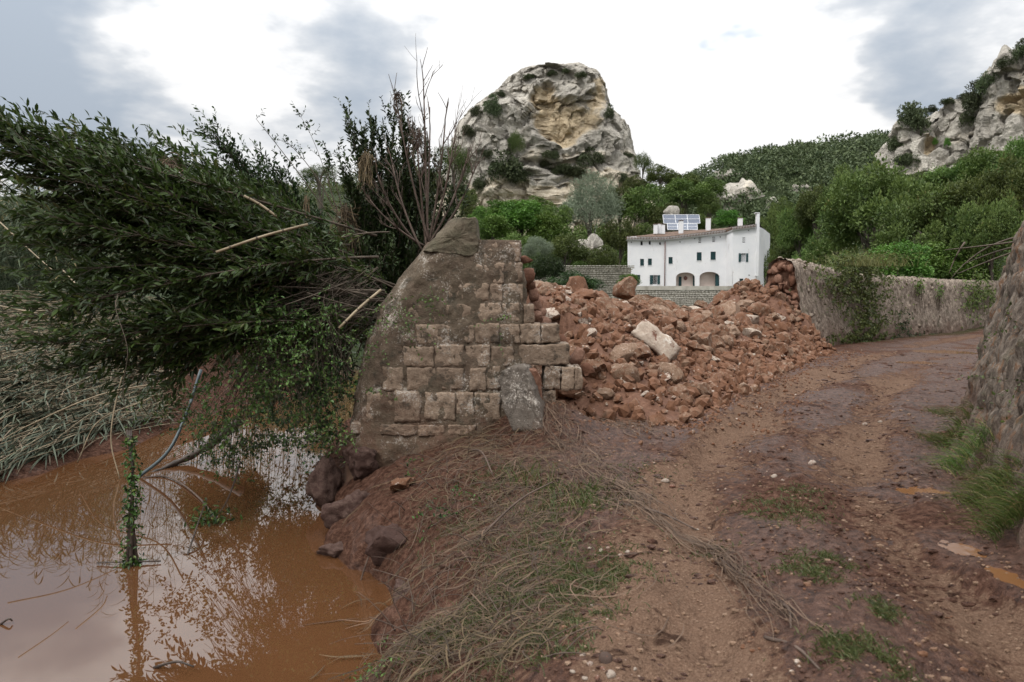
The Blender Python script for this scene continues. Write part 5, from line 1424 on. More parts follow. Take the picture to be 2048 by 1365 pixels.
for k, (px, py, hw, hh, Y_, kd, nm, lab) in enumerate([
    (1180, 418, 70, 72, 122, 'olive', 'olive_tree', 'large silvery grey-green olive tree below the crag'),
    (1040, 440, 62, 36, 112, 'bright', 'leafy_tree', 'bright green rounded tree below the left of the crag'), (985, 460, 40, 30, 108, 'bright', 'leafy_tree', 'bright green tree just right of the pier top'), (1095, 470, 46, 40, 110, 'bright', 'leafy_tree', 'bright green low tree left of the olive tree'),
    (1290, 415, 52, 50, 130, 'oak', 'oak_tree', 'dark green oak between the olive tree and the solar panels'), (1370, 395, 62, 36, 138, 'oak', 'oak_tree', 'broad dark oak above the solar panels'), (1240, 480, 40, 45, 118, 'oak', 'oak_tree', 'oak close to the left end of the house roof'),
    (1415, 415, 26, 30, 134, 'oak', 'oak_tree', 'oak right of the solar panels'), (1320, 355, 34, 24, 150, 'oak', 'oak_tree', 'oak at the foot of the right flank of the crag'), (1285, 330, 20, 30, 160, 'pine', 'pine_tree', 'small upright pine beside the right flank of the crag'),
    (1010, 425, 44, 26, 126, 'bright', 'leafy_tree', 'bright green tree at the very foot of the pale strata'), (1075, 420, 40, 26, 128, 'oak', 'oak_tree', 'oak against the pale strata at the foot of the crag'), (1240, 410, 44, 40, 134, 'oak', 'oak_tree', 'dark oak just right of the olive tree'), (1330, 440, 44, 34, 126, 'oak', 'oak_tree', 'low oak around the solar panels'), (1270, 375, 30, 24, 146, 'oak', 'oak_tree', 'oak on the slope above the right flank of the crag foot'), (1365, 365, 36, 22, 158, 'oak', 'oak_tree', 'oak in the saddle between crag and ridge'), (1420, 380, 34, 24, 150, 'oak', 'oak_tree', 'oak on the slope right of the saddle'), (1562, 430, 26, 34, 130, 'oak', 'oak_tree', 'oak right of the bare rock patch'), (1110, 440, 40, 34, 118, 'oak', 'oak_tree', 'oak hugging the left side of the olive tree'), (960, 445, 30, 30, 114, 'bright', 'leafy_tree', 'bright green tree half hidden by the top block of the pier'),
    (1030, 510, 60, 40, 100, 'oak', 'oak_tree', 'dark oak behind the shrubs right of the pier'), (1130, 505, 50, 42, 98, 'oak', 'oak_tree', 'dark oak under the olive tree'), (1205, 520, 36, 30, 96, 'oak', 'oak_tree', 'dark oak behind the garden wall'),
    (1540, 480, 30, 60, 118, 'oak', 'oak_tree', 'dark oak behind the house gable'), (1460, 440, 30, 20, 122, 'bright', 'leafy_tree', 'green tree peeping over the right part of the roof'),
    (905, 330, 40, 50, 150, 'pine', 'pine_tree', 'light green pine left of the crag'), (860, 370, 40, 40, 140, 'pine', 'pine_tree', 'light green pine seen behind the bare shrub'), (640, 350, 40, 26, 150, 'pine', 'pine_tree', 'distant light green pine seen between the foreground shrubs'),
    (940, 420, 26, 44, 118, 'oak', 'oak_tree', 'oak just behind the top block of the pier'), (1390, 452, 40, 22, 124, 'oak', 'oak_tree', 'oak directly behind the roof ridge'), (1280, 470, 30, 26, 120, 'oak', 'oak_tree', 'oak behind the left chimneys')]):
    tree(nm, kd, px, py, hw, hh, Y_, lab, group='trees around the farmhouse', i=k)
# bushes on the crag, seated where the rock is
ci = 0
def perch(bvh, px, py, hw, hh, kd, lab, grp):
    global ci
    r_ = ray(px, py); h = bvh.ray_cast(Vector((0, 0, EYE)), Vector(r_))
    p_ = np.array(h[0]) if h[0] is not None else at(px, py, BY)
    s_ = hw / F * p_[1] * 1.15; sz_ = hh / F * p_[1] * 1.15
    t = empty('cliff_bush', (p_[0], p_[1] - .2, p_[2] - .4 * sz_), (0, 0, ci * 1.3), label=lab, cat='bush', group=grp)
    obj('crown', PROTO[kd][ci % len(PROTO[kd])][0], None, t, loc=(0, 0, .4 * sz_), scale=(s_, min(s_, sz_ * 1.3), sz_)); ci += 1
for px, py, hw, hh, kd, lab in [
    (1012, 340, 36, 36, 'scrub', 'large grey-green thicket on the left ledge of the crag'), (1034, 290, 20, 32, 'pine', 'light green pine sapling left of the ochre hollow'), (1100, 312, 18, 14, 'scrub', 'small bush under the ochre hollow'), (1182, 322, 26, 26, 'scrub', 'round dark bush on the middle ledge of the crag'),
    (1120, 345, 36, 15, 'scrub', 'low scrub along the middle ledge of the crag'), (1155, 345, 30, 16, 'scrub', 'low scrub beside the round bush on the ledge'), (984, 218, 18, 26, 'scrub', 'dark bush on the left shoulder of the crag'), (955, 228, 14, 16, 'scrub', 'small bush lower on the left shoulder'), (1057, 156, 18, 9, 'scrub', 'bush on the left of the summit'),
    (1105, 148, 11, 7, 'scrub', 'bush on the middle of the summit'), (1133, 143, 9, 6, 'scrub', 'tiny bush at the highest point of the crag'), (1160, 152, 14, 9, 'scrub', 'bush on the right of the summit'), (1218, 228, 10, 18, 'scrub', 'bush hanging on the right edge of the crag'), (935, 265, 14, 14, 'scrub', 'bush on the upper left flank'),
    (1255, 312, 12, 9, 'scrub', 'small bush low on the right edge of the crag'), (925, 385, 24, 28, 'scrub', 'thicket at the lower left foot of the crag'), (965, 370, 20, 22, 'scrub', 'bush at the left foot of the crag'), (1090, 330, 14, 12, 'scrub', 'bush above the scrubby ledge'), (1040, 355, 24, 18, 'scrub', 'scrub on the left end of the ledge'), (1240, 360, 14, 14, 'scrub', 'bush at the right foot of the crag'), (975, 310, 12, 12, 'scrub', 'tuft on the left face'), (1000, 190, 10, 8, 'scrub', 'tuft on the upper left edge of the crag')]:
    perch(BUTTE, px, py, hw, hh, kd, lab, 'bushes on the crag')
for px, py, hw, hh, kd, lab in [
    (1822, 245, 28, 40, 'scrub', 'tall dark bush at the left end of the right-hand cliff'), (1800, 290, 22, 22, 'scrub', 'dark bush below the left end of the right-hand cliff'), (1950, 205, 24, 38, 'scrub', 'dark bush hanging over the middle of the right-hand cliff'), (1975, 170, 22, 26, 'scrub', 'bush on the upper edge of the right-hand cliff'), (1935, 240, 20, 24, 'scrub', 'bush under the overhang of the right-hand cliff'),
    (2012, 128, 20, 14, 'scrub', 'dark bush on the skyline of the right-hand cliff'), (2040, 112, 22, 20, 'scrub', 'dark bush at the right edge of the skyline'), (1895, 205, 16, 9, 'scrub', 'windswept low bush on the cliff edge'), (1860, 222, 14, 10, 'scrub', 'small bush on the cliff edge'), (1812, 325, 24, 18, 'scrub', 'bush at the foot of the right-hand cliff'), (1870, 285, 6, 9, 'bright', 'green tuft on the rock face'), (1893, 290, 7, 12, 'bright', 'green hanging tuft on the rock face'), (1925, 196, 12, 8, 'scrub', 'low scrub on the cliff rim'), (2060, 90, 26, 20, 'scrub', 'bush beyond the right edge of the skyline')]:
    perch(RCLIFF, px, py, hw, hh, kd, lab, 'bushes on the right-hand cliff')
# the scrub that covers the far slopes
rg = np.random.RandomState(31)
def scrub_mass(name, n, xr, yr, rr, m_, lab, seed, per=70, keep=None):
    r_ = np.random.RandomState(seed); x = r_.uniform(*xr, n); y = r_.uniform(*yr, n)
    z = gh(x, y); 
    if keep is not None:
        k_ = keep(x, y, z); x, y, z = x[k_], y[k_], z[k_]; n = len(x)
    s_ = r_.uniform(*rr, n)
    i = np.repeat(np.arange(n), per); d = nrm(r_.normal(size=(n * per, 3))); d[:, 2] = np.abs(d[:, 2]) * 1.1 - .25
    P = np.stack([x, y, z + s_ * .3], -1)[i] + d * (s_[i] * (.65 + .4 * r_.uniform(size=n * per)))[:, None] * np.array([1, 1, .9])
    D = nrm(d + r_.normal(size=d.shape) * .6); L = s_[i] * r_.uniform(.14, .28, n * per) if name != 'ridge_scrub' else s_[i] ** .5 * r_.uniform(.30, .66, n * per)
    V, f, kk = leaves(P, D, L, L * .6, r_)
    val = np.clip(.55 * r_.uniform(size=n * per) + .45 * r_.uniform(size=n)[i], 0, 1)
    return obj(name, mesh(name, V, f, attrs={'v': np.repeat(val, kk)}), m_, kind='stuff', label=lab)
scrub_mass('ridge_scrub', 1050, (40, 170), (150, 272), (1.8, 5.2), 'scrub_leaf', 'dark scrub woodland covering the far ridge', 41, 100)
scrub_mass('slope_scrub', 750, (-110, 45), (150, 272), (1.6, 3.6), 'oak_leaf', 'green scrub on the slopes left of and behind the crag', 42, 70)
scrub_mass('foot_scrub', 760, (-22, 48), (108, 162), (1.3, 3.4), 'oak_leaf', 'low green scrub on the slope below the crag', 43, 64, lambda x, y, z: ~((x > 15) & (x < 42) & (y < 117)))
scrub_mass('wood_undergrowth', 420, (22, 75), (42, 110), (1.0, 2.2), 'hill_leaf', 'undergrowth on the slope of the wood', 44, 120, lambda x, y, z: x > 24 + (y - 40) * .27 + 1)
scrub_mass('field_weeds', 360, (-12, 34), (26, 92), (.35, .9), 'bright_leaf', 'rank green weeds on the field below the terrace', 45, 90, lambda x, y, z: (y > lwy(np.maximum(x, 10)) + 3) & (x < 30) & ~((np.abs(x - 15.5) < 2.5) & (np.abs(y - 45) < 3)))
# clipped bush, pampas and shrubs in front of the house
tree('round_bush', 'bright', 1257, 563, 23, 15, 62, 'dense round clipped green bush left of the farmhouse door', 'bush', tk=False)
tree('dark_shrub', 'dark', 1150, 570, 60, 32, 30, 'wide dark green shrub behind the left end of the rubble', 'bush', i=1, tk=False)
tree('dark_shrub', 'dark', 1095, 540, 36, 40, 33, 'dark shrub beside the right flank of the pier', 'bush', i=0, tk=False)
tree('grey_shrub', 'olive', 1075, 500, 36, 28, 40, 'grey-green shrub right of the pier shelf', 'bush', tk=False)
tree('weed_clump', 'bright', 1465, 612, 26, 18, 27, 'green weeds in the dip of the rubble crest', 'bush', tk=False, i=1)
tree('weed_clump', 'bright', 1510, 596, 20, 14, 34, 'green weeds before the hut', 'bush', tk=False)
rp = np.random.RandomState(6); c = at(1246, 572, 90); n = 420
az = rp.uniform(0, 6.28, n); ln = rp.uniform(.8, 1.7, n); hgt = rp.uniform(1.6, 4.3, n)
b0 = np.tile(c * [1, 1, 0] + [0, 0, float(gh(c[0], 90))], (n, 1)) + np.c_[rp.normal(size=(n, 2)) * .2, hgt * .4]
b1 = b0 + np.c_[np.cos(az) * ln * .4, np.sin(az) * ln * .4, hgt * .7]; b2 = b0 + np.c_[np.cos(az) * ln, np.sin(az) * ln, hgt * .1]
V, f = ribbons(bez(b0, b1, b2, 7), np.linspace(.09, .02, 7)[None], rng=rp)
obj('pampas_clump', mesh('pampas_clump', V, f, attrs={'v': np.repeat(rp.uniform(size=n), 14)}), 'pampas_leaf', label='yellow-green weeping grass clump at the left corner of the farmhouse', cat='plant')

# ------------------------------------------------------------------ foreground plants
def A3(l): return np.array([at(*q) for q in l])
def twigs_leaves(P0, D, Lt, nl, leafL, leafW, r_, spread=.5, fine=True, droop=.12, upb=0., start=.1):
    """straight twigs from P0 along D, each with leaves up its length; returns twig paths and leaf arrays"""
    n = len(P0); D = nrm(D)
    bend = r_.normal(size=(n, 3)) * .12
    P2_ = P0 + D * Lt[:, None]; P1 = (P0 + P2_) / 2 + bend * Lt[:, None]
    path = bez(P0, P1, P2_, 4)
    t = np.tile(np.linspace(start, 1, nl)[None], (n, 1)) + r_.uniform(-.03, .03, (n, nl)); t = np.clip(t, 0, 1)[..., None]
    pos = (1 - t) ** 2 * P0[:, None] + 2 * t * (1 - t) * P1[:, None] + t * t * P2_[:, None]
    tan = nrm(2 * (1 - t) * (P1 - P0)[:, None] + 2 * t * (P2_ - P1)[:, None])
    rd = r_.normal(size=pos.shape); rd = nrm(rd - (rd * tan).sum(-1, keepdims=True) * tan)
    LD = nrm(tan * (1.05 - spread) + rd * spread + np.array([0, 0, upb]))
    L = r_.uniform(.5, 1.2, (n, nl)) * leafL * (1 - .35 * np.abs(t[..., 0] - .45))
    return path, pos.reshape(-1, 3), LD.reshape(-1, 3), L.ravel(), L.ravel() * leafW
def branches(root, tips, lift, m=12, jit=0., r_=None):
    root = np.asarray(root, float); tips = np.asarray(tips, float)
    r0 = root + (r_.normal(size=tips.shape) * jit if r_ is not None else 0)
    mid = (r0 + tips) / 2 + np.array(lift)
    if r_ is not None: mid = mid + r_.normal(size=tips.shape) * .15
    return bez(r0, mid, tips, m)
def bush(name, label, root, tips, lift, m_leaf, nsub, lt, nl, leafL, leafW, seed, t0=.35, dev=.55, wind=(0, 0, 0), rad=.022, spread=.5, m_wood='twig', cat='bush', jit=.12, droop=.12, upb=0., fine=True):
    r_ = np.random.RandomState(seed)
    paths = branches(root, tips, lift, 14, jit, r_); n = len(paths)
    V, Fs = tubes(paths, np.linspace(1, .25, 14)[None] * rad * r_.uniform(.6, 1.2, (n, 1)), 5)
    t = empty(name, tuple(np.asarray(root)), label=label, cat=cat)
    T = nrm(np.gradient(paths, axis=1))
    ti = t0 + (1 - t0) * r_.uniform(size=(n, nsub)) ** .8; ti[:, 0] = 1
    k = np.clip((ti * 13), 0, 12.99); k0 = k.astype(int); fr = (k - k0)[..., None]; ar = np.arange(n)[:, None]
    p = paths[ar, k0] * (1 - fr) + paths[ar, k0 + 1] * fr; tg = T[ar, k0]
    p = p.reshape(-1, 3); tg = tg.reshape(-1, 3)
    D = nrm(tg + r_.normal(size=p.shape) * dev + np.array(wind)); L = r_.uniform(*lt, len(p))
    tp_, lp, ld, ll, lw_ = twigs_leaves(p, D, L, nl, leafL, leafW, r_, spread, fine, droop, upb)
    V2, F2 = tubes(tp_, np.linspace(1, .4, 4)[None] * .0035 * np.ones((len(tp_), 1)), 3)
    V, Fs = join([(V, Fs), (V2, F2)])
    under(t, 'branches', mesh('branches', V, Fs, True), m_wood)
    Vl, fl, kk = leaves(lp, ld, ll, lw_, r_, fine=fine, droop=droop, fold=.2)
    shade_ = np.repeat(np.clip(np.repeat(r_.uniform(0, .62, len(p)), nl) + r_.uniform(0, .38, len(lp)), 0, 1), kk)
    under(t, 'foliage', mesh('foliage', Vl, fl, attrs={'v': shade_}), m_leaf)
    return t
# the big evergreen pressed flat by the flood, streaming to the left
tips = A3([(15, 257, 7.40), (8, 301, 7.07), (60, 280, 7.83), (140, 269, 8.47), (95, 329, 7.34), (205, 292, 8.97), (265, 321, 8.65), (60, 350, 7.33), (85, 399, 7.71), (150, 362, 7.30), (120, 440, 7.21), (240, 354, 7.88), (330, 338, 9.30),
           (375, 315, 9.80), (90, 490, 7.32), (160, 540, 7.33), (200, 460, 7.86), (260, 420, 7.84), (300, 387, 8.36), (320, 470, 8.02), (350, 403, 9.00), (420, 420, 9.00), (420, 362, 9.50),
           (80, 630, 7.09), (115, 690, 7.10), (150, 735, 7.40), (180, 610, 7.70), (230, 690, 7.45), (330, 690, 8.00), (300, 625, 8.06), (400, 640, 8.30), (240, 560, 7.78), (330, 560, 8.40), (400, 540, 8.60), (470, 500, 9.00), (490, 600, 9.00), (450, 690, 8.60), (180, 403, 8.00), (30, 284, 7.34), (180, 321, 8.00), (300, 740, 8.06), (380, 730, 8.40)])
root = at(735, 600, 10.3)
bush('flattened_laurel', 'big dark evergreen bush bent flat to the left over the water', root, tips, (-.1, -.1, .30), 'laurel_leaf', 74, (.35, .75), 17, .122, .34, 5, t0=.10, dev=.42, wind=(-.40, 0, .10), rad=.018, spread=.45, jit=.38)
# darker shrub leaning the same way behind it
tips = A3([(432, 275, 10.8), (455, 302, 10.9), (480, 322, 11), (520, 337, 11), (560, 359, 11.2), (590, 397, 11.2), (480, 387, 11), (600, 450, 11.2), (640, 440, 11.5), (540, 430, 10.8), (500, 460, 10.8), (560, 500, 11), (620, 520, 11), (580, 560, 11), (650, 540, 11.2), (440, 355, 11.0), (630, 600, 10.8), (530, 387, 11.)])
bush('dark_laurel', 'dark shrub with upswept leaves between the bent bush and the pier', at(700, 660, 11.2), tips, (-.1, 0, .15), 'dark_leaf', 46, (.3, .6), 15, .095, .40, 6, t0=.3, dev=.45, wind=(-.2, 0, .2), rad=.02)
# thin shoot against the sky
bush('leafy_shoot', 'thin arching shoot with few round leaves against the sky', at(690, 470, 10.9), A3([(512, 238, 10.6), (600, 232, 10.8), (650, 290, 10.8), (660, 330, 10.8), (575, 285, 10.8)]), (.02, 0, .22), 'dark_leaf', 9, (.10, .24), 6, .07, .55, 8, t0=.5, dev=.6, rad=.011, jit=.03, spread=.65)
# upright evergreen shrub behind the pier
rv = np.random.RandomState(17)
tl = [(700, 261), (745, 271), (790, 235), (808, 261), (730, 292), (760, 291), (830, 292), (722, 322), (690, 345), (850, 322), (865, 353), (880, 388), (905, 405), (780, 306), (700, 376), (740, 353), (800, 345), (830, 376), (770, 392), (720, 430), (690, 440), (850, 430), (800, 440), (750, 470), (880, 440), (700, 500), (730, 540), (780, 520), (820, 500), (690, 560), (925, 425), (750, 590), (800, 570), (710, 610), (840, 470), (900, 440), (760, 337), (815, 314)]
tips = np.array([at(a, b_, 11.6 + rv.uniform(-.5, .6)) for a, b_ in tl])
bush('upright_shrub', 'tall dense evergreen shrub with upright shoots behind the pier', at(790, 700, 11.8), tips, (0, 0, -.2), 'dark_leaf', 44, (.28, .6), 17, .092, .46, 9, t0=.35, dev=.32, wind=(0, 0, .75), rad=.017, spread=.5, jit=.25)
bush('upright_shrub', 'leafy low shrub filling the shade left of the pier slope', at(700, 760, 10.9), np.array([at(a, b_, 10.9 + rv.uniform(-.5, .3)) for a, b_ in [(640, 560), (700, 560), (740, 530), (770, 510), (660, 640), (700, 610), (620, 620), (600, 680), (650, 700), (590, 600)]]), (0, 0, 0), 'dark_leaf', 26, (.2, .45), 12, .06, .5, 19, t0=.2, dev=.8, rad=.014, spread=.6)
# bare shrub
bare = empty('bare_shrub', tuple(at(852, 500, 10.5)), label='leafless grey shrub with forked twigs rising behind the pier', cat='shrub')
rb = np.random.RandomState(23)
def fork(p0, d, L, r0, lvl, out):
    n = 6; d = nrm(d); pts = [np.array(p0)]; dd = d.copy()
    for i in range(n - 1):
        dd = nrm(dd + rb.normal(size=3) * .07 + np.array([0, 0, .05])); pts.append(pts[-1] + dd * L / (n - 1))
    out.append((np.array(pts), np.linspace(r0, r0 * .6, n)))
    if lvl:
        for j in range(rb.randint(2, 4)):
            i = rb.randint(2, n); nd = nrm(dd + rb.normal(size=3) * np.array([.42, .25, .2]) + np.array([0, 0, .15]))
            fork(pts[i], nd, L * rb.uniform(.45, .75), r0 * .55, lvl - 1, out)
out = []
r0 = at(852, 500, 10.5)
for px, py, Y_ in [(848, 200, 10.4), (800, 240, 10.3), (890, 250, 10.4), (930, 330, 10.5), (755, 350, 10.3), (860, 260, 10.7), (905, 300, 10.2), (785, 330, 10.6), (835, 300, 10.2), (945, 350, 10.6), (740, 400, 10.2)]:
    e = at(px, py, Y_); L = np.linalg.norm(e - r0); s_ = r0 + rb.normal(size=3) * .05
    m_ = (s_ + e) / 2 + np.array([(e - r0)[0] * .18, 0, -.05]); pts = bez([s_], [m_], [e], 8)[0]
    out.append((pts, np.linspace(.020, .010, 8)))
    for j in range(4):
        i = rb.randint(3, 8); fork(pts[i], nrm(pts[i] - pts[i - 2]) + rb.normal(size=3) * np.array([.45, .3, .15]), L * rb.uniform(.16, .32), .0085, 2, out)
    fork(e, e - pts[-3], L * .2, .010, 1, out)
parts = [tubes(p_[None], r_[None], 4) for p_, r_ in out]
V, Fs = join(parts); under(bare, 'branches', mesh('branches', V, Fs, True), 'red_twig')
# flood wrack caught in the twigs
def wrack(name, label, c, rad, n, m_='dark_straw', hang=.25, seed=0):
    r_ = np.random.RandomState(seed); p0 = c + nrm(r_.normal(size=(n, 3))) * rad * r_.uniform(.2, 1, (n, 1))
    p2 = p0 + nrm(r_.normal(size=(n, 3))) * rad * 1.5 + np.array([0, 0, -hang]) * r_.uniform(0, 1, (n, 1)); p1 = (p0 + p2) / 2 + r_.normal(size=(n, 3)) * rad * .6
    V, f = ribbons(bez(p0, p1, p2, 5), np.full((1, 5), .007), rng=r_)
    return obj(name, mesh(name, V, f, attrs={'v': np.repeat(r_.uniform(size=n), 10)}), m_, label=label, cat='debris', group='flood wrack caught in twigs')
wrack('wrack_tuft', 'clump of flood straw caught high in the bare twigs', at(795, 188, 10.3), .06, 70, seed=1)
wrack('wrack_tuft', 'straw nest hanging on the left side of the bare shrub', at(733, 312, 10.3), .09, 110, 'straw', .45, seed=2)
wrack('wrack_tuft', 'brown straw clump in the middle of the bare shrub', at(838, 268, 10.4), .08, 90, 'dark_straw', .3, seed=3)
wrack('wrack_tuft', 'pink-brown straw knot on top of the bent bush', at(335, 330, 8.6), .10, 130, 'straw', .2, seed=4)
wrack('wrack_tuft', 'matted straw hanging beside the leafless shrub in the shade', at(690, 420, 10.4), .14, 160, 'dark_straw', .7, seed=5)
wrack('wrack_tuft', 'straw strips dangling under the thin shoot', at(612, 395, 10.6), .06, 26, 'straw', .9, seed=6)
# broken canes
for a, b_, r_, lab in [((432, 505, 8.0), (616, 449, 8.3), .016, 'long pale broken cane lying across the bent bush'), ((488, 392, 8.6), (556, 436, 8.7), .016, 'short pale cane end in the shade of the bushes'), ((678, 657, 8.6), (762, 580, 8.9), .017, 'pale cane leaning on the pier slope'),
                       ((600, 585, 9.1), (770, 582, 9.2), .014, 'grey cane poking out towards the pier'), ((560, 560, 9.3), (735, 590, 9.1), .013, 'grey cane lying in the bundle by the pier'), ((575, 600, 9.2), (700, 640, 9.0), .012, 'brown cane under the bundle by the pier')]:
    p0, p1 = at(*a), at(*b_); pts = spline([p0, (p0 + p1) / 2 + np.array([0, 0, .02]), p1], 8)
    c = empty('cane', tuple(p0), label=lab, cat='cane', group='broken canes')
    V, Fs = tubes(pts[None], np.full((1, 8), r_), 7); under(c, 'stalk', mesh('stalk', V, Fs, True), 'cane' if 'pale' in lab else 'twig')
    for t in (.25, .5, .75):
        i = int(t * 7); V, Fs = tubes(np.array([pts[i], pts[i] + (pts[i + 1] - pts[i]) * .12])[None], np.full((1, 2), r_ * 1.25), 7); under(c, 'node', mesh('node', V, Fs, True), 'twig')
# trailing roots and twigs hanging below the bent bush
rt = np.random.RandomState(29); n = 420
s_ = np.array([at(rt.uniform(560, 760), rt.uniform(530, 640), rt.uniform(9.0, 10.4)) for _ in range(n)])
e_ = np.array([at(rt.uniform(380, 700), rt.uniform(640, 900), rt.uniform(8.6, 10.6)) for _ in range(n)])
e_[:, 2] = np.maximum(e_[:, 2], -.95)
mid = s_ * .45 + e_ * .55 + np.c_[rt.normal(size=(n, 2)) * .15 - [.25, 0], rt.uniform(.05, .55, n)]
P = bez(s_, mid, e_, 10); P[:, 1:-1] += rt.normal(size=(n, 8, 3)) * .015
V, Fs = tubes(P, np.linspace(1, .4, 10)[None] * rt.uniform(.0025, .008, (n, 1)), 3)
obj('root_tangle', mesh('root_tangle', V, Fs, True), 'twig', kind='stuff', label='tangle of grey twigs and roots hanging beside the pier')
n = 46
s_ = np.array([at(rt.uniform(590, 770), rt.uniform(540, 640), rt.uniform(9., 9.8)) for _ in range(n)]); e_ = s_ + np.c_[rt.uniform(-1.2, -.3, n), rt.uniform(-.6, .4, n), rt.uniform(-.5, .35, n)]
P = bez(s_, (s_ + e_) / 2 + rt.normal(size=(n, 3)) * .08, e_, 7)
V, Fs = tubes(P, np.linspace(1, .5, 7)[None] * rt.uniform(.004, .011, (n, 1)), 4)
obj('twig_bundle', mesh('twig_bundle', V, Fs, True), 'twig', label='sheaf of drifted sticks jammed against the pier slope', cat='sticks')
# small bright leaves creeping over the tangle
def leaf_cloud(name, label, regs, m_, leafL, leafW, seed, cat=None, kind=None, stems=True):
    """regs: (px, py, rx, ry, Y, dY, n)"""
    r_ = np.random.RandomState(seed); P = []; D = []
    st = []
    for px, py, rx, ry, Y_, dY, n in regs:
        nt_ = max(3, n // 14)
        for _ in range(nt_):
            a = r_.uniform(0, 6.28); q = r_.uniform() ** .5
            p0 = at(px + rx * q * math.cos(a), py + ry * q * math.sin(a), Y_ + r_.uniform(-dY, dY)); d = nrm(r_.normal(size=3) * np.array([1, .6, .7]) + np.array([-.2, -.1, -.25]))
            t = np.linspace(0, 1, 14)[:, None]; path = p0 + d * t * r_.uniform(.18, .42) + np.array([0, 0, -.1]) * t ** 2
            st.append(path[::3][:5]); P.append(path + r_.normal(size=path.shape) * .012); D.append(nrm(r_.normal(size=path.shape) + d * .5))
    P, D = np.concatenate(P), np.concatenate(D); P[:, 2] = np.maximum(P[:, 2], -.97)
    L = leafL * r_.uniform(.6, 1.25, len(P))
    V, f, kk = leaves(P, D, L, L * leafW, r_, fine=True, fold=.2)
    fol = mesh('foliage', V, f, attrs={'v': np.repeat(r_.uniform(size=len(P)), kk)})
    t = empty(name, tuple(P.mean(0)), label=label, cat=cat)
    under(t, 'foliage', fol, m_)
    V, Fs = tubes(np.array(st), np.full((1, len(st[0])), .0025), 3); under(t, 'stems', mesh('stems', V, Fs), 'twig', kind='stuff')
    return t
leaf_cloud('creeper', 'light green creeper trailing over the twigs beside the pier', [(560, 700, 110, 70, 8.8, .5, 1500), (640, 640, 70, 50, 9.0, .3, 700), (470, 800, 80, 60, 8.8, .5, 1000), (620, 790, 60, 60, 9.2, .3, 500), (520, 620, 60, 40, 8.8, .3, 500)], 'ivy_leaf', .05, .6, 33, 'creeper')
leaf_cloud('creeper', 'leafy branch dipping to the water left of the mud bank', [(490, 870, 70, 40, 9.6, .4, 900), (420, 850, 50, 34, 9.8, .4, 500), (330, 800, 60, 30, 9.0, .4, 420), (450, 905, 40, 20, 9.4, .2, 300)], 'laurel_leaf', .055, .5, 34, 'branch')
leaf_cloud('creeper', 'dark foliage hanging to the water in the shade behind the pier', [(610, 800, 80, 110, 11.2, .4, 1500), (540, 760, 70, 90, 11.6, .4, 900)], 'dark_leaf', .07, .5, 38, 'creeper')
leaf_cloud('creeper', 'dense leafy sprays drooping down the left side of the pier to the water', [(600, 710, 90, 80, 9.7, .35, 1800), (655, 790, 46, 80, 9.35, .2, 900), (560, 640, 80, 60, 9.4, .3, 900)], 'dark_leaf', .062, .5, 39, 'creeper')
leaf_cloud('creeper', 'thin green creeper on the left half of the pier face', [(800, 640, 45, 28, 8.62, .03, 150), (735, 680, 40, 40, 8.7, .05, 150), (880, 575, 20, 14, 8.66, .03, 36), (855, 590, 30, 24, 8.66, .02, 40), (770, 620, 40, 30, 8.66, .04, 90), (740, 790, 14, 10, 8.6, .03, 24), (1005, 642, 8, 6, 8.68, .02, 14)], 'ivy_leaf', .036, .7, 35, 'creeper')
leaf_cloud('creeper', 'green weeds growing on the shaded foot of the pier by the water', [(640, 850, 50, 30, 9.0, .2, 360), (680, 880, 30, 22, 8.8, .1, 160)], 'ivy_leaf', .05, .55, 36, 'weeds')
# vine-wrapped stump standing in the water
b0 = gp(262, 1130, WATER); Y0 = b0[1]
stump = empty('drowned_shrub', tuple(b0 - np.array([0, 0, .1])), label='vine-wrapped dead stem standing in the flood water', cat='stem')
ps = [spline([b0 + np.array([dx, dy, -.15]), at(262 + dx * 60, 1040, Y0), at(266, 960, Y0), at(258 + dx * 90, 860, Y0 + .1)], 14) for dx, dy in ((0, 0), (.05, .03), (-.05, .02), (.02, -.05), (-.03, -.03))]
V, Fs = tubes(np.array(ps), np.linspace(.022, .008, 14)[None], 5); under(stump, 'stem', mesh('stem', V, Fs, True), 'wet_wood')
rq = np.random.RandomState(37); n = 620; tq = rq.uniform(0, 1, n); pp = np.array(ps[0])[(tq * 13).astype(int)]
P = pp + nrm(rq.normal(size=(n, 3))) * (.035 + .07 * rq.uniform(size=(n, 1))) * (1.3 - .6 * tq[:, None]); P[:, 2] = np.maximum(P[:, 2], -.97)
V, f, kk = leaves(P, rq.normal(size=(n, 3)) + np.array([0, 0, -.4]), rq.uniform(.03, .06, n), .028, rq, fine=True)
under(stump, 'foliage', mesh('foliage', V, f, attrs={'v': np.repeat(rq.uniform(size=n), kk)}), 'laurel_leaf')
hv = spline([at(258, 865, Y0 + .1), at(246, 780, Y0), at(255, 700, Y0), at(232, 620, Y0 + .1), at(236, 590, Y0 + .3)], 20)
V, Fs = tubes(hv[None], np.full((1, 20), .0035), 5); under(stump, 'vine', mesh('vine', V, Fs, True), 'twig')
sp_ = spline([b0 + np.array([-.35, .0, .02]), b0 + np.array([-.05, 0, .03]), b0 + np.array([.28, .05, .02])], 8); V, Fs = tubes(sp_[None], np.full((1, 8), .008), 4); under(stump, 'side_stick', mesh('side_stick', V, Fs, True), 'wet_wood')
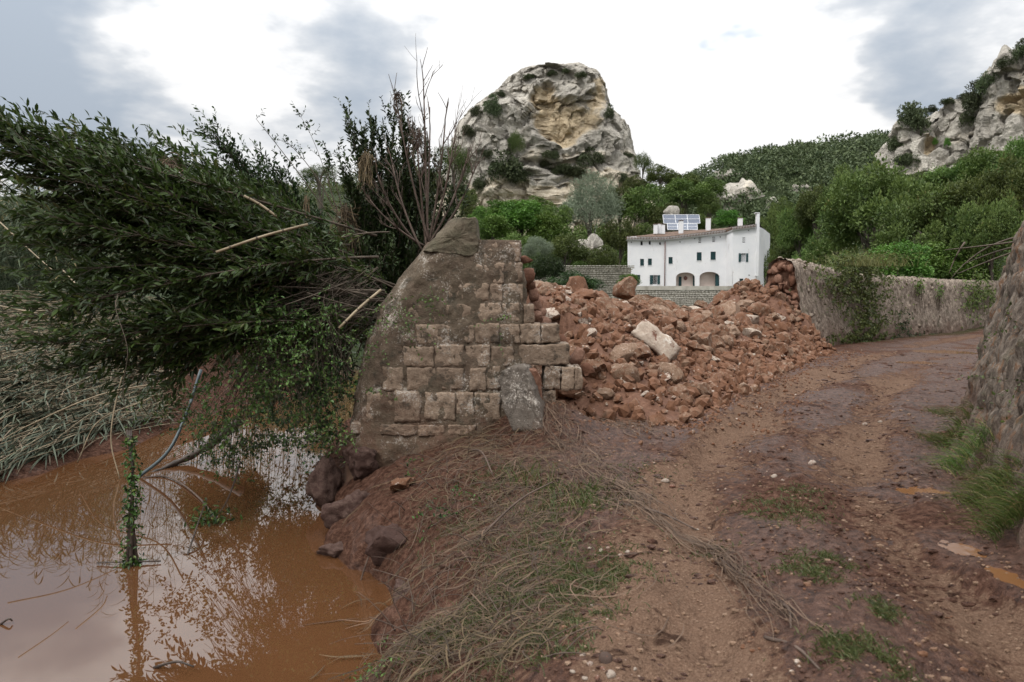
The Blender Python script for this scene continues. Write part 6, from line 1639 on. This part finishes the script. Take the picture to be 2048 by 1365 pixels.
# second drowned spray
b1 = gp(425, 1045, WATER); Y1 = b1[1]
spray = empty('drowned_spray', tuple(b1), label='leafy branch tip dipping into the water in the middle of the pool', cat='branch')
ps = spline([at(480, 925, Y1 + .5), at(470, 960, Y1 + .3), at(450, 1010, Y1 + .1), b1 + np.array([-.05, 0, -.05])], 14); V, Fs = tubes(ps[None], np.linspace(.012, .006, 14)[None], 5); under(spray, 'stem', mesh('stem', V, Fs, True), 'wet_wood')
n = 120; P = b1 + np.c_[rq.normal(size=n) * .13, rq.normal(size=n) * .12, np.abs(rq.normal(size=n)) * .11]; 
V, f, kk = leaves(P, rq.normal(size=(n, 3)) + np.array([-.4, 0, -.3]), rq.uniform(.06, .1, n), .03, rq, fine=True); under(spray, 'foliage', mesh('foliage', V, f, attrs={'v': np.repeat(rq.uniform(size=n), kk)}), 'laurel_leaf')
# hose and sunken log
hs = spline([at(402, 740, 11.2), at(372, 830, 10.9), at(335, 905, 10.6), gp(275, 956, WATER), gp(262, 962, WATER) - np.array([0, 0, .08])], 24)
V, Fs = tubes(hs[None], np.full((1, 24), .026), 8); obj('hose', mesh('hose', V, Fs, True), 'hose_blue', label='blue-grey water hose running down into the flood water', cat='hose')
h2 = spline([gp(275, 956, WATER) + np.array([.05, 0, 0]), gp(340, 958, WATER) + np.array([0, 0, .02]), gp(400, 1000, WATER) + np.array([0, 0, .015]), gp(440, 1050, WATER) - np.array([0, 0, .02])], 20)
V, Fs = tubes(h2[None], np.full((1, 20), .013), 6); obj('bent_cane', mesh('bent_cane', V, Fs, True), 'red_twig', label='brown bent cane arching over the water surface', cat='cane')
lg = spline([gp(300, 945, WATER) - np.array([0, 0, .03]), gp(360, 930, WATER) + np.array([0, 0, .06]), at(420, 890, gp(360, 930, WATER)[1] + .3), at(480, 840, 12)], 16)
V, Fs = tubes(lg[None], (np.linspace(.03, .09, 16) + .012 * np.sin(np.arange(16) * 2.1))[None], 8); V = V + .015 * fbm(V * 8, 3)[:, None]
obj('driftwood_log', mesh('driftwood_log', V, Fs, True), 'wet_wood', label='dark wet branch lying half sunk in the flood water', cat='log')
for a, b_, z_, lab in [((0, 1250), (25, 1247), .02, 'short dark stick floating at the left edge of the water'), ((308, 1336), (388, 1350), .06, 'bent stick poking out of the water at the bottom'), ((375, 1110), (415, 1030), .2, 'thin stick standing out of the water'), ((700, 1240), (745, 1165), .35, 'pale forked stick at the edge of the mud bank'), ((1240, 1010), (1395, 1064), 0, 'reddish stick lying along the edge of the track'),
                       ((1530, 1280), (1640, 1345), 0, 'brown stick on the mud near the lower edge'), ((1560, 1210), (1582, 1262), 0, 'short pale stick across the straw line'), ((955, 1080), (1105, 1020), .25, 'long pale stick sticking up from the bank debris'), ((940, 900), (985, 1010), .3, 'upright bent twig in the bank debris')]:
    p0 = gp(*a, WATER) if a[0] < 600 else gpos(*a); p1 = (gp(*b_, WATER) if b_[0] < 600 else gpos(*b_)); p1 = p1 + np.array([0, 0, z_]); 
    if a[0] >= 1200: p0, p1 = p0 + np.array([0, 0, .012]), p1 + np.array([0, 0, .012])
    pts = spline([p0, (p0 + p1) / 2 + np.array([.02, 0, .03 + z_ * .2]), p1], 9); V, Fs = tubes(pts[None], np.linspace(.011, .006, 9)[None], 6)
    obj('stick', mesh('stick', V, Fs, True), 'wet_wood' if a[0] < 600 else 'red_twig', label=lab, cat='stick', group='sticks left by the flood')

# ------------------------------------------------------------------ reeds
def reeds(name, label, base, H, lean, m_, seed, nl=13, leafL=.55, leafW=.03, kind='stuff', stem_r=.010):
    r_ = np.random.RandomState(seed); n = len(base)
    tip = base + lean + np.c_[r_.normal(size=(n, 2)) * .25, H]; mid = (base + tip) / 2 + np.c_[-lean[:, :2] * .25, np.zeros(n)]
    path = bez(base, mid, tip, 8)
    V1, F1 = tubes(path, np.linspace(1, .35, 8)[None] * stem_r, 4)
    t = np.tile(np.linspace(.18, 1, nl)[None], (n, 1)); k = np.clip(t * 7, 0, 6.99); k0 = k.astype(int); fr = (k - k0)[..., None]; ar = np.arange(n)[:, None]
    p = (path[ar, k0] * (1 - fr) + path[ar, k0 + 1] * fr).reshape(-1, 3); az = r_.uniform(0, 6.28, len(p)); L = leafL * r_.uniform(.6, 1.2, len(p))
    d = np.c_[np.cos(az), np.sin(az), np.zeros(len(p))]
    q1 = p + d * (L * .45)[:, None] + np.c_[np.zeros((len(p), 2)), L * .42]; q2 = p + d * (L * .95)[:, None] + np.c_[np.zeros((len(p), 2)), L * r_.uniform(-.45, .35, len(p))]
    V2, F2 = ribbons(bez(p, q1, q2, 5), (np.array([.7, 1, .9, .6, .05]) * leafW)[None], side=np.array([0, 0, 1.]))
    val = r_.uniform(size=len(p))
    V, Fs = join([(V1, F1), (V2, F2)]); v = np.concatenate([np.full(len(V1), .6), np.repeat(val, 10)])
    return obj(name, mesh(name, V, Fs, attrs={'v': v}), m_, kind=kind, label=label)
rr = np.random.RandomState(51); n = 380
bs = np.array([at(rr.uniform(-60, 230), 700, y) * np.array([1, 1, 0]) for y in rr.uniform(25, 33, n)]); bs[:, 2] = gh(bs[:, 0], bs[:, 1]) - .1
H = 5.3 * rr.uniform(.7, 1.12, n); reeds('standing_reeds', 'tall grey-green giant reeds standing on the far left bank', bs, H, np.c_[rr.uniform(-.9, .1, n), np.zeros(n), np.zeros(n)], 'reed_leaf', 52, nl=16, leafL=.85, leafW=.055, stem_r=.014)
n = 240
bs = np.array([at(rr.uniform(200, 700), 700, y) * np.array([1, 1, 0]) for y in rr.uniform(20, 28, n)]); bs[:, 2] = np.maximum(gh(bs[:, 0], bs[:, 1]), -1) - .1
H = 4.6 * rr.uniform(.7, 1.1, n); reeds('far_reeds', 'reeds in the shade on the far side of the pool', bs, H, np.c_[rr.uniform(-.9, .1, n), np.zeros(n), np.zeros(n)], 'reed_leaf', 53)
# flattened reeds: stalks combed to the left and down
def mat(px, py):
    """point on the sloping mat of flattened reeds seen at a pixel; the mat rises from the waterline"""
    yw = 2.7 * F / (np.clip(970 - .36 * px, 850, 1040) - 600); Yd = (2.7 + .35 * yw) / (np.maximum(py - 600, 0) / F + .35)
    Yd = np.maximum(Yd, yw)
    return np.array([at(a, b_, c) for a, b_, c in zip(px, py, Yd)])
n = 560
px0 = rr.uniform(60, 370, n); py0 = 596 + 270 * rr.uniform(size=n)
px1 = px0 - rr.uniform(140, 400, n); py1 = py0 + rr.uniform(-25, 60, n) + 130 * (py0 > 690) * rr.uniform(size=n)
s_ = mat(px0, py0); e_ = mat(px1, py1)
for q in (s_, e_): q[:, 2] = np.maximum(q[:, 2], np.maximum(gh(q[:, 0], q[:, 1]), WATER) + .04) + rr.uniform(0, .12, n)
mid = (s_ + e_) / 2 + np.c_[rr.normal(size=(n, 2)) * .15, rr.uniform(.03, .3, n)]
P = bez(s_, mid, e_, 9)
V1, F1 = tubes(P, np.linspace(1, .5, 9)[None] * rr.uniform(.006, .0125, (n, 1)), 4)
obj('flattened_canes', mesh('flattened_canes', V1, F1, True), 'cane', kind='stuff', label='pale flattened cane stalks combed to the left by the flood')
nl = 20; t = rr.uniform(.15, 1, (n, nl)); k = np.clip(t * 8, 0, 7.99); k0 = k.astype(int); fr = (k - k0)[..., None]; ar = np.arange(n)[:, None]
p = (P[ar, k0] * (1 - fr) + P[ar, k0 + 1] * fr).reshape(-1, 3); T = nrm(np.gradient(P, axis=1))[ar, k0].reshape(-1, 3)
d = nrm(T * 1.1 + rr.normal(size=p.shape) * .35 + np.array([0, 0, -.12])); L = rr.uniform(.3, .65, len(p))
q2 = p + d * L[:, None] + np.c_[np.zeros((len(p), 2)), -.12 * L]; q2[:, 2] = np.maximum(q2[:, 2], np.maximum(gh(q2[:, 0], q2[:, 1]), WATER) + .015)
V2, F2 = ribbons(bez(p, (p + q2) / 2 + np.c_[np.zeros((len(p), 2)), .10 * L], q2, 5), (np.array([.7, 1, .9, .6, .05]) * .026)[None], side=np.array([0, 0, 1.]))
obj('flattened_reeds', mesh('flattened_reeds', V2, F2, attrs={'v': np.repeat(rr.uniform(size=len(p)), 10)}), 'flat_reed_leaf', kind='stuff', label='flattened grey-green reed leaves along the left shore')
n = 1500
px0 = rr.uniform(-60, 270, n); py0 = 780 + 150 * rr.uniform(size=n) - px0 * .18
s_ = mat(px0, py0) + np.c_[np.zeros((n, 2)), rr.uniform(0, .15, n)]; s_[:, 2] = np.maximum(s_[:, 2], np.maximum(gh(s_[:, 0], s_[:, 1]), WATER) + .05)
d = np.c_[rr.uniform(-1, -.2, n), rr.uniform(-.8, -.1, n), rr.uniform(-.45, .05, n)]; L = rr.uniform(.35, .8, n); e_ = s_ + d * L[:, None]; e_[:, 2] = np.maximum(e_[:, 2], np.maximum(gh(e_[:, 0], e_[:, 1]), WATER) + .01)
V2, F2 = ribbons(bez(s_, (s_ + e_) / 2 + np.c_[np.zeros((n, 2)), .12 * L], e_, 5), (np.array([.7, 1, .9, .6, .05]) * .022)[None], side=np.array([0, 0, 1.]))
obj('drooping_reeds', mesh('drooping_reeds', V2, F2, attrs={'v': np.repeat(rr.uniform(size=n), 10)}), 'flat_reed_leaf', kind='stuff', label='green reed leaves drooping to the waterline at the left')
tree('shade_shrub', 'dark', 590, 540, 90, 130, 17, 'dark shrub on the far side of the pool in deep shade', 'bush', tk=False, ground=-.8)
tree('shade_shrub', 'dark', 690, 560, 70, 120, 15.5, 'dark shrub behind the pier in deep shade', 'bush', i=1, tk=False, ground=-.5)
tree('shade_shrub', 'dark', 440, 570, 90, 110, 20, 'dark shrub behind the bent bush across the pool', 'bush', i=1, tk=False, ground=-.8)
# a few canes bent over in full view
for k, (pts, lab) in enumerate([([(355, 715, 11), (310, 790, 11), (200, 840, 10.8), (155, 925, 10.6)], 'pale bent cane arching down to the water among the flattened reeds'), ([(262, 700, 11), (235, 790, 10.8), (222, 880, 10.6), (240, 960, 10.4)], 'green-tinged cane bending to the waterline beside the drowned stem'), ([(330, 765, 11.4), (200, 790, 11), (60, 850, 10.8), (-30, 900, 10.6)], 'long pale cane lying along the top of the flattened reeds'), ([(0, 445, 13), (70, 510, 12.6), (110, 545, 12.5)], 'thin yellow cane leaning in the standing reeds'), ([(125, 540, 12.3), (180, 600, 12), (195, 625, 12)], 'thin pale cane below the bent bush tips'), ([(-10, 610, 12), (120, 640, 12), (260, 700, 12)], 'straight pale cane over the flattened reeds')]):
    V, Fs = tubes(spline(A3(pts), 18)[None], np.linspace(.013, .008, 18)[None], 6); obj('bent_cane', mesh('bent_cane', V, Fs, True), 'cane', label=lab, cat='cane', group='canes in the reed bed')

# ------------------------------------------------------------------ debris and grass on the bank and the track
def strands(name, label, polys, n, ln, w_, m_, seed, lift=.05, curl=.35, spread=1., kind='stuff'):
    """straw lying on the ground; polys: list of (px polyline, half width in metres, weight, follow)"""
    r_ = np.random.RandomState(seed); S = []; Dv = []
    tot = sum(p_[2] for p_ in polys)
    for pl_, hw, wt, fol in polys:
        g_ = np.array([gpos(*q) for q in pl_]); k = int(n * wt / tot); L = np.r_[0, np.cumsum(np.linalg.norm(np.diff(g_[:, :2], axis=0), axis=1))]
        t = r_.uniform(0, L[-1], k); c = np.stack([np.interp(t, L, g_[:, i]) for i in (0, 1)], -1); i = np.clip(np.searchsorted(L, t) - 1, 0, len(g_) - 2)
        d = nrm(np.diff(g_[:, :2], axis=0))[i]; nr0 = np.c_[-d[:, 1], d[:, 0]]
        S.append(c + nr0 * (r_.normal(size=(k, 1)) * hw)); a = r_.normal(size=k) * (1 - fol) * 2.2
        Dv.append(np.c_[d[:, 0] * np.cos(a) - d[:, 1] * np.sin(a), d[:, 0] * np.sin(a) + d[:, 1] * np.cos(a)])
    S, Dv = np.concatenate(S), np.concatenate(Dv); n = len(S); L = r_.uniform(*ln, n); m = 6
    t = np.linspace(-.5, .5, m)[None, :, None]; cv = r_.normal(size=(n, 1, 1)) * curl; N2 = np.c_[-Dv[:, 1], Dv[:, 0]]
    xy = S[:, None] + Dv[:, None] * t * L[:, None, None] + N2[:, None] * cv * (t ** 2 * 4 - .5) * L[:, None, None] * .5
    z = np.maximum(gh(xy[..., 0], xy[..., 1]), WATER) ; zl = r_.uniform(.004, lift, (n, 1)) + r_.uniform(0, lift * 1.6, (n, 1)) * (1 - (t[..., 0] * 2) ** 2) * (r_.uniform(size=(n, 1)) < .5)
    P = np.concatenate([xy, (z * .6 + z.mean(1, keepdims=True) * .4 + zl)[..., None]], -1); P[..., 2] = np.maximum(P[..., 2], z + .004)
    V, f = ribbons(P, np.array([.5, 1, 1, 1, .8, .3])[None] * (w_[0] + (w_[1] - w_[0]) * r_.uniform(size=(n, 1)) ** 2.2), side=np.array([0, -.5, 1.]))
    return obj(name, mesh(name, V, f, attrs={'v': np.repeat(r_.uniform(size=n), 12)}), m_, kind=kind, label=label)
flow = [(1040, 815), (1120, 860), (1200, 960), (1300, 1030), (1420, 1110), (1500, 1190), (1585, 1262)]
strands('straw_drift', 'drift line of flattened straw running from the pier down the track', [(flow[:4], .16, 1.2, .85), (flow[2:], .05, .55, .93), ([(1030, 810), (1150, 815), (1290, 870)], .2, .8, .8)], 1500, (.15, .7), (.002, .010), 'straw', 61, .035, .2)
strands('bank_straw', 'brown straw and rootlets matted over the muddy bank', [([(900, 850), (930, 960), (900, 1080), (900, 1200), (840, 1340)], .38, 1.1, .3), ([(1020, 860), (1060, 980), (1040, 1120), (1000, 1280)], .34, 1.1, .35), ([(760, 1350), (900, 1290), (1080, 1300)], .2, .6, .5), ([(690, 880), (850, 870), (1000, 880)], .12, .45, .6)], 1700, (.12, .45), (.002, .011), 'dark_straw', 62, .045, .4)
strands('bank_pale_straw', 'pale grass stems strewn over the bank', [([(900, 860), (960, 1000), (900, 1150), (860, 1330)], .4, 1, .3), ([(1040, 860), (1100, 1000), (1080, 1200), (1040, 1340)], .3, .8, .4)], 620, (.15, .5), (.002, .010), 'straw', 63, .05, .4)
# twigs in the bank debris
n = 210; rk = np.random.RandomState(64)
S = np.array([gpos(rk.uniform(790, 1120), rk.uniform(860, 1340)) for _ in range(n)]); D = np.c_[rk.normal(size=n) * .7 + .2, rk.normal(size=n) * .6, np.abs(rk.normal(size=n)) * .35]; L = rk.uniform(.15, .55, n)
E_ = S + nrm(D) * L[:, None]; E_[:, 2] = np.maximum(E_[:, 2], gh(E_[:, 0], E_[:, 1]) + .01)
V, Fs = tubes(bez(S, (S + E_) / 2 + np.c_[rk.normal(size=(n, 2)) * .06, rk.uniform(0, .1, n)], E_, 7), np.linspace(1, .5, 7)[None] * rk.uniform(.002, .0055, (n, 1)), 4)
obj('bank_twigs', mesh('bank_twigs', V, Fs, True), 'red_twig', kind='stuff', label='fine brown twigs sticking up from the bank debris')
n = 70; c0 = gpos(905, 870) + np.array([0, 0, .12]); az = rk.uniform(-2.9, .2, n); L = rk.uniform(.35, .85, n)
E_ = c0 + np.c_[np.cos(az) * L * .9 - .15, np.sin(az) * L * .55, rk.uniform(-.5, .0, n) * L]; E_[:, 2] = np.maximum(E_[:, 2], gh(E_[:, 0], E_[:, 1]) + .01)
V, Fs = tubes(bez(np.tile(c0, (n, 1)) + rk.normal(size=(n, 3)) * .04, (c0 + E_) / 2 + np.array([0, 0, .14]), E_, 8), np.linspace(1, .35, 8)[None] * rk.uniform(.003, .007, (n, 1)), 4)
obj('root_stock', mesh('root_stock', V, Fs, True), 'red_twig', label='uprooted plant with fan of reddish roots at the foot of the pier', cat='roots')
def blades(S, L, az, lean, r_, w_=.006, m=5):
    d = np.c_[np.cos(az), np.sin(az)]
    q1 = S + np.c_[d * (L * lean * .35)[:, None], L * .62]; q2 = S + np.c_[d * (L * lean)[:, None], L * (1.02 - lean * .75)]
    return ribbons(bez(S, q1, q2, m), np.linspace(1, .08, m)[None] * w_, side=np.c_[-d[:, 1], d[:, 0], np.zeros(len(S))][:, None] * 0 + np.array([0, -1., .15]))
def grass_object(name, label, S, L, az, lean, seed, m_='grass_blade', w_=.006, **kw):
    r_ = np.random.RandomState(seed); V, f = blades(S, L, az, lean, r_, w_)
    return obj(name, mesh(name, V, f, attrs={'v': np.repeat(r_.uniform(size=len(S)), 10)}), m_, label=label, **kw)
rgz = np.random.RandomState(71)
for px, py, rad, n, L, lab in [(1905, 885, .18, 360, .27, 'drooping grass tuft at the wall foot, farthest of the row'), (1935, 935, .15, 380, .27, 'lush drooping grass tuft on the wall foot above the puddle rut'), (1968, 1000, .12, 280, .22, 'straggly grass tuft with dry blades at the wall foot'), (2010, 1010, .12, 260, .24, 'grass tuft against the wall, half hidden behind the nearest one'), (2044, 1070, .11, 520, .25, 'dark green grass tuft nearest the camera at the right edge'), (1890, 830, .15, 130, .2, 'thin grass tuft beside the wall edge where it curves away'), (1995, 955, .1, 120, .15, 'short grass sprouting from the wall face')]:
    c = gpos(px, py); wx_ = float(wallx(c[1])); c[0] = min(c[0], wx_ - .02)
    S = np.c_[c[0] + rgz.normal(size=n) * rad * .6, c[1] + rgz.normal(size=n) * rad, np.zeros(n)]; S[:, 0] = np.minimum(S[:, 0], wallx(S[:, 1]) + .12); S[:, 2] = gh(S[:, 0], S[:, 1]) + np.clip(S[:, 0] - wallx(S[:, 1]) + .15, 0, .4) * 1.2
    grass_object('grass_tuft', lab, S, L * rgz.uniform(.5, 1.15, n), rgz.normal(size=n) * .9 + 3.4, rgz.uniform(.6, 1.35, n), int(px), w_=.005, cat='grass', group='grass tufts along the wall foot')
# low weeds and trampled grass
S = []
for px, py, rx, ry, n in [(1560, 1020, .28, .32, 900), (1600, 985, .2, .3, 300), (1625, 1140, .16, .12, 260), (1655, 1115, .18, .1, 220), (1755, 1225, .09, .09, 460), (1740, 1320, .12, .12, 420), (1700, 1300, .14, .1, 320), (1650, 1290, .12, .12, 200), (1570, 1130, .2, .12, 200), (1770, 1345, .1, .06, 260), (1640, 1160, .1, .08, 120), (1200, 1160, .26, .28, 1500), (1130, 1190, .28, .3, 1300), (1080, 1090, .3, .3, 900), (960, 1220, .35, .35, 1300), (880, 1280, .3, .3, 900), (1000, 960, .35, .35, 900), (1040, 1290, .3, .25, 900), (930, 1050, .35, .35, 800), (1150, 1000, .35, .3, 700), (1090, 1150, .3, .3, 900), (1170, 1240, .2, .14, 420), (1030, 1200, .3, .3, 500), (1120, 1040, .28, .25, 480), (980, 1110, .3, .3, 320), (1200, 1010, .3, .3, 360), (1280, 940, .4, .5, 260), (1420, 1110, .25, .2, 120), (1120, 1310, .2, .1, 200)]:
    c = gpos(px, py); S.append(np.c_[c[0] + rgz.normal(size=n) * rx * .6, c[1] + rgz.normal(size=n) * ry * .6])
S = np.concatenate(S); S = np.c_[S, gh(S[:, 0], S[:, 1]) - .003]; n = len(S)
keep_ = perlin(S * 6) > -.25; S = S[keep_]; n = len(S)
grass_object('track_grass', 'short trampled grass and weeds in patches on the track and bank', S, rgz.uniform(.02, .07, n), rgz.uniform(0, 6.28, n), rgz.uniform(.4, 1.4, n), 72, 'weed_leaf', .0065, kind='stuff')
# taller green weeds on the bank
n = 340; c = [gpos(1110, 985), gpos(1060, 960), gpos(1150, 1020), gpos(1090, 1030), gpos(1180, 985)]
S = np.array([c[i % 5][:2] + rgz.normal(size=2) * .12 for i in range(n)]); S = np.c_[S, gh(S[:, 0], S[:, 1])]
grass_object('bank_weeds', 'fresh green weed clump on the bank in front of the pier', S, rgz.uniform(.08, .26, n), rgz.uniform(0, 6.28, n), rgz.uniform(.3, 1., n), 73, 'grass_blade', .007, cat='weeds')
leaf_cloud('bank_weed', 'low green leafy weed beside the pale pebbles on the bank', [(1160, 1082, 34, 10, float(gpos(1160, 1085)[1]), .08, 90)], 'ivy_leaf', .035, .6, 74, 'weeds')
leaf_cloud('bank_weed', 'dark leafy sprig growing among the bank debris', [(900, 1010, 36, 34, float(gpos(900, 1040)[1]), .1, 130), (830, 930, 30, 24, float(gpos(830, 950)[1]), .1, 80)], 'laurel_leaf', .04, .5, 75, 'weeds')
leaf_cloud('bank_weed', 'small green weeds at the bottom edge beside the water', [(790, 1330, 50, 22, float(gpos(800, 1335)[1]), .1, 160), (770, 1275, 14, 10, float(gpos(790, 1280)[1]), .05, 40)], 'ivy_leaf', .03, .5, 76, 'weeds')

# ------------------------------------------------------------------ plants on the walls
def wallY(px):
    t_ = (px - CX) / F; P = spline(np.c_[LW, np.zeros(len(LW))], 400); r_ = P[:, 0] / P[:, 1]; i = np.argmin(np.abs(r_ - t_)); return P[i, 1]
def wall_vine(label, regs, m_, leafL, seed):
    r_ = np.random.RandomState(seed); P = []; D = []
    for px, py, rx, ry, n, out_ in regs:
        X_ = px + rx * .55 * r_.normal(size=n); Yp = py + ry * .55 * r_.normal(size=n); ok_ = perlin(P2(X_ * .06, Yp * .06, seed)) > -.18; X_, Yp = X_[ok_], Yp[ok_]; n = len(X_)
        for x_, y_ in zip(X_, Yp):
            w0 = wallY(x_); z0 = at(x_, y_, w0)[2]; P.append(at(x_, y_, w0 + .19 * min(2.7, max(0, z0)) - .12 - r_.uniform() ** 2 * out_)); 
        D.append(nrm(r_.normal(size=(n, 3)) * .7 + np.array([-.1, -.5, -.5])))
    P = np.array(P); D = np.concatenate(D); P[:, 2] = np.maximum(P[:, 2], gh(P[:, 0], P[:, 1]) + .03); L = leafL * r_.uniform(.5, 1.3, len(P)); V, f, kk = leaves(P, D, L, L * .6, r_)
    t = empty('wall_vine', tuple(P.mean(0)), label=label, cat='vine', group='vines on the standing wall')
    under(t, 'foliage', mesh('foliage', V, f, attrs={'v': np.repeat(r_.uniform(size=len(P)), kk)}), m_)
    i = r_.choice(len(P), min(40, len(P))); s_ = P[i]; e_ = s_ + np.c_[r_.normal(size=(len(i), 2)) * .15, -r_.uniform(.3, 1.2, len(i))]; e_[:, 2] = np.maximum(e_[:, 2], .02)
    V, Fs = tubes(bez(s_, (s_ + e_) / 2 + r_.normal(size=s_.shape) * .05, e_, 5), np.full((1, 5), .008), 3); under(t, 'stems', mesh('stems', V, Fs), 'twig', kind='stuff')
wall_vine('thick green vine hanging over the near stretch of the standing wall', [(1715, 540, 70, 36, 2600, .9), (1738, 600, 48, 62, 2400, .8), (1690, 570, 44, 44, 900, .6), (1742, 660, 34, 28, 900, .5), (1700, 678, 44, 10, 300, .3)], 'oak_leaf', .13, 81)
wall_vine('small dark vine patch at the top of the wall middle', [(1838, 572, 10, 16, 160, .2)], 'bright_leaf', .12, 82)
wall_vine('narrow vine patch on the wall farther along', [(1880, 580, 7, 18, 130, .2)], 'bright_leaf', .12, 83)
wall_vine('low creeper at the foot of the wall middle', [(1808, 645, 14, 26, 200, .2), (1830, 672, 40, 8, 160, .2)], 'dark_leaf', .12, 84)
wall_vine('green ivy covering the far end of the wall at the bend', [(1950, 590, 26, 40, 900, .3), (1985, 590, 26, 40, 500, .3)], 'oak_leaf', .15, 85)
n = 240; c = at(1725, 515, 27.5); S = np.c_[c[0] + rgz.normal(size=n) * .9, c[1] + rgz.normal(size=n) * .3, np.full(n, c[2] - .35)]
grass_object('wall_top_grass', 'long dry yellow-green grass growing on top of the wall above the vine', S, rgz.uniform(.4, 1.1, n), rgz.uniform(0, 6.28, n), rgz.uniform(.3, 1., n), 86, 'pampas_leaf', .02, cat='grass')
# dead branches on the bank above the retaining wall
db = empty('dead_branch', tuple(at(2000, 520, 15)), label='bare dead branches arching out above the retaining wall', cat='branch')
pp = []
for a, b_, c_ in [((2060, 470, 14.5), (1960, 482, 15), (1900, 560, 15)), ((2060, 480, 14.5), (1950, 495, 15), (1890, 500, 15)), ((2050, 490, 14.6), (1990, 500, 15), (1925, 530, 15)), ((2040, 500, 14.6), (1980, 520, 15), (1915, 548, 15)), ((1930, 485, 15), (1910, 510, 15), (1898, 548, 15))]:
    pp.append(bez([at(*a)], [at(*b_)], [at(*c_)], 10)[0])
V, Fs = tubes(np.array(pp), np.linspace(.022, .007, 10)[None], 5); under(db, 'branches', mesh('branches', V, Fs, True), 'twig')
leaf_cloud('wall_fern', 'small plants rooted in the face of the retaining wall', [(1990, 860, 22, 26, 6.6, .1, 60), (2030, 770, 16, 30, 6.0, .1, 40), (2000, 640, 14, 30, 6.9, .1, 36)], 'ivy_leaf', .035, .6, 87, 'fern')
